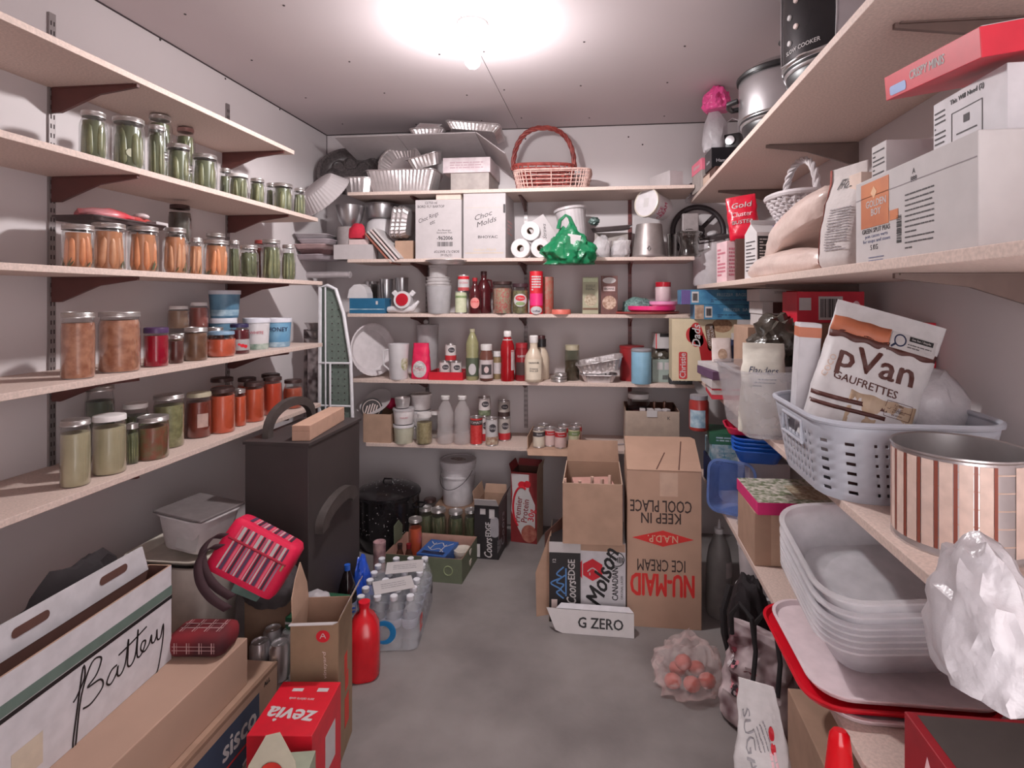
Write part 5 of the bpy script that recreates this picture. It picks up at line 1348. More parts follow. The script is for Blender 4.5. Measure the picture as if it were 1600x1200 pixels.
# --- top shelf: slow cookers and small things
def cooker(label, X, Y, r, h, rz, panel):
    o = thing('slow_cooker', label, 'slow cooker', (X, Y, U1 + .0005), rz, 'slow cookers')
    sx = 1.0
    mesh('base', lathe([(0, 0), (r * .80, 0), (r * .86, .01), (r * .93, .045), (r * .93, .055), (0, .055)], 48), darkm_m, o)
    mesh('body', lathe([(0, .055), (r * .94, .055), (r * .97, .062), (r * .97, .075), (r, .08), (r, h - .02), (r * .97, h - .012), (0, h - .012)], 48), steel_m, o)
    mesh('black_band', lathe([(r * .975, .064), (r * .985, .068), (r * .975, .073)], 48), darkm_m, o)
    mesh('rim', lathe([(r * .99, h - .016), (r * 1.04, h - .014), (r * 1.05, h - .004), (r * 1.0, h + .004), (r * .9, h + .004), (0, h + .004)], 48), darkm_m, o)
    mesh('glass_lid', lathe([(r * .94, h + .005), (r * .8, h + .028), (r * .45, h + .05), (0, h + .056)], 40), mat('smoked lid glass', (150, 150, 150), kind='glass', a=.5), o)
    mesh('lid_knob', lathe([(0, h + .056), (.014, h + .056), (.012, h + .07), (.026, h + .078), (.02, h + .09), (0, h + .09)], 24), darkm_m, o)
    for sgn in (-1, 1):
        hd = mesh('side_handle', tube([(sgn * r * .99, -.05, h * .66), (sgn * (r + .03), -.04, h * .64), (sgn * (r + .036), 0, h * .63), (sgn * (r + .03), .04, h * .64), (sgn * r * .99, .05, h * .66)], .010, 10), darkm_m, o)
    if panel:
        p_ = mesh('control_panel', cpanel(r, -32, 32, .085, h - .03, .003, 10), mat('black chrome panel', (46, 44, 46), .2, metal=.5), o)
        mesh('panel_trim', tube([(( r + .004) * math.sin(R(a)), -(r + .004) * math.cos(R(a)), z) for a, z in ((-32, .085), (0, .083), (32, .085), (33, h * .5), (32, h - .03), (0, h - .028), (-32, h - .03), (-33, h * .5))], .003, 8, True), steel_m, o)
        for q in range(4):
            mesh('button', lathe([(0, 0), (.008, 0), (.007, .004), (0, .005)], 16).xf(Matrix.Rotation(R(-14 + 9 * (q % 2)), 4, 'Z') @ mv(0, -r - .003, .13 + .035 * q, 90)), [paper_m, mat('pale print')][q % 2], o)
        mesh('lettering', wrap(text('SLOW COOKER', .016, bold=.01), r + .0036, .105), paper_m, o, ang=0)
    return o
cooker('large steel slow cooker with black control panel, nearest on the top right shelf', .665, 1.645, .165, .34, R(-62), True)
cooker('smaller steel slow cooker with black side handle, behind the large one', .655, 2.115, .168, .235, R(-20), False)
p = Vector((.56, rt(1135, .56)[0], 0)); s = rt(1135, .56)[1]
def R3(u, v, X):
    y, s = rt(u, X)
    return Vector((X, y, zv(v, s))), s
# flat dark box with black box and camera on it
q, s = R3(1118, 290, .56)
o = thing('small_appliance_box', 'flat dark brown box at the shelf edge under the black box', 'box', (.585, q.y, U1 + .0005), R(4))
mesh('carton', box(.16, .40, .062, .002), mat('dark brown card', (84, 56, 48), .5), o, ang=0)
art(o, 'tan_panel', rect(.2, .04), mat('tan print', (204, 176, 160), .6), face('left', .16, .40, .062))
bkY = q.y - .10
o2 = thing('small_appliance_box', 'glossy black box with white lettering on the flat brown box', 'box', (.59, q.y - .10, U1 + .0635), R(2))
mesh('carton', box(.17, .15, .095, .002), mat('glossy black card', (26, 24, 28), .25), o2, ang=0)
art(o2, 'lettering', text('Hamilton', .022, bold=.01, w=.085), mat('grey lettering', (170, 164, 168), .5), face('front', .17, .15, .095, -.02, -.015))
art(o2, 'lettering', text('Hamilton', .02, bold=.01, w=.07), mat('grey lettering'), face('left', .17, .15, .095, 0, -.01))
y, s = rt(1103, .57)
o = thing('small_box', 'pink box with white script balanced left of the black box', 'box', (.54, rt(1106, .54)[0] + .02, U1 + .0005), R(6))
mesh('carton', box(.11, .19, .155, .002), mat('grey carton'), o, ang=0)
mesh('pink_wrap', box(.114, .194, .06, .002).xf(mv(0, 0, .098)), mat('salmon pink card', (226, 116, 138), .5), o, ang=0)
art(o, 'lettering', text('Ribbon', .03, shear=.25, bold=.01, w=.12), paper_m, mv(-.0576, 0, .128, 90, 0, -90))
y, s = rt(1138, .56)
o = thing('camera', 'dark silvery small appliance between the black box and the smaller slow cooker', 'appliance', (.62, q.y - .11, U1 + .1595), R(-30))
mesh('body', box(.09, .06, .075, .008), darkm_m, o)
mesh('round_dial', lathe([(0, 0), (.024, 0), (.022, .012), (0, .014)], 24).xf(mv(0, -.03, .04, 90)), steel_m, o)
mesh('strap_loop', tube([(-.03, 0, .07), (-.03, 0, .14), (.0, 0, .155), (.03, 0, .14), (.03, 0, .07)], .005, 8), mat('silver plastic', (176, 170, 174), .3, metal=.5), o)
q, s = R3(1120, 195, .55)
o = mesh('plastic_bag', blob(.12, .14, .205, 71, .18, .6, 3, 2.5), filmw_m)
o.location = (.545, bkY + .03, U1 + .1595)
tag(o, 'white plastic bag slumped under the pink one above the black box', 'bag')
q, s = R3(1133, 150, .56)
o = mesh('plastic_bag', blob(.13, .15, .12, 72, .22, .6, 4, 2.2), mat('pink film', (232, 84, 150), .3, bump=.5, bscale=30))
o.location = (.55, bkY + .02, U1 + .1595 + .2)
tag(o, 'bright pink plastic bag at the very top beside the smaller slow cooker', 'bag')
q, s = R3(1090, 262, .55)
o = thing('paper_tube', 'short grey tube lying end-on at the far end of the top right shelf', 'tube', (.53, q.y - .01, U1 + .028 + .05), 0)
mesh('tube', lathe([(.026, -.06), (.026, .06), (.021, .06), (.021, -.06), (.026, -.06)], 24).xf(mv(0, 0, 0, 80, 0, -25)), mat('grey lilac card', (176, 166, 172), .6), o)
o = mesh('plastic_bag', blob(.14, .15, .075, 73, .2, .5), film_m)
o.location = (.525, q.y + .03, U1 + .001)
tag(o, 'clear plastic bag drooping at the far end of the top right shelf', 'bag')
g = G().join(tube([(-.05, 0, 0), (-.03, .02, .012), (.03, .015, .012), (.05, -.01, 0), (.0, -.03, .01)], .006, 6, True)).join(tube([(-.04, .01, .012), (0, .03, .02), (.04, 0, .014), (.0, -.025, .018)], .006, 6, True))
o = mesh('cable_coil', g, mat('grey plastic'))
o.location = (.50, q.y + .02, U1 + .082)
tag(o, 'grey looped strap lying on the clear plastic bag at the shelf end', 'strap')

# --- second shelf down
y, s = rt(1113, .60)
rp = 29 / s
o = thing('stock_pot', 'white enamel pot with dark tilted lid at the far end of the rice bag shelf', 'pot', (.60, y, U2 + .0005), 0)
hp = zv(378, s) - U2
mesh('pot_body', lathe([(0, .004), (rp * .93, 0), (rp, .01), (rp, hp - .004), (rp * 1.02, hp), (rp * .96, hp), (rp * .95, .01), (0, .01)], 40), mat('clean white plastic'), o)
mesh('lid', lathe([(0, .03), (rp * .5, .026), (rp * .95, .008), (rp * 1.06, 0), (rp * 1.06, -.006), (0, -.004)], 40).xf(mv(0, 0, hp + .012, 7, -12)), mat('dark tinted lid', (70, 62, 64), .2), o)
mesh('lid_knob', lathe([(0, 0), (.03, 0), (.03, .012), (.012, .02), (0, .02)], 20).xf(mv(0, 0, hp + .042, 7, -12)), plas_m, o)
mesh('side_handle', tube([(-rp * .98, -.03, hp * .7), (-rp - .028, -.025, hp * .72), (-rp - .028, .025, hp * .72), (-rp * .98, .03, hp * .7)], .007, 8), mat('clean white plastic'), o)
y, s = rt(1136, .56)
o = thing('food_carton', 'pinkish striped carton squeezed between the white pot and the milk carton', 'box', (.575, y - .04, U2 + .0005), R(8))
mesh('carton', box(.10, .13, .185, .002), mat('pale pink card', (222, 188, 192), .6), o, ang=0)
art(o, 'pink_stripes', lines(.10, .13, 8, 3, .55), mat('rose stripes', (196, 120, 134), .6), face('left', .10, .13, .185, 0, 0))
art(o, 'pink_stripes', lines(.08, .13, 8, 4, .55), mat('rose stripes'), face('front', .10, .13, .185, 0, 0))
# milk carton
y, s = rt(1180, .55)
hm = zv(366, s) - U2
o = thing('milk_carton', 'white gable top carton with a black nutrition panel', 'carton', (.575, y - .01, U2 + .0005), R(12))
mesh('carton', box(.095, .095, hm, .001), paper_m, o, ang=0)
mesh('gable_top', G().add([(-.047, -.047, hm), (.047, -.047, hm), (.047, .047, hm), (-.047, .047, hm), (-.047, 0, hm + .035), (.047, 0, hm + .035)], [(0, 1, 5, 4), (2, 3, 4, 5), (1, 2, 5), (3, 0, 4)]), paper_m, o, ang=0)
mesh('top_fin', box(.094, .003, .016, z=hm + .033), paper_m, o, ang=0)
art(o, 'black_panel', rect(.088, hm * .6), black_m, face('front', .095, .095, hm, 0, hm * .12))
art(o, 'small_print', lines(.075, hm * .5, 8, 11, .35), paper_m, face('front', .095, .095, hm, 0, hm * .13, 0, .001))
art(o, 'small_print', lines(.07, hm * .7, 9, 12, .35), dark_m, face('left', .095, .095, hm))
# red bag on the pink carton
y, s = rt(1165, .60)
zr = zv(372, s)
g, sf = pouch(.125, .07, .19, 8, top=.012, wr=.08, seal=.08)
o = thing('snack_bag', 'shiny red bag with white lettering standing above the milk carton', 'bag', (.605, y + .03, U2 + .187), R(-22), ry=R(-6))
mesh('bag', g, mat('red foil bag', (204, 24, 52), .3, bump=.4, bscale=18), o)
for k, (tx, zz, sz) in enumerate((('Gold', .052, .034), ('Cluster', .012, .03), ('BUSTER', -.022, .022))):
    art(o, 'lettering', on_surf(text(tx, sz, shear=.15, bold=.02, w=.085).xf(mv(0, zz)), sf, .125, .19, .002), [paper_m, mat('pale pink print', (236, 190, 196), .6)][k % 2])
o = thing('food_carton', 'low dark carton holding up the red bag behind the milk carton', 'box', (.625, y + .035, U2 + .0005), R(-10))
mesh('carton', box(.12, .11, .185, .002), mat('dark brown card'), o, ang=0)
# yellow tub, hidden support and basket
y, s = rt(1245, .70)
rT = .095; hT = .195
o = tub('yellow ice cream tub with navy blue lid behind the rice bags', 0, 0, 0, 0, 0, mat('pale yellow tub', (206, 190, 140), .4, var=.05), mat('navy blue lid', (52, 52, 110), .35), loc=(.70, y, U2 + .0005), r=rT, h=hT)
mesh('red_print', wrap(disc(.02, .03), rT * .9, .07, -40), red_m, o)
tubY = y
wwk_m = mat('white painted wicker', (200, 192, 194), .5, var=.08, scale=40)
o = thing('wicker_basket', 'white painted wicker basket with tall arched handle on the right wall shelf', 'basket', (.705, tubY - .02, U2 + .2035), R(95))
g1, g2, rim, base = woven(.16, .13, .27, .21, .095, 8, 20, .0055, .0055, 2.4)
mesh('weave', g1.join(g2), wwk_m, o); mesh('rim', rim, wwk_m, o); mesh('base', base, wwk_m, o)
mesh('handle', arch(.262, .135, .0095, 4, 40, .09, 2.2), wwk_m, o)
rice_m = mat('rice in film', (208, 186, 178), .3, var=.06, scale=12, bump=.6, bscale=16)
for k, (u0, u1, v0, v1, X, lb) in enumerate(((1172, 1306, 378, 425, .575, 'lower long bag of rice lying along the shelf edge'), (1205, 1308, 330, 392, .60, 'upper bulging bag of rice slumped on the lower one'))):
    ya, yb2 = rt(u0, X)[0], rt(u1, X)[0]
    L_ = ya - yb2
    s = rt((u0 + u1) / 2, X)[1]
    g = blob(.15, L_, .085 if k == 0 else .115, 80 + k, .07, .55, 4, 2)
    o = mesh('rice_bag', g, rice_m)
    o.location = (X + .01, (ya + yb2) / 2, U2 + .001 if k == 0 else U2 + .10)
    tag(o, lb, 'bag', 'bags of rice')
    if k: o.rotation_euler = (R(-14), R(3), 0)
# flour bag
y, s = rt(1300, .55)
hf = zv(265, s) - U2
g, sf = pouch(.12, .095, hf, 21, top=.006, wr=.05, seal=.12, p=5)
o = thing('flour_bag', 'white paper flour bag with a brown stripe down its side', 'bag', (.575, y - .035, U2 + .0005), R(-72))
mesh('bag', g, mat('worn white paper', (200, 191, 189), .8, bump=.5, bscale=14), o)
st = []
for k in range(15):
    t = k / 14
    st.append(t)
V, Fc = [], []
for t in st:
    V += [sf(-.98, t, .001), sf(-.82, t, .0022)]
Fc = [(2 * k, 2 * k + 1, 2 * k + 3, 2 * k + 2) for k in range(14)]
mesh('brown_stripe', G().add(V, Fc), mat('red brown stripe', (142, 62, 52), .7), o, sol=.0006)
art(o, 'small_print', on_surf(lines(.07, hf * .42, 16, 14, .4).xf(mv(.01, -hf * .12)), sf, .12, hf, .002), mat('faded grey print', (150, 142, 146), .8))
art(o, 'scribble', on_surf(text('Flour', .035, shear=.4, w=.07).xf(mv(.01, hf * .32)), sf, .12, hf, .0025), dark_m)
# baking carton with the orange logo
yN, yF = .845, rt(1337, .515)[0]
wG, hG, dG = yF - yN, .165, .24
o = thing('bulk_carton', 'big white carton with an orange square logo and barcode on the right wall shelf', 'box', (.515 + dG / 2, (yN + yF) / 2, U2 + .0005), R(-90))
mesh('carton', box(wG, dG, hG, .002), paper_m, o, ang=0)
# local front (-Y) faces -X world; artwork x runs toward the camera
org = mat('orange brown print', (204, 122, 72), .6, scale=9, rgb2=(178, 98, 58))
fx = lambda u: 0
def gx(u): return (yF - rt(u, .515)[0]) - wG / 2
art(o, 'orange_square', rect(gx(1389) - gx(1346), .088), org, face('front', wG, dG, hG, (gx(1346) + gx(1389)) / 2, .03))
art(o, 'orange_tab', rect(.03, .018), org, face('front', wG, dG, hG, gx(1397), -.002))
art(o, 'diamond', prism([(-.012, 0), (0, -.012), (.012, 0), (0, .012)], .0004), mat('pale orange print', (226, 180, 140), .6), face('front', wG, dG, hG, gx(1366), .052, 0, .001))
art(o, 'lettering', text('GOLDEN\nBOY', .019, bold=.02, lines=.9, w=gx(1385) - gx(1354)), paper_m, face('front', wG, dG, hG, gx(1369), .022, 0, .001))
art(o, 'product_name', text('GREEN SPLIT PEAS', .0125, bold=.01, w=gx(1389) - gx(1346)), dark_m, face('front', wG, dG, hG, gx(1368), -.021))
art(o, 'small_print', text('pois casses verts\nfor soups and stews', .0095, w=gx(1390) - gx(1348)).join(lines(.06, .012, 2, 5), mv(0, -.04)), mat('blue grey print', (120, 122, 146), .7), face('front', wG, dG, hG, gx(1369), -.036))
art(o, 'weight', text('5 KG', .014, bold=.01), dark_m, face('front', wG, dG, hG, gx(1366), -.054))
art(o, 'barcode', barcode(.048, .016, 7), black_m, face('front', wG, dG, hG, gx(1405), -.03, 90))
art(o, 'nutrition_print', lines(gx(1458) - gx(1413), .1, 11, 17, .25), dark_m, face('front', wG, dG, hG, gx(1436), -.02))
art(o, 'top_print', text('A\n888', .013), dark_m, face('front', wG, dG, hG, gx(1428), .055))
art(o, 'seam', rect(wG * .99, .0012), mat('faded grey print'), face('front', wG, dG, hG, 0, .046))
zt_ = U2 + hG + .0015
y1, y2 = rt(1357, .56)[0], rt(1378, .56)[0]
o = thing('appliance_box', 'white box with grey print lines on top of the big carton, left one', 'box', (.63, (y1 + y2) / 2 - .005, zt_), R(-90))
mesh('carton', box(.062, .13, .085, .001), paper_m, o, ang=0)
art(o, 'small_print', lines(.05, .065, 7, 19, .3), dark_m, face('front', .062, .13, .085))
o = thing('appliance_box', 'larger white printed box with a framed diagram on top of the big carton', 'box', (.67, .955, zt_), R(-90))
mesh('carton', box(.18, .21, .098, .001), mat('cool white card', (200, 196, 200), .6), o, ang=0)
art(o, 'small_print', lines(.03, .07, 8, 20, .3), dark_m, face('front', .18, .21, .098, -.07, 0))
art(o, 'lettering', text('This Will Need (2)', .011, bold=.01), black_m, face('front', .18, .21, .098, .0, .036))
fr_ = G()
for a_, b_, c_, d_ in ((0, .025, .075, .0012), (0, -.025, .075, .0012), (-.0375, 0, .0012, .05), (.0375, 0, .0012, .05)): fr_.join(rect(c_, d_), mv(a_, b_))
fr_.join(rect(.014, .012), mv(0, .008)).join(rect(.05, .002), mv(0, -.012))
art(o, 'diagram', fr_, dark_m, face('front', .18, .21, .098, .0, -.008))
o = thing('cereal_box', 'red box with a pale blue tag tipped on top of the white printed boxes', 'box', (.62, .98, zt_ + .1295), R(-90), rx=R(0), ry=R(-7))
o.rotation_euler = Euler((R(8), R(7), R(-90)))
mesh('carton', box(.27, .20, .042, .001), [mat('red card', (196, 30, 52), .5)], o, ang=0)
mesh('white_face', box(.262, .19, .001).xf(mv(0, 0, .0425)), mat('cool white card'), o, ang=0)
art(o, 'white_lettering', text('CRISPY MINIS', .02, shear=.2, bold=.03, w=.10), paper_m, face('front', .27, .20, .042, .0, .002))
art(o, 'blue_tag', rect(.055, .016, .0004, .005), mat('pale blue tag', (150, 170, 214), .6), face('front', .27, .20, .042, -.09, -.008))
o = thing('small_box', 'small beige box leaning at the left end of the big white carton', 'box', (.60, rt(1345, .58)[0] + .012, zt_), R(10))
mesh('carton', box(.06, .045, .05, .001), mat('pale card'), o, ang=0)

# --- third shelf: cartons in the corner
yC = 2.985
def boxr(name, label, cat, u0, u1, vt, Y, z0, d, m, **k): return boxb(name, label, cat, u0, u1, vt, Y, z0, d, m, **k)
o, w, d, h = boxb('cookie_carton', 'beige carton on its end with red lettering panels, in the right rear corner', 'box', 1050, 1152, 499, 2.93, U3 + .0005, .14, mat('beige print card', (206, 190, 160), .55, var=.03))
hb = h
art(o, 'red_panel', rect(.042, h * .44, .0004, .008), mat('red brown print', (184, 40, 42), .5), face('front', w, d, h, -w * .33, -h * .25))
art(o, 'lettering', text('Christie', .042, bold=.02, w=h * .40), paper_m, face('front', w, d, h, -w * .33, -h * .25, 90, .001))
art(o, 'red_cloud', disc(.034, .062).join(disc(.03, .04), mv(-.02, .0)).join(disc(.022, .03), mv(0.016, -.03)), mat('red brown print'), face('front', w, d, h, -w * .13, h * .25))
art(o, 'lettering', text('Dads', .058, shear=.2, bold=.02, w=h * .36), paper_m, face('front', w, d, h, -w * .12, h * .23, 90, .0012))
art(o, 'brown_panel', rect(.046, h * .44, .0004, .016), mat('brown print'), face('front', w, d, h, w * .1, h * .21, 8))
art(o, 'lettering', text('OATMEAL\nCHOCOLATE', .019, bold=.02), paper_m, face('front', w, d, h, w * .1, h * .21, 98, .001))
art(o, 'red_swoosh', prism([(-.05, .03), (-.03, -.10), (.02, -.13), (.06, -.13), (.05, -.02), (0, .02), (-.03, .10)], .0004), mat('deep red print', (166, 26, 34), .5), face('front', w, d, h, w * .07, -h * .02))
art(o, 'oat_picture', disc(.05, .035), mat('oat picture', (176, 140, 110), .7, scale=70, rgb2=(140, 104, 80)), face('front', w, d, h, w * .27, h * .4))
zt_ = U3 + h + .001
bb = mat('sky blue carton', (74, 138, 172), .5, scale=22, rgb2=(46, 104, 144))
hbx = (R_Z[1] - .006 - zt_) / 2
for k, (u0, u1, lb, pm) in enumerate(((1085, 1196, 'lower long blue carton stacked on the beige carton', mat('picture of dough', (190, 164, 144), .6, scale=40, rgb2=(150, 120, 100))), (1064, 1192, 'upper long blue carton with a purple end, just under the rice bag shelf', mat('purple print', (92, 72, 130), .5)))):
    (xa, s), (xb, _) = bk(u0, 2.90), bk(u1, 2.90)
    w = xb - xa; h = hbx - .001
    o = thing('freezer_bag_box', lb, 'box', ((xa + xb) / 2, 2.90 + .07, zt_ + k * hbx), 0, 'long blue cartons')
    mesh('carton', box(w, .14, h, .0015), bb, o, ang=0)
    art(o, 'end_print', rect(.045, h * .96), pm, face('front', w, .14, h, -w / 2 + .024, 0))
    art(o, 'barcode_label', rect(.034, h * .74), paper_m, face('front', w, .14, h, -w / 2 + .07, 0))
    art(o, 'barcode', barcode(.024, h * .5, 20 + k), black_m, face('front', w, .14, h, -w / 2 + .07, 0, 0, .001))
    art(o, 'lettering', text('FREEZER  BAGS', .022, bold=.01, w=.14), mat('pale blue print'), face('front', w, .14, h, w * .12, h * .15))
    art(o, 'small_print', lines(.2, h * .25, 2, 30 + k), mat('navy print'), face('front', w, .14, h, w * .12, -h * .25))
# stack of flat cartons, on a hidden box
(xa, s), (xb, _) = bk(1192, 2.28), bk(1284, 2.28)
zq = zv(511, s)
o = thing('storage_box', 'brown carton under the stack of flat dark brown boxes', 'box', (.705, 2.40, U3 + .0005), 0)
mesh('carton', box(.30, .24, zq - U3 - .001, .002), card_m, o, ang=0)
hs = (R_Z[1] - .012 - zq) / 3
for k, (lb, m, du) in enumerate((('lowest of three flat boxes behind the white striped bag, dark brown front', mat('dark chocolate card', (74, 44, 42), .5), 6), ('middle of three flat boxes behind the white striped bag, dark brown front', mat('dark chocolate card'), 4), ('topmost of three flat boxes, white with a red logo', paper_m, 0))):
    (xa, s), (xb, _) = bk(1187 + du, 2.28), bk(1280 + du, 2.28)
    w = xb - xa
    o = thing('tea_box', lb, 'box', ((xa + xb) / 2, 2.28 + .10, zq + k * hs), 0, 'flat boxes on the third right shelf')
    mesh('carton', box(w, .20, hs - .001, .001), paper_m, o, ang=0)
    if k < 2:
        art(o, 'brown_front', rect(w * .82, hs * .86), m, face('front', w, .20, hs, w * .09, 0))
        art(o, 'lettering', lines(w * .5, hs * .4, 2, 40 + k, .5), mat('pinkish label'), face('front', w, .20, hs, w * .12, 0, 0, .001))
    else:
        art(o, 'red_logo', rect(w * .26, hs * .4), mat('deep red print'), face('front', w, .20, hs, w * .08, hs * .12))
        art(o, 'lettering', text('TEA', hs * .26, bold=.02), paper_m, face('front', w, .20, hs, w * .08, hs * .12, 0, .001))
        art(o, 'black_mark', prism([(-.02, .01), (.02, .01), (0, -.02)], .0004), black_m, face('front', w, .20, hs, w * .4, 0))
        art(o, 'small_print', lines(w * .2, hs * .2, 2, 43), dark_m, face('front', w, .20, hs, -w * .15, hs * .2))
# red box behind the striped bag
(xa, s), (xb, _) = bk(1284, 1.95), bk(1386, 1.95)
zq = zv(503, s)
o = thing('storage_box', 'plain box hidden behind the grey basket, carrying a red carton', 'box', (.735, 1.97, U3 + .0005), 0)
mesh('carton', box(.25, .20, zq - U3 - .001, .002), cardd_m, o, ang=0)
w = xb - xa; h = zv(456, s) - zq
o = thing('food_carton', 'red carton with a large white barcode, behind the white striped bag', 'box', (.71, 1.95, zq), R(0))
mesh('carton', box(w, .15, h, .001), mat('red card'), o, ang=0)
art(o, 'barcode_label', rect(w * .36, h * .75), paper_m, face('front', w, .15, h, -w * .0, -h * .03))
art(o, 'barcode', barcode(w * .3, h * .6, 9), black_m, face('front', w, .15, h, -w * .0, -h * .03, 0, .001))
art(o, 'pink_mark', disc(.012, .02), mat('pale pink print'), face('front', w, .15, h, w * .38, 0))
art(o, 'white_panel', rect(w * .18, h * .4), paper_m, face('front', w, .15, h, -w * .38, h * .1))
# flat boxes left of the clear bin
zq = U3 + .0005
for k, (lb, m, hh, dx) in enumerate((('red edged white flat carton at the bottom left of the clear bin', mat('red card'), .045, .0), ('white flat carton in the small pile left of the clear bin', paper_m, .035, -.012), ('purple flat carton in the small pile left of the clear bin', mat('purple card', (96, 66, 96), .5), .035, -.02), ('white paper packet on top of the small pile left of the clear bin', paper_m, .02, -.01))):
    o = thing('food_carton', lb, 'box', (.545 + dx, 2.52, zq), R(-4 + 5 * k), 'pile of flat cartons')
    mesh('carton', box(.19, .24, hh, .001), m, o, ang=0)
    if k == 0: mesh('white_face', box(.192, .242, .018).xf(mv(0, 0, .02)), paper_m, o, ang=0)
    if k == 2: art(o, 'pale_picture', rect(.05, .02), mat('pale pink print'), face('front', .19, .24, hh, -.04, 0))
    zq += hh + .001
# white packets by the carton
o = thing('spice_packet', 'little white packet with a brown picture in front of the beige carton', 'packet', (bk(1130, 2.56)[0] - .006, 2.56, zq + .001), R(6), rx=R(-6))
g, sf = pouch(.085, .03, .105, 33, top=.006, wr=.04)
mesh('packet', g, mat('white packet', (220, 206, 202), .5), o)
art(o, 'brown_picture', on_surf(disc(.02, .025).xf(mv(0, -.02)), sf, .085, .105, .0016), mat('picture of dough'))
o = thing('spice_packet', 'dark navy packet with a hang hole beside the little white packet', 'packet', (bk(1150, 2.57)[0], 2.59, zq + .001), R(-6), rx=R(-6))
g, sf = pouch(.06, .03, .10, 34, top=.006, wr=.04)
mesh('packet', g, navyt, o)
mesh('hang_tag', box(.03, .002, .03).xf(mv(0, -.008, .095)), paper_m, o, ang=0)

# clear bin with bags
bx, by = .555, 1.885
bin_m = mat('cloudy clear plastic', (226, 224, 228), .2, kind='frost', a=.3)
o = thing('clear_bin', 'cloudy clear plastic bin with a handle rim, overhanging the shelf beside the grey basket', 'bin', (bx, by, U3 + .0005), R(2))
mesh('bin_body', shell(.27, .30, .325, .37, .20, .0025, .035, .045, .010, 7, .005), bin_m, o)
mesh('corner_rib', box(.11, .004, .02, .003).xf(mv(0, -.17, .13)), bin_m, o, ang=0)
mesh('barcode_sticker', box(.055, .001, .055).xf(mv(.055, -.1605, .04, -6)), paper_m, o, ang=0)
g, sf = pouch(.15, .12, .275, 36, top=.012, wr=.07, wtop=.12)
o = thing('flour_bag', 'cream bag with blue script standing in the clear bin', 'bag', (.49, 1.82, U3 + .006), R(-18))
mesh('bag', g, mat('cream paper', (214, 208, 196), .7, bump=.3, bscale=16), o)
art(o, 'lettering', on_surf(text('Flanders', .03, shear=.3, w=.10).xf(mv(0, .055)), sf, .15, .275, .002), navyt)
art(o, 'small_print', on_surf(lines(.09, .03, 3, 8).xf(mv(0, .02)), sf, .15, .275, .002), navyt)
g = blob(.20, .17, .17, 91, .3, .5, 4, 2.6)
o = mesh('plastic_bag', g, mat('dark olive film', (70, 64, 58), .25, var=.25, scale=8, bump=.9, bscale=22))
o.location = (.585, 1.965, U3 + .205)
tag(o, 'crumpled dark olive plastic bag bulging over the clear bin', 'bag')
o = thing('storage_box', 'grey carton inside the clear bin beneath the dark olive bag', 'box', (.60, 1.95, U3 + .006), 0)
mesh('carton', box(.16, .14, .195, .002), mat('greyish white plastic'), o, ang=0)
g, sf = pouch(.10, .06, .17, 38, top=.008, wr=.06)
o = thing('coffee_bag', 'glossy black pouch standing at the near right of the clear bin', 'bag', (.632, 1.80, U3 + .095), R(-8), ry=R(6))
mesh('bag', g, mat('glossy black film', (28, 24, 26), .2, bump=.3), o)
o = thing('storage_box', 'small white carton in the clear bin under the black pouch', 'box', (.625, 1.80, U3 + .006), 0)
mesh('carton', box(.10, .08, .085, .002), paper_m, o, ang=0)

# grey laundry basket
lx, ly, lw, ld, lh = .625, 1.395, .36, .40, .165
o = thing('laundry_basket', 'grey slotted plastic basket holding the big white striped bag', 'basket', (lx, ly, U3 + .0005), R(0))
gb = mat('light grey plastic', (176, 178, 188), .4, var=.03)
n1 = 14
base_r = rring(lw * .90, ld * .90, 0, .09, 5)
def blev(t):
    k = .90 + .13 * t
    src = rring(lw * k, ld * k, lh * t, .09, 5)
    out = []
    for p_, q_ in zip(src, src[1:] + src[:1]):
        L_ = math.hypot(q_[0] - p_[0], q_[1] - p_[1]); m = 26 if L_ > .1 else 2
        for j in range(m): out.append((p_[0] + (q_[0] - p_[0]) * j / m, p_[1] + (q_[1] - p_[1]) * j / m, lh * t))
    return out
ts = [0, .06]
for k in range(6): ts += [.10 + k * .125, .10 + k * .125 + .045]
ts = sorted(set(ts + [.85, .88, 1.0]))
rings = [blev(t) for t in ts]
gg = loft(rings, True, False)
nn = len(rings[0])
keep, ki = [], []
for fi, f_ in enumerate(gg.f):
    if len(f_) == 4:
        k, j = fi // nn, fi % nn
        tm = (ts[k] + ts[k + 1]) / 2
        slot = any(abs(tm - (.10 + q * .125 + .0225)) < .012 for q in range(6))
        cx = sum(gg.v[i][0] for i in f_) / 4; cy = sum(gg.v[i][1] for i in f_) / 4
        hand = cx < -lw * .4 and abs(cy) < .05 and .64 < tm < .84
        if hand or (slot and j % 3 == 1): continue
    keep.append(f_)
gg.f = keep; gg.i = [0] * len(keep)
mesh('basket_body', gg, gb, o, sol=.003)
mesh('rim', tube([(p_[0] * 1.005, p_[1] * 1.005, p_[2]) for p_ in blev(1.0)], .0065, 8, True), gb, o)
hr = G()
hr.join(tube([(-lw / 2 - .004, y_, lh * z_) for y_, z_ in ((-.065, .86), (.065, .86), (.068, .58), (-.068, .58))], .004, 8, True))
mesh('handle_surround', hr, gb, o)
mesh('paper_tag', box(.001, .03, .03).xf(mv(-lw / 2 + .014, -.03, lh * .56, 0, 10)), paper_m, o, ang=0)
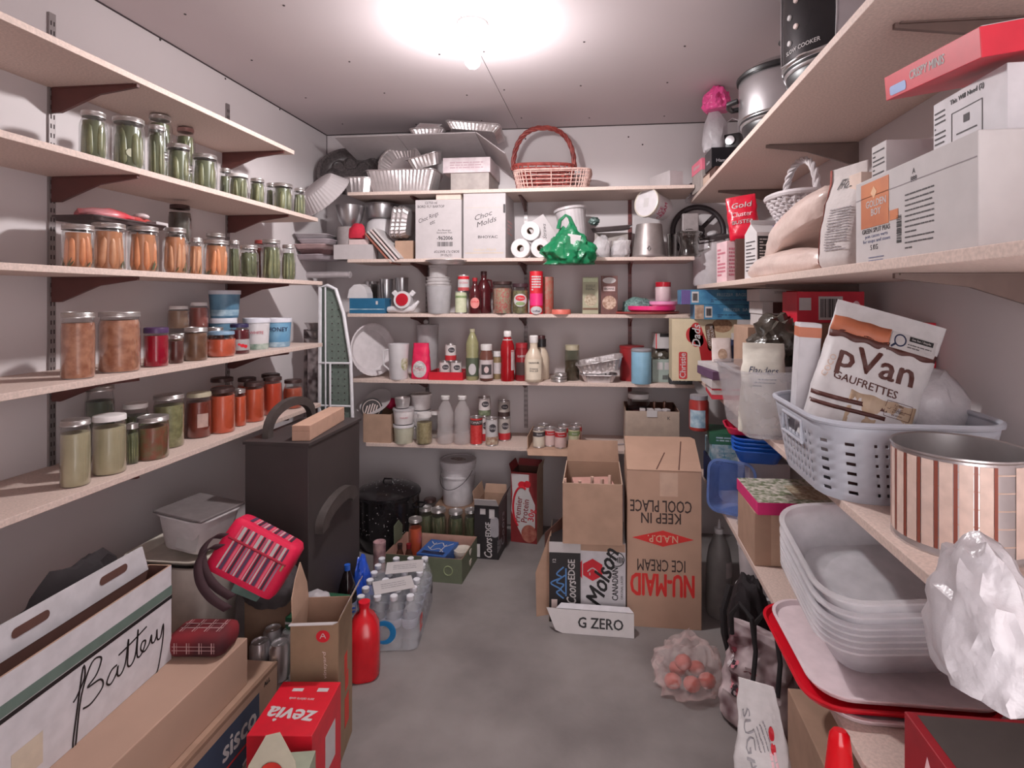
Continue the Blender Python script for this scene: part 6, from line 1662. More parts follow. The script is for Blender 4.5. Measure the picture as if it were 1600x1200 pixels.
# striped waffle bag
g, sf = pouch(.285, .17, .40, 40, nz=26, nr=56, top=.012, wr=.05, seal=.03, wtop=.30)
o = thing('waffle_bag', 'large white bag with brown wavy bands and brown lettering, leaning in the grey basket', 'bag', (.556, 1.405, U3 + .030), R(-12), ry=R(17), rx=R(-4))
o.scale = (.78, .80, .93)
mesh('bag', g, mat('white bag film', (206, 201, 202), .4, bump=.25, bscale=12), o)
bw, bh = .285, .40
def band(y0, y1, x0, x1, amp, ph, m, nm, off=.0016, k0=5):
    V, Fc = [], []
    n = 40
    for k in range(n + 1):
        x = x0 + (x1 - x0) * k / n
        w_ = amp * math.sin(k0 * x / bw * 6 + ph)
        for y_ in (y0, y1): V.append(sf(2 * x / bw, (y_ + w_) / bh + .5, off))
    Fc = [(2 * k, 2 * k + 2, 2 * k + 3, 2 * k + 1) for k in range(n)]
    return mesh(nm, G().add(V, Fc), m, o, sol=.0004)
dbr = mat('dark brown print', (84, 44, 38), .55)
band(.122, .160, -.14, .012, .001, 0, mat('caramel print', (186, 108, 78), .55), 'caramel_band')
band(.106, .124, -.14, .14, .003, 0, dbr, 'brown_band')
band(-.045, -.034, -.14, .05, .006, .5, dbr, 'brown_band', k0=.6)
band(-.066, -.056, -.14, .05, .006, .5, dbr, 'brown_band', k0=.6)
band(-.11, -.012, -.05, .125, .002, 1, mat('wafer picture', (200, 178, 156), .6, scale=30, rgb2=(182, 154, 128)), 'wafer_picture', .0012)
art(o, 'lettering', on_surf(text('pVan', .086, bold=.03, w=.195).xf(mv(-.005, .062)), sf, bw, bh, .0024), dbr)
art(o, 'lettering', on_surf(text('GAUFRETTES', .027, bold=.02, w=.165).xf(mv(-.02, .009, 0, 0, 0, -2)), sf, bw, bh, .0024), dbr)
art(o, 'lettering', on_surf(text('COCO', .02, bold=.02).xf(mv(-.118, .03, 0, 0, 0, 80)), sf, bw, bh, .0024), mat('tan print'))
art(o, 'white_tag', on_surf(rect(.115, .042).xf(mv(.072, .138)), sf, bw, bh, .0022), paper_m)
mg = G().join(tube([(.014 * math.cos(2 * math.pi * k / 24), .014 * math.sin(2 * math.pi * k / 24), 0) for k in range(24)], .0018, 6, True)).join(tube([(-.011, -.011, 0), (-.02, -.02, 0)], .0026, 6))
art(o, 'magnifier_mark', on_surf(mg.xf(mv(.038, .140)), sf, bw, bh, .003), navyt)
art(o, 'black_tag', on_surf(rect(.06, .012).xf(mv(.090, .150)), sf, bw, bh, .003), black_m)
art(o, 'tag_lettering', on_surf(text('Get Set / Simple', .0075, bold=.02).xf(mv(.090, .150)), sf, bw, bh, .0042), paper_m)
art(o, 'small_print', on_surf(lines(.06, .014, 2, 55).xf(mv(.088, .132)), sf, bw, bh, .003), dark_m)
bxg = G()
for a_, b_, c_, d_ in ((0, .019, .07, .0012), (0, -.019, .07, .0012), (0, 0, .07, .0012), (-.035, 0, .0012, .038), (.035, 0, .0012, .038)): bxg.join(rect(c_, d_), mv(a_, b_))
art(o, 'nutrition_box', on_surf(bxg.xf(mv(.078, -.028)), sf, bw, bh, .0026), dbr)
art(o, 'lettering', on_surf(text('5 g FIBRE\nper 30 g serving\n0 g DE FIBRES\npar portion', .007, lines=1.1).xf(mv(.078, -.028)), sf, bw, bh, .0026), dbr)
for k in range(2):  # dark boxes added so that the basket slots look shaded
    q = thing('food_carton', ['left', 'right'][k] + ' dark brown carton added inside the grey basket to darken its slots', 'box', (.56 + .125 * k, 1.272, U3 + .0135), R(2 - 3 * k), 'added dark cartons in the basket')
    mesh('carton', box(.12, .055, .105, .002), mat('dark chocolate card'), q, ang=0)
o = thing('food_carton', 'narrow white carton standing at the left end of the grey basket behind the striped bag', 'box', (.50, 1.515, U3 + .0135), R(-10), ry=R(3))
mesh('carton', box(.05, .09, .345, .002), mat('cool white card'), o, ang=0)
mesh('red_top', box(.0505, .0905, .025).xf(mv(0, 0, .31)), mat('caramel print'), o, ang=0)
o = mesh('plastic_bag', blob(.17, .17, .16, 95, .14, .5, 3, 2), filmw_m)
o.location = (.755, 1.43, U3 + .105)
tag(o, 'white plastic bag to the right of the striped bag in the grey basket', 'bag')
o = thing('storage_box', 'small grey carton in the grey basket under the white plastic bag', 'box', (.735, 1.44, U3 + .0135), 0)
mesh('carton', box(.11, .14, .09, .002), mat('grey carton'), o, ang=0)
o = thing('red_carton', 'plain red carton standing against the wall right of the striped bag', 'box', (.835, 1.68, U3 + .0005), 0)
mesh('carton', box(.075, .16, .355, .002), mat('red card'), o, ang=0)
mesh('white_band', box(.0756, .1606, .03).xf(mv(0, 0, .07)), paper_m, o, ang=0)
# striped tin pail
tX, tY, tr2, th_ = .612, 1.055, .102, .165
o = thing('tin_pail', 'open tin pail printed with pink and brown bamboo bars at the shelf edge', 'pail', (tX, tY, U3 + .0005), facing(tX, tY))
mesh('pail_body', lathe([(0, .004), (tr2, 0), (tr2, .006), (tr2 * .985, .008), (tr2 * .985, th_ - .006), (tr2 * 1.01, th_ - .003), (tr2 * 1.01, th_), (tr2 * .975, th_ - .002), (tr2 * .965, .006), (0, .006)], 48), metal_m, o)
pale = mat('pale pink lacquer', (218, 192, 180), .4, var=.08, scale=40)
for k in range(24):
    a0 = 15 * k
    if 15 < (a0 % 360) < 45: continue
    mesh('printed_bar', cpanel(tr2 * .986, a0, a0 + 10.5, .012, th_ - .010, .0008, 2), pale, o)
    mesh('brown_line', cpanel(tr2 * .986, a0 + 11, a0 + 14, .012, th_ - .010, .0006, 1), mat('brown lacquer', (140, 74, 60), .4), o)
g = G()
for q in range(5): g.join(lathe([(tr2 * .9882, .03 + q * .028), (tr2 * .9886, .031 + q * .028), (tr2 * .9882, .032 + q * .028)], 48))
mesh('cross_lines', g, mat('tan print'), o)
o = mesh('plastic_bag', blob(.10, .15, .17, 97, .14, .5, 4, 2), filmw_m)
o.location = (.446, .725, .945)
tag(o, 'white plastic bag hanging over the shelf edge at the lower right', 'bag')

# --- lowest right shelf
o = thing('cardboard_box', 'brown carton on the lowest right shelf under the pink chocolate box', 'box', (.60, 2.05, U4 + .0005), R(0))
mesh('carton', box(.215, .235, .175, .002), card_m, o, ang=0)
art(o, 'tape', rect(.03, .17), mat('brown tape', (190, 162, 140), .35), face('front', .215, .235, .175, -.04, 0))
o = thing('cookie_box', 'blue printed carton right of the brown carton, under the pink chocolate box', 'box', (.775, 2.06, U4 + .0005), 0)
mesh('carton', box(.125, .24, .17, .002), mat('mid blue card', (70, 118, 170), .5), o, ang=0)
art(o, 'white_waves', ribbon([[(-.05, .06), (-.02, .03), (.01, .05), (.05, .02)], [(-.05, .02), (-.01, -.01), (.05, .0)]], .005), paper_m, face('front', .125, .24, .17))
o = thing('chocolate_box', 'flat pink edged chocolate box with a green patterned top', 'box', (.655, 2.045, U4 + .1765), R(2))
mesh('carton', box(.325, .255, .040, .001), mat('magenta card', (214, 40, 116), .45), o, ang=0)
mesh('patterned_top', box(.323, .253, .001).xf(mv(0, 0, .0402)), mat('green leaf picture', (118, 128, 96), .5, scale=60, rgb2=(214, 206, 196), detail=1), o, ang=0)
mesh('pale_panel', box(.16, .14, .0008).xf(mv(.06, -.02, .0414)), mat('pale food picture'), o, ang=0)
art(o, 'lettering', text('SOLID', .021, bold=.03), paper_m, face('front', .325, .255, .04, -.03, .003))
art(o, 'lettering', text('SOLIDE', .019, bold=.03), paper_m, face('front', .325, .255, .04, .075, .0))
art(o, 'small_print', lines(.06, .008, 1, 3), mat('pale pink print'), face('front', .325, .255, .04, -.03, -.012))
art(o, 'dark_corner', prism([(0, -.018), (.03, -.018), (.03, .018), (.012, .018)], .0004), mat('picture brown', (96, 60, 52), .5), face('front', .325, .255, .04, .13, 0))
# blue tubs
bcl = mat('clear blue plastic', (122, 152, 214), .2, kind='frost', a=.5)
y, s = rt(1122, .54)
o = thing('blue_tub', 'clear blue plastic tub standing on end on the lowest right shelf', 'tub', (.535, 2.40, U4 + .2245), 0, ry=0)
o.rotation_euler = Euler((R(84), 0, R(-28)))
mesh('tub_body', shell(.15, .16, .18, .20, .08, .002, .03, .04, .008, 6, .004), bcl, o)
o.location = (.545, 2.42, U4 + .112)
blt = mat('royal blue plastic', (36, 98, 196), .3, var=.04)
zq = U4 + .2255
o = thing('storage_box', 'white carton carrying the stacked blue tubs', 'box', (.655, 2.44, U4 + .0005), 0)
mesh('carton', box(.16, .19, .222, .002), paper_m, o, ang=0)
for k in range(4):
    o = thing('blue_tub', ['lowest', 'second', 'third', 'uppermost'][k] + ' of the nested royal blue tubs', 'tub', (.625, 2.41, zq + .016 * k), R(-10), 'nested blue tubs')
    mesh('tub_body', shell(.15, .17, .19, .21, .05, .002, .03, .04, .006, 6, .004), blt, o)
o = thing('plastic_tray', 'pink red plastic tray lying in the topmost blue tub', 'tray', (.575, 2.43, zq + .016 * 3 + .056), R(-6))
mesh('tray_body', shell(.13, .15, .15, .17, .028, .002, .03, .04, .004, 6, .003), mat('pink red plastic', (222, 44, 84), .35), o)
o = mesh('plastic_bag', blob(.16, .15, .13, 99, .16, .5), film_m)
o.location = (.59, 2.235, U4 + .176 - .10)
o.location.z = U4 + .001
tag(o, 'empty clear film bag between the blue tubs and the brown carton', 'bag')
# packages at the far end
zq = U4 + .0005
for k, (lb, m, hh) in enumerate((('navy carton at the bottom of the far pile on the lowest right shelf', navyt, .13), ('teal and blue carton in the far pile on the lowest right shelf', mat('teal picture', (62, 132, 160), .5, scale=30, rgb2=(190, 200, 204)), .075), ('dark green carton in the far pile on the lowest right shelf', mat('dark green card', (36, 92, 66), .5), .05))):
    o = thing('food_carton', lb, 'box', (.60, 2.78, zq), R(5 - 6 * k), 'far pile of cartons')
    mesh('carton', box(.21, .20, hh, .001), m, o, ang=0)
    art(o, 'pale_print', lines(.15, hh * .5, 2, 60 + k, .5), mat('pale blue print'), face('front', .21, .20, hh, 0, 0))
    zq += hh + .001
o, r, h = vessel('preserve_jar', 'jar of red preserve with a blue and white label on the far pile', 'jar', 1092, 30, 617, zq, 2.76, [(0, .01), (.9, 0), (1, .04), (1, .8), (.86, .88), (.86, .95), (0, .95)], mat('red preserve', (150, 50, 46), .3, var=.15), [(.9, .88), (.9, 1), (0, 1)], mat('grey lid'))
mesh('paper_label', cpanel(r, -60, 40, h * .1, h * .6), mat('pale blue print'), o)
o = mesh('plastic_bag', blob(.13, .12, .10, 101, .12, .5), mat('pale grey film', (186, 178, 180), .3, bump=.4))
o.location = (.66, 2.76, zq)
tag(o, 'pale grey packet beside the red preserve jar', 'packet')

# stack of clear tubs with lids, near
lidr = mat('red lid plastic', (206, 14, 36), .35)
lidp = mat('pinkish white lid', (226, 208, 212), .35)
tx_, ty_ = .652, 1.44
zq = U4 + .0005
def flatlid(label, z, m, w=.385, d=.39, dx=0.0, dy=0.0, rz=0):
    o = thing('tub_lid_sheet', label, 'lid', (tx_ + dx, ty_ + dy, z), R(rz), 'large tub lids')
    mesh('lid_panel', shell(w * .97, d * .97, w, d, .012, .004, .07, .075, .003, 8, .003), m, o)
    return o
flatlid('white tub lid at the very bottom of the clear tub stack', zq, lidp, .36, .36, -.0, -.03)
flatlid('bright red tub lid under the clear tubs', zq + .0165, lidr, .405, .41, -.022, .0, 0)
flatlid('pinkish white tub lid between the red lid and the clear tubs', zq + .033, lidp, .395, .39, -.006, .0, 0)
tubp = mat('milky tub plastic', (244, 242, 245), .25, kind='frost', a=.5)
zq += .0505
tilt = Euler((R(12), R(-5), 0)).to_matrix() @ Vector((0, 0, 1))
for k in range(7):
    lb = ['lowest', 'second', 'third', 'fourth', 'fifth', 'sixth', 'topmost'][k] + ' of the nested milky clear tubs, counted from the red lid up'
    p = Vector((tx_ + .004, ty_ + .02, zq + .034)) + tilt * (.0155 * k + (.012 if k > 4 else 0) + (.016 if k > 5 else 0))
    o = thing('clear_tub', lb, 'tub', p, 0, 'nested milky tubs')
    o.rotation_euler = (R(12), R(-5), 0)
    mesh('tub_body', shell(.27, .28, .355, .355, .095, .003, .06, .08, .009, 9, .005), tubp, o)
    if k == 6: mesh('base_oval', lathe([(0, .0036), (.10, .0036), (.105, .0046), (0, .0046)], 36), tubp, o)
o = thing('gift_box', 'dark topped red carton at the bottom right corner of the picture', 'box', (.66, .80, U4 + .0005), R(0))
mesh('carton', box(.31, .44, .185, .002), mat('deep red card', (150, 26, 38), .5), o, ang=0)
mesh('dark_top', box(.29, .42, .001).xf(mv(.006, 0, .1852)), mat('dark grey card', (78, 70, 68), .5), o, ang=0)
art(o, 'white_streak', prism([(-.05, -.02), (.03, -.07), (.05, -.05), (-.03, .05)], .0004), mat('pale pink print'), face('left', .31, .44, .185, -.12, .02))
art(o, 'pale_lettering', text('Merci', .07, shear=.3, bold=.02), mat('pale pink print'), face('left', .31, .44, .185, .05, -.02))

# ------------------------------------------------------------------ rear left corner: cabinet, ironing board
blk_m = mat('black painted board', (62, 54, 54), .55, var=.10, scale=6)
cx0, cx1, cy0, cy1, chh = -1.335, -1.085, 1.965, 2.40, .862
o = thing('black_cabinet', 'tall black painted wooden box with a curved handle on its side', 'cabinet', ((cx0 + cx1) / 2, (cy0 + cy1) / 2, 0), 0)
cw, cd = cx1 - cx0, cy1 - cy0
mesh('body', box(cw, cd, chh - .012, .002), blk_m, o, ang=0)
mesh('top_board', box(cw + .012, cd + .012, .012, .001, z=chh - .012), blk_m, o, ang=0)
def arc_board(L_, H_, t, band=.034, n=16):
    out = [(-L_ / 2 * math.cos(math.pi * k / n), H_ * math.sin(math.pi * k / n) ** .75) for k in range(n + 1)]
    inn = [(-(L_ / 2 - band) * math.cos(math.pi * k / n), (H_ - band) * math.sin(math.pi * k / n) ** .75) for k in range(n + 1)]
    g = G()
    v = []
    for z in (0, t):
        v += [(x, y, z) for x, y in out] + [(x, y, z) for x, y in inn]
    m = n + 1
    f = []
    for k in range(n):
        f += [(k, m + k, m + k + 1, k + 1), (2 * m + k, 2 * m + k + 1, 3 * m + k + 1, 3 * m + k), (k, k + 1, 2 * m + k + 1, 2 * m + k), (m + k, 3 * m + k, 3 * m + k + 1, m + k + 1)]
    for k in (0, n): f.append((k, 2 * m + k, 3 * m + k, m + k))
    return g.add(v, f)
hm_ = mat('worn black handle', (72, 64, 62), .5, var=.15)
mesh('top_handle', arc_board(.36, .125, .024).xf(mv(-.082, .0, chh, 90, 0, 90)), hm_, o, ang=30)
mesh('side_handle', arc_board(.31, .085, .032, .052).xf(mv(cw / 2 + .0005, -.02, .53, 90, 0, 90) @ Matrix.Rotation(R(8), 4, 'Z')), hm_, o, ang=30)
o = thing('long_carton', 'long thin cardboard box lying on top of the black cabinet', 'box', (-1.145, 2.165, chh + .0005), R(6))
mesh('carton', box(.068, .36, .058, .002), mat('pale brown cardboard', (186, 148, 128), .8, var=.05), o, ang=0)
art(o, 'end_seam', rect(.066, .001), cardd_m, face('front', .068, .36, .058, 0, .008))

iy = 2.86
wht = mat('white enamelled tube', (214, 212, 216), .35)
mesh_m = mat('green grey mesh', (104, 116, 108), .6, var=.12, scale=60)
o = thing('ironing_board', 'ironing board with green mesh and white tube frame standing on end in the corner', 'ironing board', (-1.44, iy, 0), 0)
def ib(u, v): 
    p = at(u, v, y=iy); return (p.x + 1.44, 0, p.z)
pl = [ib(500, 640), ib(499, 447)]
xl_, xr_ = ib(499, 500)[0], ib(551, 600)[0]
zt1 = ib(500, 446)[2]
out = [(xl_, .02), (xl_ + .005, zt1 - .01), (ib(512, 446)[0], zt1), (ib(525, 452)[0], ib(525, 452)[2]), (ib(537, 490)[0], ib(537, 490)[2]), (ib(548, 560)[0], ib(548, 560)[2]), (xr_, ib(551, 655)[2]), (xr_ + .004, .02)]
mesh('mesh_panel', prism([(a_, b_) for a_, b_ in out][::-1], .006).xf(Matrix(((1, 0, 0, 0), (0, 0, 1, 0.004), (0, 1, 0, 0), (0, 0, 0, 1)))), mesh_m, o, ang=0)
g = G()
for r_ in range(34):
    z = .15 + r_ * .037
    for c_ in range(4):
        x = xl_ + .035 + c_ * .035
        if z > ib(530, 470)[2] and c_ > 1: continue
        if z > ib(545, 540)[2] and c_ > 2: continue
        g.join(lathe([(0, 0), (.004, 0), (.004, .001), (0, .001)], 8), mv(x, .0035, z, 90))
mesh('perforations', g, seam_m, o, ang=0)['kind'] = 'stuff'
mesh('outer_frame', tube([(a_, -.002, b_) for a_, b_ in out], .0095, 10), wht, o)
for z in (ib(0, 560)[2], ib(0, 622)[2]): mesh('cross_tube', tube([(xl_, -.008, z), (xr_ - .008, -.008, z)], .006, 8), wht, o)
mesh('upright_tube', tube([(ib(511, 0)[0], -.012, .02), (ib(510, 0)[0], -.012, zt1 - .01)], .0045, 8), wht, o)
mesh('leg_tube', tube([(ib(518, 0)[0], -.016, .02), (ib(518, 0)[0], -.016, ib(0, 560)[2])], .006, 8), wht, o)
# gift wrap rolls and tin cups in the corner behind
for k, (x, y, r, h, lb, m) in enumerate(((-1.60, 2.95, .030, 1.13, 'patterned gift wrap roll standing in the corner behind the left shelves', mat('patterned wrap', (206, 196, 198), .5, scale=26, rgb2=(96, 82, 84), detail=1)), (-1.66, 3.0, .022, 1.22, 'darker patterned wrap roll standing behind the other rolls', mat('dark patterned wrap', (150, 132, 132), .5, scale=30, rgb2=(70, 58, 60), detail=1)), (-1.525, 2.93, .018, 1.02, 'plain white paper roll standing beside the ironing board', paper_m))):
    o = thing('wrapping_roll', lb, 'roll', (x, y, 0), 0, 'wrapping rolls')
    mesh('roll', lathe([(r * .6, .002), (r, 0), (r, h), (r * .6, h), (r * .6, h - .03), (0, h - .03)], 20), m, o)
for k in range(3):
    o = thing('tin_cup', ['lowest', 'middle', 'uppermost'][k] + ' of the small tin cups piled on the patterned rolls in the corner', 'cup', (-1.602 + .012 * (k % 2), 2.955, 1.1305 + .043 * k), 0, 'tin cups on the rolls')
    mesh('cup', lathe([(0, 0), (.024, 0), (.026, .004), (.044, .042), (.047, .043), (.044, .04), (.023, .004), (0, .004)], 24, flute=.03, nfl=12), metal_m, o)

# ------------------------------------------------------------------ floor, rear row
o = thing('canning_pot', 'big black speckled enamel canning pot with domed lid beside the black cabinet', 'pot', (-1.225, 3.085, 0), 0)
rP, hP = .175, .285
mesh('pot_body', lathe([(0, .004), (rP * .8, 0), (rP * .88, .012), (rP, .10), (rP, hP), (rP * 1.05, hP + .004), (rP * 1.05, hP + .012), (0, hP + .012)], 48), mat('black speckled enamel glossy', (34, 31, 33), .18, scale=110, rgb2=(30, 27, 29)), o)
mesh('lid', lathe([(rP * 1.02, hP + .012), (rP * 1.02, hP + .02), (rP * .9, hP + .034), (rP * .5, hP + .056), (rP * .15, hP + .064), (0, hP + .065)], 48), mat('black speckled enamel glossy'), o)
mesh('lid_handle', tube([(-.03, 0, hP + .062), (-.022, 0, hP + .084), (.022, 0, hP + .084), (.03, 0, hP + .062)], .005, 8), mat('black speckled enamel glossy'), o)
g = G(); rg = random.Random(9)
for k in range(70):
    a = rg.uniform(-140, 60); z = rg.uniform(.11, hP - .01)
    g.join(lathe([(0, 0), (rg.uniform(.0015, .003), 0), (0, .0006)], 6), Matrix.Rotation(R(a), 4, 'Z') @ mv(0, -rP - .0002, z, 90))
for k in range(60):
    a = rg.uniform(0, 360); q = rg.uniform(.25, .85)
    zl = hP + .064 - .03 * q * q - .012 * max(0, q - .5)
    g.join(lathe([(0, 0), (rg.uniform(.0015, .003), 0), (0, .0006)], 6), Matrix.Rotation(R(a), 4, 'Z') @ mv(rP * q, 0, zl + .002))
mesh('white_specks', g, paper_m, o, ang=0)['kind'] = 'stuff'
for sg in (-1, 1): mesh('side_handle', tube([(sg * rP * .98, -.04, hP * .8), (sg * (rP + .035), -.035, hP * .8), (sg * (rP + .035), .035, hP * .8), (sg * rP * .98, .04, hP * .8)], .006, 8), mat('black speckled enamel glossy'), o)
# pickle jars
def jarF(label, u, vt, Y, wpx, what, z0=0.0, **k):
    x, s = bk(u, Y)
    return jar(label, wpx / 2 / s, zv(vt, s) - z0, (x, Y, z0), what, group='jars on the floor', **k)
sp_m = mat('pickle green jar fill', (118, 108, 84), .4, scale=18, rgb2=(84, 78, 58))
jarF('floor jar of pickles with a white paper note on its lid, left one', 665, 792, 3.06, 23, 'spears', seed=101, cm=sp_m, fill=.84)
jarF('floor jar of pickles with a white paper note on its lid, second from left', 685, 794, 3.065, 26, 'spears', seed=102, cm=sp_m, fill=.84)
jarF('floor jar of pickles without a note, directly left of the beer carton pair of jars', 712, 797, 3.085, 25, 'spears', seed=103, cm=sp_m, fill=.84)
jarF('rightmost floor jar of pickles, half behind the black beer carton', 736, 795, 3.09, 22, 'spears', seed=104, cm=sp_m, fill=.84)
jarF('dark lidded floor jar in the back row behind the noted jars', 672, 779, 3.20, 22, 'spears', seed=105, lid=lidd_m, cm=sp_m)
for q in [q for q in SC.objects if 'white paper note' in q.get('label', '')]:
    ld_ = [c for c in q.children if c.name.startswith('lid')][0]
    zt_ = max(v.co.z for v in ld_.data.vertices)
    mesh('paper_note', box(.022, .03, .0008).xf(mv(0, 0, zt_ + .0004, 0, 0, 20)), paper_m, q, ang=0)
o = thing('storage_box', 'low brown carton in the shade behind the floor jars, carrying the white pail', 'box', (bk(716, 3.3)[0], 3.29, 0.0005), 0)
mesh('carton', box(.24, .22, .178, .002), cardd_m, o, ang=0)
x, s = bk(716, 3.29)
o = thing('food_pail', 'tall white plastic pail with lid and wire handle against the back wall', 'pail', (x, 3.29, .1795), R(-20))
rr, hh = 27 / s, zv(716, s) - .18
mesh('pail_body', lathe([(0, .004), (rr * .84, 0), (rr * .86, .006), (rr * .95, hh * .62), (rr * 1.0, hh * .625), (rr * 1.0, hh * .66), (rr * .95, hh * .665), (rr * .96, hh * .78), (rr * 1.0, hh * .785), (rr * 1.0, hh * .81), (rr * .97, hh * .815), (rr * .98, hh * .9), (0, hh * .9)], 40), mat('clean white plastic'), o)
mesh('lid', lathe([(rr * .99, hh * .88), (rr * 1.04, hh * .88), (rr * 1.05, hh * .985), (rr * 1.0, hh), (rr * .93, hh), (rr * .91, hh * .985), (0, hh * .985)], 40), mat('clean white plastic'), o)
mesh('lid_label', lathe([(0, hh * .9855), (rr * .62, hh * .9855), (rr * .62, hh * .988), (0, hh * .988)], 32, sx=.8, sy=.5), mat('grey lid label', (150, 128, 124), .6, scale=40, rgb2=(196, 184, 182)), o)
mesh('wire_handle', tube([(rr * 1.0 * math.cos(a), -abs(rr * 1.02 * math.sin(a)) - .004, hh * .78 - .10 * math.sin(a)) for a in [math.pi * k / 14 for k in range(15)]], .0018, 6), dark_m, o)
# black beer carton
def openflaps(o, w, d, h, specs, m):
    for sd, l, ang, mm in specs:
        L_ = w if sd in ('front', 'back') else d
        base = {'front': mv(0, -d / 2, h, 0, 0, 180), 'back': mv(0, d / 2, h), 'left': mv(-w / 2, 0, h, 0, 0, 90), 'right': mv(w / 2, 0, h, 0, 0, -90)}[sd]
        g = flap(L_ * .98, l, .0022, .006)
        mesh('flap', g.xf(base @ Matrix.Rotation(R(ang), 4, 'X')), mm or m, o, ang=0)
(xa, s), (xb, _) = bk(742, 2.96), bk(781, 2.96)
w, h, d = .135, .285, .20
o = thing('beer_carton', 'black open beer carton standing by the floor jars, lettering running up its front', 'carton', ((xa + xb) / 2, 2.96 + d / 2, 0.0005), R(-3))
bcard = mat('black beer card', (38, 34, 36), .45)
mesh('carton', carton(w, d, h, .003), [bcard, cardd_m, card_m], o, ang=0)
openflaps(o, w, d, h, (('left', .07, 80, card_m), ('right', .06, 65, bcard), ('front', .05, -5 + 60, paper_m), ('back', .05, 70, card_m)), bcard)
art(o, 'lettering', text('Coors', .062, shear=.3, bold=.02, w=.105), paper_m, face('front', w, d, h, .012, -.085, 90))
art(o, 'lettering', text('EDGE', .045, bold=.03, w=.075), paper_m, face('front', w, d, h, .012, .015, 90))
art(o, 'grey_bottle_print', prism([(p_[0], p_[1]) for p_ in rring(.045, .11, 0, .02, 4)], .0004), mat('grey print', (150, 146, 150), .5), face('front', w, d, h, .045, .03))
art(o, 'white_patch', rect(.03, .03).join(rect(.03, .05), mv(.05, -.01)), paper_m, face('front', w, d, h, -.02, .11))
art(o, 'white_bars', rect(.02, .07), paper_m, face('front', w, d, h, -.045, -.10))
art(o, 'side_print', text('Coors', .10, shear=.3, w=.18).join(lines(.15, .08, 4, 3, .5), mv(0, .09)), mat('grey print'), face('right', w, d, h, 0, -.02, 90))
# protein shake carton
w, h, d = .155, .40, .14
x, s = bk(818, 3.18)
o = thing('protein_carton', 'tall open red and white drink carton lettered vertically, against the back wall', 'carton', (x + .012, 3.18 + d / 2, 0.0005), R(-8))
drc = mat('deep red brown card', (128, 38, 40), .5)
mesh('carton', carton(w, d, h, .003), [mat('plain tan card', (178, 146, 126), .8), drc, mat('dark inside')], o, ang=0)
mesh('front_print', box(w, .0012, h).xf(mv(0, -d / 2 - .0007, 0)), drc, o, ang=0)
art(o, 'white_shape', prism([(-.068, .08), (-.075, .19), (.03, .19), (.03, .10), (.066, .02), (.066, -.11), (.0, -.18), (-.045, -.10), (-.075, -.02)], .0004), paper_m, face('front', w, d, h, 0, 0, 0, .0016))
art(o, 'red_ring', tube([(.052 * math.cos(a) - .012, .118 * math.sin(a) - .01, 0) for a in [math.pi * (.35 + 1.0 * k / 16) for k in range(17)]], .006, 6), red_m, face('front', w, d, h, 0, .01, 0, .002))
art(o, 'lettering', text('Premier\nProtein', .052, bold=.015, lines=.8, w=.145), drc, face('front', w, d, h, -.012, -.015, 84, .0022))
art(o, 'number', text('30g', .05, bold=.03), red_m, face('front', w, d, h, .045, -.04, 84, .0022))
art(o, 'cookie_picture', disc(.045, .05), mat('chocolate picture', (150, 78, 66), .5, scale=40, rgb2=(176, 112, 96)), face('front', w, d, h, .03, -.145, 0, .0022))
art(o, 'fruit_picture', disc(.025, .02).join(disc(.02, .02), mv(.03, .005)), red_m, face('front', w, d, h, -.01, .13, 0, .0022))
openflaps(o, w, d, h, (('left', .045, 72, drc), ('right', .05, 78, mat('plain tan card')), ('back', .04, 84, drc)), drc)

# ------------------------------------------------------------------ floor, centre stack
w1, h1, d1 = .135, .345, .25
(xa, s), (xb, _) = bk(858, 2.42), bk(904, 2.42)
xk = (xa + xb) / 2
o = thing('beer_carton', 'black beer carton with blue mountains, beside the white beer carton under the brown box', 'carton', (xk, 2.42 + d1 / 2, .0005), R(2))
mesh('carton', box(w1, d1, h1, .002), bcard, o, ang=0)
mesh('white_end', box(w1 * 1.003, .0012, .045).xf(mv(0, -d1 / 2 - .0006, h1 - .045)), paper_m, o, ang=0)
mesh('side_wrap', box(.0012, d1, h1 * .99).xf(mv(-w1 / 2 - .0006, 0, 0)), card_m, o, ang=0)
art(o, 'lettering', text('Coors', .058, shear=.3, bold=.02, w=.10), paper_m, face('front', w1, d1, h1, .03, -.045, 90))
art(o, 'lettering', text('EDGE', .042, bold=.03, w=.085), paper_m, face('front', w1, d1, h1, .03, .055, 90))
art(o, 'blue_mountains', ribbon([[(-.07, 0), (-.045, .03), (-.03, .015), (-.005, .055), (.02, .01), (.035, .03), (.065, 0)], [(-.05, -.006), (-.03, .012), (-.01, .0), (.0, .03), (.03, -.006)], [(-.06, -.01), (.06, -.01)]], .006), mat('blue print', (84, 130, 186), .5), face('front', w1, d1, h1, -.005, .0, 90))
art(o, 'small_mark', text('12', .02, bold=.02), paper_m, face('front', w1, d1, h1, -.045, .09, 90))
art(o, 'white_patch', rect(.025, .05), mat('pale print'), face('front', w1, d1, h1, -.045, -.10))
o = thing('cardboard_flap', 'bent brown cardboard sheet standing against the black beer carton', 'cardboard', (xk - w1 / 2 - .032, 2.44, 0.0005), R(-25))
mesh('sheet', G().add([(-.025, 0, 0), (.02, .05, 0), (.02, .05, .37), (-.03, 0, .19)], [(0, 1, 2, 3)]), card_m, o, ang=0, sol=.003)
mesh('inner_fold', G().add([(.0, .03, .01), (.025, .15, .01), (.025, .15, .40), (.0, .03, .36)], [(0, 1, 2, 3)]), mat('dark inside'), o, ang=0, sol=.003)
(xc, s), (xd, _) = bk(904.5, 2.43), bk(977, 2.43)
w2, d2, h2 = xd - xc, .24, h1
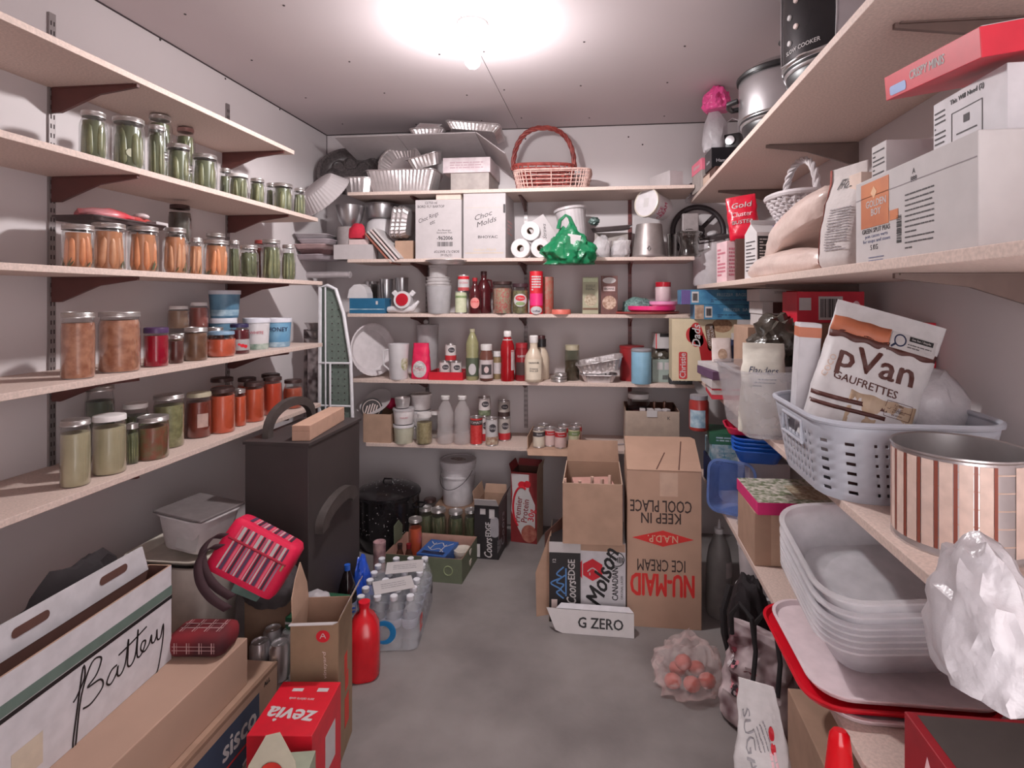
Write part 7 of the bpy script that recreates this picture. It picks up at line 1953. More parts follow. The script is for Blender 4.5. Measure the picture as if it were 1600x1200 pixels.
o = thing('beer_carton', 'white beer carton with black script and a red maple leaf hexagon, under the brown box', 'carton', ((xc + xd) / 2 + .002, 2.43 + d2 / 2, .0005), 0)
mesh('carton', box(w2, d2, h2, .002), mat('cool white card'), o, ang=0)
mesh('torn_brown_edge', box(w2 * .98, .001, .035).xf(mv(0.0, -d2 / 2 - .0008, h2 - .036)), card_m, o, ang=0)
hexa = [(.048 * math.cos(R(60 * k + 30)), .048 * math.sin(R(60 * k + 30))) for k in range(6)]
art(o, 'red_hexagon', prism(hexa, .0004).join(prism([(-.06, -.02), (-.045, -.04), (-.045, .04), (-.06, .02)], .0004)), red_m, face('front', w2, d2, h2, -.042, .055))
art(o, 'white_chevrons', ribbon([[(-.022, -.008), (0, .008), (.022, -.008)], [(-.012, -.024), (-.012, -.012)]], .005), paper_m, face('front', w2, d2, h2, -.042, .055, 0, .001))
art(o, 'script', text('Molson', .105, shear=.35, bold=.03, w=.255), black_m, face('front', w2, d2, h2, .0, .022, 72, .0014))
art(o, 'lettering', text('CANADIAN', .036, bold=.025, w=.14), black_m, face('front', w2, d2, h2, .055, .0, 90))
art(o, 'small_print', text('ORIGINAL LAGER', .014, bold=.01, w=.10), dark_m, face('front', w2, d2, h2, .083, -.015, 90))
seal = tube([(.03 * math.cos(R(15 * k)), .03 * math.sin(R(15 * k)), 0) for k in range(24)], .002, 6, True)
for k in range(4): seal.join(rect(.004, .03 - abs(k - 1.5) * .006), mv(.002 + .007 * k, -.002))
art(o, 'round_seal', seal, black_m, face('front', w2, d2, h2, .062, .105, 0, .001))
# white G ZERO sleeve on the floor in front
xg = (at(868, 990, z=0).x + at(986, 990, z=0).x) / 2
o = thing('drink_sleeve', 'torn white drink sleeve lying on the floor in front of the beer cartons', 'cardboard', (xg + .005, 2.352, .0005), R(-1), rx=0)
wz, hz = .325, .092
mesh('front_panel', prism([(-wz / 2 - .04, hz * 1.0), (-wz / 2, 0.01), (-wz / 2 + .03, 0), (wz / 2, 0), (wz / 2, hz * .98), (-wz / 2 + .03, hz * .98)], .002).xf(mv(0, -.012, 0, 74)), paper_m, o, ang=0)
mesh('top_fold', prism([(-wz / 2, 0), (wz / 2, 0), (wz / 2 - .02, .03), (-wz / 2 + .02, .03)], .002).xf(mv(0, .016, hz * .935, 15)), mat('cool white card'), o, ang=0)
mesh('base_fold', prism([(-wz / 2 + .03, 0), (wz / 2, 0), (wz / 2 - .01, .05), (-wz / 2 + .05, .05)], .002).xf(mv(0, -.01, 0)), mat('greyish white plastic'), o, ang=0)
art(o, 'lettering', text('G ZERO', .056, bold=.03, w=.185), black_m, mv(.025, -.0125 + .5 * hz * math.cos(R(74)), .5 * hz * math.sin(R(74)) , 74) @ Matrix.Translation((0, -.003, .0025)))
# brown carton on the beer cartons
(xa, s), (xb, _) = bk(878, 2.405), bk(972, 2.405)
w3, d3 = xb - xa, .34
h3 = zv(756, ppm(-.1, 2.40)) - h1 - .002
o = thing('cardboard_box', 'plain brown open box standing on the two beer cartons', 'box', ((xa + xb) / 2, 2.405 + d3 / 2, h1 + .002), R(1))
mesh('carton', carton(w3, d3, h3, .004), [card_m, mat('pale cardboard edge', (196, 170, 150), .9), cardin_m], o, ang=0)
openflaps(o, w3, d3, h3, (('back', .10, 88, card_m), ), card_m)
for k in range(5):
    q = thing('wooden_stick', ['leftmost pale stick poking from the plain brown box', 'second pale stick in the plain brown box', 'longest pale stick lying across the plain brown box', 'fourth pale stick in the plain brown box', 'rightmost pale stick near the front rim of the plain brown box'][k], 'stick', (o.location.x - w3 / 2 + .03 + .045 * k, 2.405 + .05 + .02 * (k % 2), h1 + .008), R(20 * k))
    q.rotation_euler = Euler((R(6 - 3 * k), R(-4 + 3 * k), R(15 * k)))
    mesh('stick', box(.012, .012, h3 - .012 + .02 * ((k + 1) % 2), .001), mat('pale wood', (206, 172, 156), .7), q, ang=0)
o = thing('storage_box', 'pinkish packet lying inside the plain brown box', 'packet', (o.location.x + .0, 2.405 + .18, h1 + .0075), R(10))
mesh('packet', box(.18, .12, h3 - .05, .004), mat('pinkish card', (196, 150, 140), .6), o, ang=0)
# ice cream box
(xa, s), (xb, _) = bk(979, 2.42), bk(1096, 2.42)
w4, d4, h4 = xb - xa, .33, .662
o = thing('ice_cream_box', 'tall brown shipping box with upside-down red and black lettering and a red diamond', 'box', ((xa + xb) / 2 + .002, 2.425 + d4 / 2, .0005), R(0))
bic = mat('warm cardboard', (180, 146, 126), .8, var=.05, scale=8)
mesh('carton', carton(w4, d4, h4, .005), [bic, cardd_m, cardin_m], o, ang=0)
def ufz(v): return zv(v, ppm(.3, 2.42)) - h4 / 2
rdi = mat('red ink', (206, 44, 40), .6); bki = mat('black ink', (58, 42, 40), .7)
def row(v0, v1): return (ufz(v0) + ufz(v1)) / 2, (ufz(v0) - ufz(v1)) / .72
for tx, v0, v1, ua, ub, m, bo in (('NU-MAID', 896, 934, 986, 1085, rdi, .03), ('ICE CREAM', 875, 895, 996, 1071, bki, .008), ('KEEP IN', 802, 820, 1002, 1064, bki, .014), ('COOL PLACE', 782, 802, 985, 1081, bki, .014)):
    y_, sz = row(v0, v1)
    xm_ = ((bk(ua, 2.42)[0] + bk(ub, 2.42)[0]) / 2) - o.location.x
    art(o, 'lettering', text(tx, sz * .95, bold=bo, w=bk(ub, 2.42)[0] - bk(ua, 2.42)[0]), m, face('front', w4, d4, h4, xm_, y_, 180))
y_, sz = row(831, 856)
art(o, 'red_diamond', prism([(-.128, 0), (0, -.034), (.128, 0), (0, .034)], .0004), rdi, face('front', w4, d4, h4, -.005, y_))
art(o, 'diamond_lettering', text('N.A.D.P.', .042, bold=.015, w=.125), mat('tan ink', (206, 166, 140), .7), face('front', w4, d4, h4, -.005, y_, 180, .001))
art(o, 'tape_patch', rect(.075, .10), mat('clear tape on card', (192, 160, 140), .3), face('front', w4, d4, h4, 0.02, h4 / 2 - .055))
tf = mv(0, -d4 / 2, h4 + .001) @ Matrix.Rotation(R(11), 4, 'X')
mesh('flap', prism([(-w4 * .5, 0), (w4 * .5, 0), (w4 * .56, d4 * .95), (w4 * .50, d4 * 1.02), (-w4 * .50, d4 * 1.0)], .004).xf(tf), bic, o, ang=0)
sl_ = G()
for a_, b_, c_, e_ in ((.20, .02, .34, .86), (-.10, .02, .06, .5)): sl_.join(ribbon([[(w4 * a_, d4 * b_), (w4 * (a_ + c_) / 2, d4 * (b_ + e_) / 2), (w4 * c_, d4 * e_)]], .005))
mesh('slits', sl_.xf(tf @ mv(0, 0, .0042)), mat('dark inside'), o, ang=0)
mesh('flap', flap(w4 * .9, d4 * .5, .004, .012).xf(mv(0, d4 / 2, h4 + .002, 0, 0, 180) @ Matrix.Rotation(R(6), 4, 'X')), bic, o, ang=0)

# ------------------------------------------------------------------ floor, right
x, s = .475, ppm(.475, 2.47)
p = at(1125, 968, z=0)
o = thing('plastic_jug', 'tall grey translucent plastic bottle with a pointed cap beside the ice cream box', 'bottle', (p.x + .005, p.y + .045, .0005), 0)
rj, hj = .056, .375
mesh('bottle_body', lathe([(0, .004), (rj * .9, 0), (rj, .015), (rj, hj * .55), (rj * .97, hj * .62), (rj * .80, hj * .78), (rj * .45, hj * .92), (rj * .30, hj * .96), (rj * .30, hj), (0, hj)], 36), mat('grey milky plastic', (176, 172, 170), .35, kind='frost', a=.8), o)
mesh('collar', lathe([(rj * .36, hj * .955), (rj * .38, hj * .96), (rj * .38, hj + .004), (0, hj + .006)], 20), plas_m, o)
mesh('nozzle', lathe([(.008, hj + .004), (.006, hj + .022), (.003, hj + .042), (0, hj + .044)], 14), plas_m, o)
mesh('side_label', cpanel(rj * .995, 20, 60, hj * .48, hj * .66, .001), mat('greyish label'), o)
for k, (lb, xx, yy, zz, rr, hh) in enumerate((('upper white pail under the lowest right shelf', .615, 2.33, .2435, .085, .20), ('lower white pail under the lowest right shelf', .615, 2.33, .0005, .09, .24))):
    o = thing('food_pail', lb, 'pail', (xx, yy, zz), 0, 'white pails under the shelf')
    mesh('pail_body', lathe([(0, .004), (rr * .85, 0), (rr * .87, .005), (rr * .97, hh * .8), (rr * 1.02, hh * .82), (rr * 1.02, hh * .88), (rr * .97, hh * .9), (0, hh * .9)], 36), mat('clean white plastic'), o)
    mesh('lid', lathe([(rr * .99, hh * .89), (rr * 1.05, hh * .89), (rr * 1.05, hh - .002), (rr, hh), (0, hh - .004)], 36), mat('clean white plastic'), o)
# patterned tote bag and black shoulder bag
tot = mat('patterned cloth', (206, 190, 192), .85, scale=13, rgb2=(96, 60, 66), detail=2)
g, sf = pouch(.24, .16, .30, 51, top=.05, wr=.16, seal=.05, wtop=.21)
o = thing('tote_bag', 'slouching cloth tote bag with a pink, grey and maroon print on the floor', 'bag', (.49, 1.90, .001), R(-42), rx=R(-6))
mesh('cloth', g, tot, o)
rg = random.Random(12)
mm_ = [mat('maroon cloth print', (112, 34, 48), .85), mat('pale grey cloth print', (196, 186, 188), .85), mat('pink cloth print', (206, 130, 140), .85), mat('dark cloth print', (52, 44, 50), .85)]
for k in range(16):
    c = (rg.uniform(-.09, .09), rg.uniform(-.12, .11))
    art(o, 'leaf_print', on_surf(disc(rg.uniform(.012, .024), rg.uniform(.006, .012), .0004, 12).xf(mv(c[0], c[1], 0, 0, 0, rg.uniform(0, 180))), sf, .25, .30, .002), mm_[k % 4])
for dx in (-.03, .05):
    mesh('black_handle', tube([(dx - .05, -.04, .27), (dx - .045, -.06, .34), (dx - .01, -.075, .39), (dx + .03, -.07, .36), (dx + .045, -.06, .26), (dx + .05, -.08, .17)], .008, 8), mat('black webbing', (38, 34, 36), .8), o)
g = blob(.20, .17, .19, 111, .22, .6, 4, 2.2)
o = thing('shoulder_bag', 'black cloth bag with a broad strap slumped against the tote bag', 'bag', (.525, 2.145, .001), R(-20))
mesh('cloth', blob(.16, .13, .38, 111, .16, .6, 4, 2.0), mat('black cloth', (40, 33, 36), .8, bump=.4, bscale=18), o)
mesh('strap', tube([(-.055, -.07, .36), (-.075, -.10, .28), (-.07, -.105, .20), (-.05, -.10, .12)], .012, 8), mat('black webbing'), o)
# potatoes in film
p = at(1090, 1092, z=0)
o = mesh('plastic_bag', blob(.25, .22, .20, 121, .32, .55, 4, 3.2, .25), mat('produce film', (246, 232, 230), .12, kind='film', a=.2, bump=1.0, bscale=30))
o.location = (p.x - .02, p.y + .075, .001)
bagc = o.location.copy()
tag(o, 'clear plastic produce bag with red potatoes on the floor before the ice cream box', 'bag')
pot_m = mat('red potato', (196, 92, 78), .6, scale=14, rgb2=(168, 72, 62), bump=.1)
for k, (dx, dy, zz, nm) in enumerate(((-.06, -.035, .004, 'front left'), (.005, -.045, .004, 'front middle'), (.062, -.02, .004, 'right'), (-.035, .035, .004, 'rear left'), (.035, .045, .004, 'rear right'), (-.02, -.008, .056, 'topmost'))):
    q = mesh('potato', blob(.062, .055, .052, 130 + k, .06, 2, 2, 1.5), pot_m)
    q.location = (bagc.x + dx, bagc.y + dy, zz)
    tag(q, nm + ' red potato inside the clear produce bag', 'potato', 'red potatoes')
q = mesh('brown_leaf', blob(.05, .10, .02, 140, .3), mat('dry brown leaf', (110, 84, 66), .8))
q.location = (bagc.x + .155, bagc.y - .05, .001); q.rotation_euler = (0, 0, R(35))
tag(q, 'dry brown scrap lying right of the produce bag', 'scrap')
# sugar bag
g, sf = pouch(.19, .11, .45, 61, nz=26, top=.004, wr=.10, seal=.22, p=4, wtop=.085)
o = thing('sugar_bag', 'white paper bag with grey lettering and red marks, pinched at its top', 'bag', (.405, 1.42, .001), R(-28), ry=R(-5))
mesh('bag', g, mat('creased white paper', (204, 199, 199), .75, bump=.7, bscale=13), o)
art(o, 'lettering', on_surf(text('SUGAR', .05, w=.17).xf(mv(-.035, .075, 0, 0, 0, -74)), sf, .19, .45, .002), mat('grey ink', (150, 146, 150), .7))
art(o, 'small_print', on_surf(lines(.06, .06, 4, 4, .3).xf(mv(.012, .10, 0, 0, 0, -60)), sf, .19, .45, .002), mat('grey ink'))
art(o, 'red_mark', on_surf(disc(.011, .016).xf(mv(.048, .115)).join(disc(.010, .014), mv(.052, .085)), sf, .19, .45, .0025), red_m)
art(o, 'pale_pink_print', on_surf(lines(.10, .03, 2, 6, .6).xf(mv(.06, .03, 0, 0, 0, -75)), sf, .19, .45, .002), mat('pale pink print'))
o = thing('cardboard_box', 'closed brown carton on the floor under the clear tub stack', 'box', (.60, 1.50, .0005), R(0))
mesh('carton', box(.18, .30, .30, .002), card_m, o, ang=0)
o = thing('soap_bottle', 'shiny red plastic bottle at the bottom edge, before the lowest right shelf', 'bottle', (.452, 1.15, .0005), R(-15))
mesh('bottle_body', lathe([(0, .003), (.032, 0), (.036, .008), (.036, .30), (.034, .38), (.028, .46), (.021, .53), (.018, .55), (.012, .558), (0, .56)], 30, sx=1.0, sy=.7), mat('glossy red plastic', (212, 16, 28), .12, var=.03), o)
mesh('label', cpanel(.0362, -40, 40, .05, .18, .001), paper_m, o)

# ------------------------------------------------------------------ floor, left foreground
# white box with handwriting, on a brown carton, on the label carton
zs = .205
sx0, sx1, sy0, sy1 = -1.66, -1.065, .93, 1.735
o = thing('label_carton', 'large carton with a slate blue lettered label at the bottom left', 'box', ((sx0 + sx1) / 2, (sy0 + sy1) / 2, .0005), 0)
W_, D_ = sx1 - sx0, sy1 - sy0
mesh('carton', box(W_, D_, zs, .003), card_m, o, ang=0)
mesh('top_lip', box(.012, D_, .014, .002).xf(mv(W_ / 2 - .0055, 0, zs - .012)), cardd_m, o, ang=0)
sl = mat('slate blue label', (62, 72, 92), .5)
yv = lambda u: rt_left(u)
def yl(u, X): return at(u, 500, x=X).y
ya, yb2 = yl(330, sx1), yl(415, sx1)
art(o, 'blue_label', rect(.42, zs * .80), sl, face('right', W_, D_, zs, (ya + yb2) / 2 - .12 - (sy0 + sy1) / 2, -.012))
art(o, 'lettering', text('sisco', .085, bold=.05, w=.15), paper_m, face('right', W_, D_, zs, yl(375, sx1) - (sy0 + sy1) / 2, .012, 0, .001))
art(o, 'red_underline', rect(.15, .006), rdi, face('right', W_, D_, zs, yl(378, sx1) - (sy0 + sy1) / 2, -.04, 0, .001))
art(o, 'white_swoosh', ribbon([[(-.05, -.02), (0, -.005), (.05, .02)]], .008), paper_m, face('right', W_, D_, zs, yl(395, sx1) - (sy0 + sy1) / 2, -.07, 0, .001))
art(o, 'black_print', text('ALL', .02, bold=.03), black_m, face('right', W_, D_, zs, yl(417, sx1) - (sy0 + sy1) / 2, .075, 0, .001))
bx0, bx1, by0, by1, bz1 = -1.62, -1.095, .95, 1.625, .348
o = thing('cardboard_box', 'plain brown carton under the white box with handwriting', 'box', ((bx0 + bx1) / 2, (by0 + by1) / 2, zs + .001), R(0))
mesh('carton', box(bx1 - bx0, by1 - by0, bz1 - zs - .001, .003), mat('smooth brown cardboard', (176, 144, 126), .75, var=.04, scale=5), o, ang=0)
wb0, wb1 = -1.305, -1.235
yB1 = yl(279, wb1) - .01; yB0 = .96
hB_ = .272
o = thing('battery_box', 'white box with a green stripe and black handwriting on the plain brown carton', 'box', ((wb0 + wb1) / 2, (yB0 + yB1) / 2, bz1 + .001), R(3))
wBx, dBx = wb1 - wb0, yB1 - yB0
mesh('carton', carton(wBx, dBx, hB_, .005), [mat('cool white card'), card_m, mat('dark inside')], o, ang=0)
gst = mat('grey green stripe', (98, 116, 108), .6)
art(o, 'green_stripe', rect(dBx, .026), gst, face('right', wBx, dBx, hB_, 0, hB_ * .24))
art(o, 'black_stripe', rect(dBx, .010), black_m, face('right', wBx, dBx, hB_, 0, hB_ * .24 - .02))
B = [[(.02, .42), (.06, .50), (.13, .75), (.12, .98), (.05, .2), (.0, -.42), (.02, -.5), (.09, .4), (.20, .92), (.29, .86), (.24, .60), (.15, .48), (.27, .42), (.29, .22), (.18, .08), (.10, .12)],
     [(.44, .42), (.38, .40), (.33, .22), (.37, .12), (.43, .24), (.45, .38), (.44, .18), (.48, .14), (.53, .32), (.57, .78), (.56, .5), (.55, .2), (.59, .14), (.64, .3), (.68, .82), (.66, .4), (.66, .2), (.69, .16), (.73, .24), (.76, .4), (.72, .44), (.70, .3), (.74, .18), (.80, .26), (.83, .42), (.83, .24), (.86, .20), (.89, .3), (.90, .44), (.90, .2), (.94, .18), (.98, .44), (.97, .1), (.90, -.5), (.86, -.62)],
     [(.46, .60), (.60, .64), (.78, .72)]]
sg = [[((x - .5) * .30, (y - .25) * .115) for x, y in st_] for st_ in B]
art(o, 'handwriting', ribbon(sg, .0045), black_m, face('right', wBx, dBx, hB_, dBx / 2 - .178, -.045, 3, .0008))
art(o, 'tape_patch', rect(.07, .07), mat('tape', (196, 182, 164), .5), face('right', wBx, dBx, hB_, -dBx / 2 + .11, -.075))
mesh('handle_flap', prism([(-dBx / 2, 0), (dBx / 2 - .01, 0), (dBx / 2 - .03, .075), (-dBx / 2 + .02, .08)], .004).xf(mv(-wBx / 2 + .003, 0, hB_ - .01, 88, 0, 90)), mat('cool white card'), o, ang=0)
for yy in (-.09, .14): mesh('hand_hole', prism([(p_[0], p_[1]) for p_ in rring(.09, .022, 0, .01, 4)], .0006).xf(mv(-wBx / 2 + .0078, 0, hB_ - .01, 88, 0, 90) @ mv(yy, .045)), mat('dark inside'), o, ang=0)
o = mesh('dark_cloth', blob(.13, .40, .13, 151, .18, .5, 4, 2), mat('black cloth'))
o.location = (-1.40, 1.36, bz1 + .001)
o.scale = (1, 1, 2.75)
tag(o, 'black cloth bundle behind the white box with handwriting', 'cloth')
# pile behind: bins, duffel, lunch bag
o = thing('storage_bin', 'cloudy beige bin with a milky lid in the pile by the left wall', 'bin', (-1.50, 1.875, .0005), 0)
hb3 = .475
mesh('bin_body', shell(.24, .20, .30, .245, hb3, .004, .04, .05, .008, 7, .005), mat('cloudy beige plastic', (192, 180, 172), .35), o)
mesh('lid', shell(.27, .21, .315, .26, .022, .003, .05, .06, .003, 7, .004).xf(mv(0, 0, hb3 + .006)), mat('milky lid'), o)
o = thing('storage_bin', 'greyish white bin with a smoked lid standing on the cloudy beige bin', 'bin', (-1.465, 1.89, hb3 + .033), R(-10), ry=R(4))
mesh('bin_body', shell(.17, .15, .21, .19, .12, .004, .03, .04, .006, 7, .004), mat('greyish white plastic'), o)
mesh('lid', box(.215, .195, .010, .004).xf(mv(0, 0, .125)), mat('smoked clear lid', (120, 112, 112), .25), o, ang=0)
mesh('paper_label', box(.09, .001, .08).xf(mv(.04, -.0885, .02, -9.5)), paper_m, o, ang=0)
pb = thing('plaid_blanket', '', '', (-1.185, 1.555, .3495), R(6))
mesh('cloth', box(.17, .11, .07, .025), mat('red plaid cloth', (128, 30, 38), .85, scale=9, rgb2=(64, 22, 28), detail=1), pb, ang=60)
g = G()
for k in range(4): g.join(rect(.003, .062), mv(-.055 + .036 * k, 0)).join(rect(.0012, .062), mv(-.048 + .036 * k, 0))
for k in range(2): g.join(rect(.125, .003), mv(0, -.012 + .022 * k))
art(pb, 'plaid_lines', G().join(g, mv(0, .0, .0704)).join(g, mv(0, -.0554, .035, 90, s=(1, .5, 1))), mat('pale plaid line', (176, 140, 140), .85))['kind'] = 'stuff'
tag(pb, 'folded red plaid blanket lying at the rear of the plain brown carton', 'blanket')
o = thing('storage_box', 'brown box in the shade behind the silver cans, under the duffel bag', 'box', (-1.19, 1.925, .0005), 0)
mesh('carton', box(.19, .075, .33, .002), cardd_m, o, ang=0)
o = thing('duffel_bag', 'dark grey duffel bag with a pale teal patch under the striped lunch bag', 'bag', (-1.165, 1.875, .001), R(-10))
o.location = (-1.175, 1.875, .3325)
mesh('cloth', blob(.20, .17, .145, 171, .12, .5, 4, 1.8), mat('dark grey cloth', (66, 60, 62), .7, bump=.3), o)
mesh('teal_patch', prism([(-.06, -.03), (.05, -.045), (.075, 0), (.02, .03), (-.05, .02)], .006).xf(mv(-.01, -.088, .09, 62)), mat('pale teal cloth', (112, 138, 130), .7), o, ang=0)
# lunch bag
o = thing('lunch_bag', 'bright pink red lunch bag with white and purple stripes and a dark shoulder strap', 'bag', (-1.165, 1.70, .485), 0)
o.scale = (.82, .82, .82)
o.rotation_euler = Euler((R(-16), R(30), R(12)))
crim = mat('crimson fabric', (218, 20, 70), .65, bump=.15, bscale=60)
lw_, ld_, lh_ = .29, .17, .205
g = loft([rring(lw_ * .94, ld_ * .94, 0, .03, 5), rring(lw_, ld_, .02, .035, 5), rring(lw_, ld_, lh_ * .62, .035, 5), rring(lw_ * .985, ld_ * .985, lh_ * .9, .04, 5), rring(lw_ * .90, ld_ * .88, lh_ * .985, .04, 5), rring(lw_ * .7, ld_ * .6, lh_, .04, 5)], True, True)
mesh('body', g, crim, o, ang=50)
scol = [paper_m, mat('purple stripe', (84, 56, 84), .7), mat('rose stripe', (224, 96, 120), .7), paper_m, mat('plum stripe', (60, 34, 52), .7), mat('dusty stripe', (150, 110, 132), .7)]
x = -lw_ / 2 + .045
rg = random.Random(3); k = 0
while x < lw_ / 2 - .045:
    ws = [.006, .013, .008, .004, .010, .007][k % 6]
    mesh('stripe', box(ws, .0012, lh_ * .52, x=x + ws / 2, y=-ld_ / 2 - .0006, z=.022), scol[k % 6], o, ang=0)
    mesh('stripe', box(ws, ld_ * .62, .0012, x=x + ws / 2, y=-.0, z=lh_ + .0002).xf(mv()), scol[k % 6], o, ang=0) if abs(x) < lw_ * .33 else None
    mesh('stripe', box(ws, .0012, lh_ * .24, x=x + ws / 2, y=-ld_ / 2 - .0004, z=lh_ * .665), scol[(k + 2) % 6], o, ang=0)
    x += ws + .0035; k += 1
mesh('zip', tube([(-lw_ / 2 - .001, .02, lh_ * .63), (-lw_ / 2 + .025, -ld_ / 2 - .001, lh_ * .635), (lw_ / 2 - .025, -ld_ / 2 - .001, lh_ * .635), (lw_ / 2 + .001, .02, lh_ * .63)], .004, 6), mat('dark crimson zip', (150, 12, 44), .5), o)
mesh('zip_pull', box(.008, .004, .022, .001).xf(mv(lw_ / 2 - .03, -ld_ / 2 - .005, lh_ * .52)), mat('brass', (150, 130, 100), .4, metal=.7), o, ang=0)
stp = mat('dark maroon webbing', (58, 34, 40), .8)
g = G()
pts = [(-lw_ / 2 + .01, -ld_ / 2 - .003, lh_ * .62), (-lw_ / 2 - .02, -ld_ / 2 - .02, lh_ * .55), (-lw_ / 2 - .025, -ld_ / 2 - .03, lh_ * .3), (-lw_ / 2 + .02, -ld_ / 2 - .04, lh_ * .05), (-lw_ / 2 + .09, -ld_ / 2 - .045, -.02), (-lw_ / 2 + .17, -ld_ / 2 - .04, -.03)]
fine = []
for k in range(len(pts) - 1):
    for j in range(6):
        p0, p1, p2, p3 = [Vector(pts[max(0, min(len(pts) - 1, q))]) for q in (k - 1, k, k + 1, k + 2)]
        u = j / 6
        fine.append(0.5 * ((2 * p1) + (p2 - p0) * u + (2 * p0 - 5 * p1 + 4 * p2 - p3) * u * u + (3 * p1 - p0 - 3 * p2 + p3) * u ** 3))
sv, sf_ = [], []
for k, p in enumerate(fine):
    for dz in (-.016, .016): sv.append((p.x + dz * .5, p.y, p.z + dz * .85))
sf_ = [(2 * k, 2 * k + 1, 2 * k + 3, 2 * k + 2) for k in range(len(fine) - 1)]
mesh('shoulder_strap', G().add(sv, sf_), stp, o, ang=60, sol=.004)
mesh('shoulder_strap', G().add([(a + .012, b - .012, c - .035) for a, b, c in sv], sf_), stp, o, ang=60, sol=.004)
# green beer box and litter
gcard = mat('green card', (34, 84, 58), .5, var=.06)
o = thing('beer_carton', 'green beer carton with white script beside the striped lunch bag', 'carton', (-1.03, 1.94, .0005), R(-3))
mesh('carton', box(.15, .18, .28, .002), gcard, o, ang=0)
art(o, 'script', text('Lager', .05, shear=.35, bold=.02, w=.11), paper_m, face('front', .15, .18, .28, -.02, .04, 70))
art(o, 'script', text('Lager', .05, shear=.35, bold=.02, w=.12), mat('pale green print', (170, 206, 184), .6), face('top', .15, .18, .28, 0, 0, 60))
art(o, 'white_edge', rect(.15, .008), paper_m, face('front', .15, .18, .28, 0, .12))
o = mesh('plastic_bag', blob(.10, .09, .05, 181, .22, .5), filmw_m)
o.location = (-1.04, 1.94, .282)
tag(o, 'white crumpled wrapper on top of the green beer carton', 'wrapper')
# silver cans
can_spots = [(-1.012, 1.665), (-.940, 1.70), (-.972, 1.775), (-1.02, 1.60)]
canm = mat('silver drinks can', (206, 202, 204), .3, metal=.85)
def soda(label, x, y, z):
    o = thing('drinks_can', label, 'can', (x, y, z), 0, 'silver drinks cans')
    r, h = .0325, .121
    mesh('can_body', lathe([(0, .004), (r * .75, .002), (r * .8, 0), (r, .012), (r, h - .014), (r * .83, h - .002), (r * .83, h), (r * .77, h), (r * .74, h - .005), (0, h - .005)], 28), canm, o)
    mesh('pull_tab', lathe([(0, 0), (.008, 0), (.008, .0015), (0, .0015)], 12, sx=1, sy=1.6).xf(mv(.0, .004, h - .0048)), canm, o)
    return o
k = 0
names = {0: 'floor layer', 1: 'top layer'}
for lay in (0, 1):
    for n_, (x, y) in enumerate(((-1.015, 1.79), (-.945, 1.79), (-1.015, 1.865), (-.945, 1.86))):
        soda(f'silver drinks can left of the tall torn carton, {names[lay]}, {["front left", "front right", "back left", "back right"][n_]}', x - .137, y - .015, .0005 + .1222 * lay)
# tall torn brown carton with the red mark
w5, d5, h5 = .14, .15, .435
o = thing('wine_carton', 'tall torn brown drinks carton with a red round mark and pale open flaps', 'carton', (-.865, 1.65, .0005), R(10))
oc = mat('olive brown card', (140, 116, 92), .75, var=.06)
mesh('carton', carton(w5, d5, h5, .003), [oc, cardd_m, card_m], o, ang=0)
openflaps(o, w5, d5, h5, (('front', .035, 20, paper_m), ('right', .075, 62, oc)), oc)
mesh('flap', prism([(-.06, 0), (.075, 0), (.075, .05), (.04, .13), (-.01, .10), (-.05, .06)], .003).xf(mv(-w5 / 2, 0, h5, 84, 0, 90)), card_m, o, ang=0)
mesh('flap_lining', prism([(-.07, 0.008), (.07, 0.008), (.066, .06), (-.066, .06)], .001).xf(mv(w5 / 2 + .001, 0, h5 + .002, 0, 0, -90) @ Matrix.Rotation(R(62), 4, 'X') @ Matrix.Translation((0, 0, .003))), paper_m, o, ang=0)
art(o, 'red_mark', disc(.020, .018), red_m, face('front', w5, d5, h5, .025, h5 * .41))
art(o, 'white_bird', ribbon([[(-.008, -.006), (0, .008), (.008, -.006)], [(-.004, 0), (.006, 0)]], .002), paper_m, face('front', w5, d5, h5, .025, h5 * .41, 0, .001))
art(o, 'pale_print', text('vineyard', .014, shear=.2, w=.08), mat('pale print'), face('front', w5, d5, h5, .03, h5 * .21, 92))
art(o, 'red_print', rect(.035, .05).join(rect(.045, .09), mv(.0, -.09)).join(rect(.03, .06), mv(-.01, .06)), mat('red orange print', (206, 60, 46), .6), face('right', w5, d5, h5, .01, -.01))
# red soda box and pale green box
w6, d6, h6 = .165, .20, .30
o = thing('soda_carton', 'bright red soda carton with upside-down white lettering at the bottom edge', 'carton', (-.82, 1.425, .0005), R(6))
mesh('carton', box(w6, d6, h6, .002), mat('bright red card', (206, 20, 42), .4), o, ang=0)
art(o, 'lettering', text('zevia', .075, bold=.04, w=.13), paper_m, face('top', w6, d6, h6, -.005, -.03, 172))
art(o, 'small_print', text('zero calorie soda', .014, w=.07), paper_m, face('top', w6, d6, h6, .0, .03, 176))
art(o, 'white_patch', rect(.03, .014).join(rect(.03, .012), mv(-.07, .0)), paper_m, face('top', w6, d6, h6, .045, .065))
art(o, 'white_side_panel', rect(.07, .10), paper_m, face('right', w6, d6, h6, .02, .03))
art(o, 'pale_triangle', prism([(-.05, -.10), (.03, -.10), (-.01, .04)], .0004), mat('pale print'), face('front', w6, d6, h6, .05, -.0))
o = thing('vegetable_carton', 'pale green carton with a tomato picture and a torn peak at the bottom edge', 'carton', (-.755, 1.235, .0005), R(12))
w7, d7, h7 = .13, .13, .285
mesh('carton', box(w7, d7, h7, .002), mat('sage green card', (150, 156, 136), .6), o, ang=0)
mesh('torn_peak', prism([(-.065, 0), (.065, 0), (.055, .07), (.02, .135), (-.01, .13), (-.045, .07)], .003).xf(mv(0, -.058, h7, 86)), mat('sage pale card', (186, 178, 158), .6), o, ang=0)
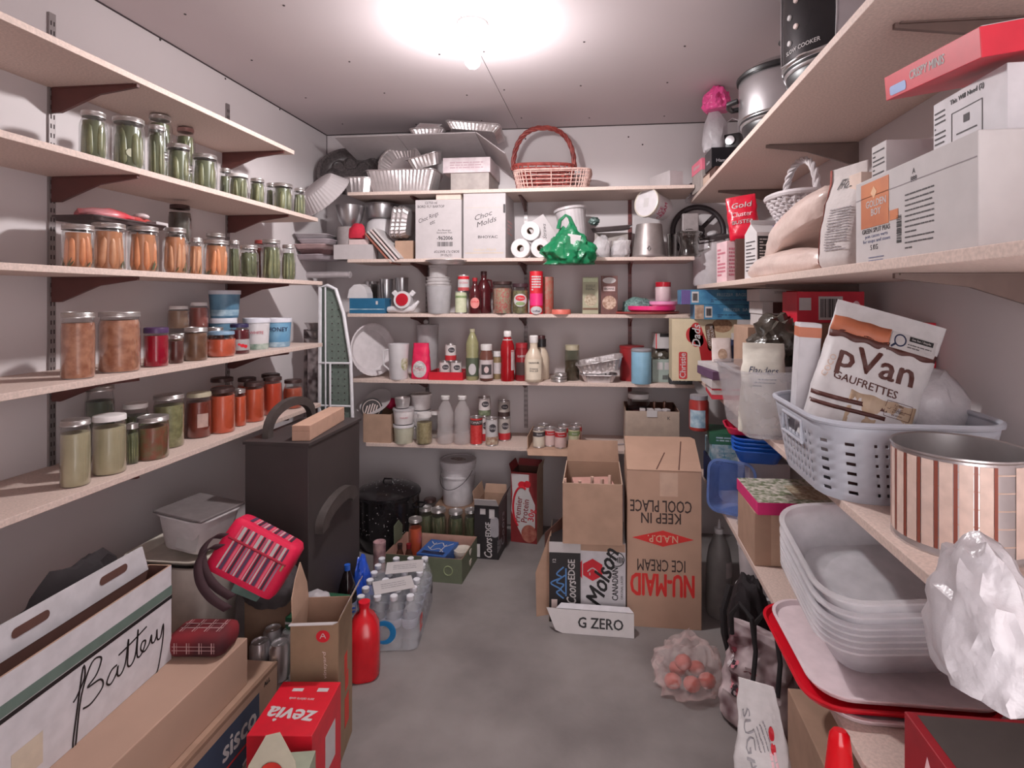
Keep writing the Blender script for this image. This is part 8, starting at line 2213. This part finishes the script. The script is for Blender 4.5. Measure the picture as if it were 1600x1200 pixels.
art(o, 'tomato_picture', disc(.026, .026), mat('tomato picture', (206, 56, 42), .4, scale=20, rgb2=(176, 36, 34)), mv(.005, -.0608, h7 + .05, 86))
art(o, 'dark_panel', rect(.06, .12), mat('dark slate print', (66, 74, 78), .6), face('front', w7, d7, h7, .035, .05))
# blue plastic bag, cola bottle, red jug
o = mesh('plastic_bag', blob(.095, .13, .29, 191, .17, .6, 4, 2.2, .25), mat('blue bag film', (44, 84, 190), .3, bump=.6, bscale=24))
o.location = (-1.045, 2.335, .001)
tag(o, 'bright blue plastic bag between the green beer carton and the cola bottle', 'bag')
cola = mat('cola in bottle', (26, 18, 22), .12)
o = thing('cola_bottle', 'dark cola bottle with a blue cap and a round blue and white label', 'bottle', (-1.042, 2.19, .0005), R(14))
rc, hc_ = .037, .31
mesh('bottle_body', lathe([(0, .006), (rc * .7, 0), (rc * .95, .012), (rc, .04), (rc * .96, hc_ * .35), (rc, hc_ * .5), (rc, hc_ * .62), (rc * .8, hc_ * .75), (rc * .45, hc_ * .88), (rc * .28, hc_ * .93), (rc * .28, hc_ * .95), (0, hc_ * .95)], 32), cola, o)
mesh('cap', lathe([(rc * .32, hc_ * .93), (rc * .33, hc_), (0, hc_)], 20), blue_m, o)
mesh('label_band', lathe([(rc * .975, hc_ * .33), (rc * .985, hc_ * .34), (rc * 1.01, hc_ * .52), (rc * 1.0, hc_ * .53)], 32), mat('silver blue label', (150, 158, 186), .4), o)
mesh('round_emblem', wrap(disc(.026, .026), rc * 1.01, hc_ * .43, 30), paper_m, o)
mesh('emblem_waves', wrap(ribbon([[(-.024, .008), (-.008, .002), (.008, .012), (.024, .006)], [(-.024, -.006), (-.008, -.012), (.008, -.002), (.024, -.008)]], .007), rc * 1.01 + .001, hc_ * .43, 30), mat('royal blue plastic'), o)
redj = mat('red translucent plastic', (204, 30, 40), .2, var=.06)
o = thing('detergent_jug', 'red plastic jug standing between the torn carton and the water bottles', 'jug', (-.925, 1.945, .0005), R(20))
g = loft([sring(.10, .12, z, 28, 3.2) for z in (0,)] + [sring(.115 * k, .13 * k, z, 28, 3.2) for k, z in ((1, .012), (1, .14), (.92, .18), (.6, .215), (.32, .232), (.3, .25))], True, True)
o.location = (-.89, 2.01, .0005)
mesh('jug_body', g, redj, o, ang=50)
mesh('cap', lathe([(.02, .248), (.021, .266), (0, .267)], 20), bred_m, o)
mesh('handle', tube([(-.0, .045, .205), (0, .07, .19), (0, .074, .14), (0, .06, .11)], .010, 8), redj, o)
# shrink wrapped water bottles
wx, wy = -.775, 2.185
wat = mat('water bottle plastic', (250, 251, 253), .12, kind='film', a=.14, bump=.35, bscale=60)
capw = mat('white bottle cap', (222, 222, 228), .35)
WP = [(0, .006), (.70, 0), (.92, .008), (1, .03), (.96, .06), (1, .09), (.96, .12), (1, .15), (1, .36), (.95, .40), (1, .44), (1, .60), (.9, .70), (.62, .84), (.42, .90), (.42, .93), (0, .93)]
proto = None
rw, hw = .0315, .205
ang_ = R(8)
for i in range(4):
    for j in range(6):
        lx_, ly_ = -.0655 * i, .0655 * j
        X_ = wx + lx_ * math.cos(ang_) - ly_ * math.sin(ang_); Y_ = wy + lx_ * math.sin(ang_) + ly_ * math.cos(ang_)
        cn = ['rightmost', 'second from right', 'third from right', 'leftmost'][i]; rn = ['front', 'second', 'third', 'fourth', 'fifth', 'rear'][j]
        lb = f'clear water bottle in the shrink wrapped case, {rn} row, {cn}'
        if proto is None:
            proto = thing('water_bottle', lb, 'bottle', (X_, Y_, .0005), 0, 'water bottles in the case')
            mesh('bottle_body', lathe([(a * rw, b * hw) for a, b in WP], 20), wat, proto)
            mesh('cap', lathe([(rw * .46, hw * .91), (rw * .48, hw * .915), (rw * .48, hw * .99), (rw * .42, hw), (0, hw)], 16), capw, proto)
            mesh('paper_label', lathe([(rw * 1.005, hw * .42), (rw * 1.02, hw * .425), (rw * 1.02, hw * .585), (rw * 1.005, hw * .59)], 20), mat('water label', (206, 208, 220), .4, kind='frost', a=.75), proto)
        else:
            dup(proto, (X_, Y_, .0005), rz=.3 * (i + j), label=lb)
for k, (i, j, rz, lb) in enumerate(((1.3, 1.2, 28, 'white price card lying on the front of the water bottle case'), (1.1, 3.6, 18, 'white price card lying on the rear of the water bottle case'))):
    lx_, ly_ = -.0655 * i, .0655 * j
    X_ = wx + lx_ * math.cos(ang_) - ly_ * math.sin(ang_); Y_ = wy + lx_ * math.sin(ang_) + ly_ * math.cos(ang_)
    o = thing('price_card', lb, 'card', (X_, Y_, hw + .0015), R(rz), 'cards on the water case')
    mesh('card', box(.16, .11, .0012), paper_m, o, ang=0)
    art(o, 'small_print', lines(.10, .05, 3, 60 + k, .25), mat('grey ink'), face('top', .16, .11, .0012))
g = G()
ca_, sa_ = math.cos(ang_), math.sin(ang_)
def wp(i, j, z):
    lx_, ly_ = -.0655 * i, .0655 * j
    return (wx + lx_ * ca_ - ly_ * sa_, wy + lx_ * sa_ + ly_ * ca_, z)
fo = thing('shrink_wrap', 'clear shrink wrap band with red and blue print around the water bottles', 'wrap', wp(1.5, 2.5, .0005), ang_)
wr_w, wr_d = .0655 * 3 + 2 * rw + .006, .0655 * 5 + 2 * rw + .006
ring0 = rring(wr_w, wr_d, .004, .034, 6)
g = loft([ring0, [(a, b, .05) for a, b, c in ring0], [(a * 1.0, b * 1.0, .10) for a, b, c in ring0], [(a * .99, b * .99, .125) for a, b, c in ring0]], False, False)
mesh('film', g, mat('shrink film', (236, 236, 240), .15, kind='film', a=.16, bump=.9, bscale=40), fo, sol=.0006)
mesh('red_print', box(.0008, .045, .055).xf(mv(wr_w / 2 + .001, -wr_d * .30, .045)), mat('red print film', (206, 40, 40), .4), fo, ang=0)
art(fo, 'white_mark', text('A', .035, bold=.03), paper_m, mv(wr_w / 2 + .002, -wr_d * .30, .072, 90, 0, 90))
art(fo, 'lettering', text('Pure', .05, shear=.3, w=.09), mat('grey print'), mv(wr_w / 2 + .001, -wr_d * .02, .07, 90, 0, 90))
rngm = tube([(.038 * math.cos(R(a)), .038 * math.sin(R(a)), 0) for a in range(-130, 175, 12)], [.004 + .008 * math.sin(math.pi * k / 25) for k in range(26)], 8)
art(fo, 'blue_ring', rngm.xf(Matrix.Diagonal((1, 1, .08, 1))), mat('bright blue print', (26, 118, 176), .4), mv(.0, -wr_d / 2 - .0015, .075, 90))
art(fo, 'round_seal', tube([(.016 * math.cos(R(a)), .016 * math.sin(R(a)), 0) for a in range(0, 360, 20)], .002, 6, True), dark_m, mv(wr_w / 2 + .0015, wr_d * .33, .075, 90, 0, 90))
# open produce flat behind the water
xa, ya = at(718, 914, z=0).x, at(718, 914, z=0).y
w8, d8, h8 = .40, .27, .12
o = thing('produce_flat', 'low green printed cardboard flat holding a blue box and white lids', 'box', (-.885, 2.83, .0005), R(-3))
gfl = mat('dull green card', (98, 104, 84), .7, var=.06)
mesh('tray_body', carton(w8, d8, h8, .004), [gfl, cardd_m, mat('pink brown card', (190, 150, 136), .8)], o, ang=0)
mesh('rear_corner', prism([(-.05, 0), (.05, 0), (.06, .06), (.02, .10), (-.04, .09)], .004).xf(mv(-w8 / 2 + .002, .02, h8, 86, 0, 90)), gfl, o, ang=0)
art(o, 'round_stamp', tube([(.022 * math.cos(R(a)), .022 * math.sin(R(a)), 0) for a in range(0, 360, 18)], .0025, 6, True), mat('pale green ink', (140, 150, 112), .7), face('front', w8, d8, h8, .13, 0))
o = thing('cracker_box', 'blue box with white sketchy print lying in the green produce flat', 'box', (-.845, 2.795, .0055), R(-8), rx=R(0))
mesh('carton', box(.155, .17, .118, .001), mat('strong blue card', (52, 92, 158), .5), o, ang=0)
art(o, 'white_sketch', ribbon([[(-.06, .06), (-.03, .03), (0, .055), (.03, .02), (.06, .06)], [(-.055, .0), (-.02, -.03), (.01, -.01), (.045, -.04)], [(-.03, .05), (-.035, -.02)], [(.03, .04), (.03, -.05), (.055, -.055)], [(-.06, -.05), (-.02, -.06)]], .0045), paper_m, face('top', .155, .17, .118))
art(o, 'blue_band', rect(.12, .03), navyt, face('top', .155, .17, .118, 0, -.06))
for k in range(2):
    q = thing('margarine_tub', ['lower white round lid in the green produce flat', 'upper white round lid in the green produce flat'][k], 'lid', (-.727, 2.83, .0055 + .0525 * k), 0, 'round lids in the flat')
    mesh('tub_body', lathe([(0, 0), (.040, 0), (.044, .03), (.046, .031), (.046, .05), (.043, .0515), (.036, .048), (0, .048)], 32), mat('milky lid'), q)
q = jarF('jar of orange brown sauce with a silver lid standing in the green produce flat', 649, 809, 2.83, 21, or_m, seed=107, z0=.0055, prof=WIDE)
for k, (dx, dy, lb, m) in enumerate(((-.10, -.075, 'small brown bottle with red cap in the green produce flat', mat('dark red cap', (120, 26, 32), .4)), (-.145, -.08, 'small brown bottle with dark cap at the left of the produce flat', lidd_m))):
    q = thing('juice_bottle', lb, 'bottle', (-.885 + dx, 2.83 + dy, .0055), 0)
    mesh('bottle_body', lathe([(0, .003), (.019, 0), (.020, .01), (.020, .09), (.010, .125), (.010, .13), (0, .13)], 20), mat('brown bottle glass'), q)
    mesh('cap', lathe([(.0125, .125), (.013, .148), (0, .149)], 16), m, q)
o = thing('magazine', 'striped rolled paper standing between the black cabinet and the canning pot', 'paper', (-1.10, 2.66, .0005), R(20))
mesh('roll', lathe([(.02, .0), (.028, 0), (.03, .20), (.026, .202), (.02, .19), (0, .18)], 20), mat('pink printed paper', (206, 168, 166), .7, scale=16, rgb2=(120, 84, 96)), o)

# ------------------------------------------------------------------ pieces of a part hang under that part
import re as _re
SUB = [('slots', 'channel'), ('perforations', 'mesh_panel'), ('button', 'control_panel'), ('panel_trim', 'control_panel'), ('lid_knob', 'glass_lid lid'), ('lid_handle', 'lid'), ('lid_label', 'lid'),
       ('paper_note', 'lid'), ('price_sticker', 'lid'), ('hand_hole', 'handle_flap'), ('zip_pull', 'zip'), ('stripe', 'body'), ('zip', 'body'), ('barcode', 'barcode_label barcode_sticker'),
       ('tag_lettering', 'black_tag'), ('diamond_lettering', 'red_diamond'), ('emblem_waves', 'round_emblem'), ('red_underline', 'blue_label'), ('white_swoosh', 'blue_label'), ('white_chevrons', 'red_hexagon'),
       ('white_bird', 'red_mark'), ('pull_tab', 'can_body'), ('fruit_print', 'paper_label'), ('label_stripe', 'paper_label'), ('red_oval', 'paper_label'), ('dark_oval', 'paper_label'), ('dark_panel', 'paper_label'),
       ('lettering', 'paper_label control_panel blue_label brown_front red_logo pink_wrap dark_panel'), ('small_print', 'paper_label black_panel'), ('tomato_picture', 'torn_peak'), ('dill_sprig', 'contents'),
       ('stripes', 'tin_body'), ('cross_lines', 'pail_body'), ('scalloped_base', 'dish'), ('spoke', 'rim'), ('slits', 'flap'), ('plaid_lines', 'cloth'), ('teal_patch', 'cloth'), ('leaf_print', 'cloth'), ('magnifier_mark', 'white_tag'), ('black_tag', '')]
def _stem(o): return _re.sub(r'\.\d+$', '', o.name)
for root in [q for q in SC.objects if q.parent is None and q.children and 'label' in q]:
    parts = list(root.children)
    by = {}
    for p_ in parts: by.setdefault(_stem(p_), p_)
    hosts = {}
    for p_ in parts:
        for nm, hs in SUB:
            if _stem(p_) == nm:
                for h_ in hs.split():
                    if h_ in by: hosts[p_] = by[h_]; break
    for p_, h_ in hosts.items():
        while h_ in hosts: h_ = hosts[h_]                # one level below a part, no deeper
        if h_ is not p_: p_.parent = h_
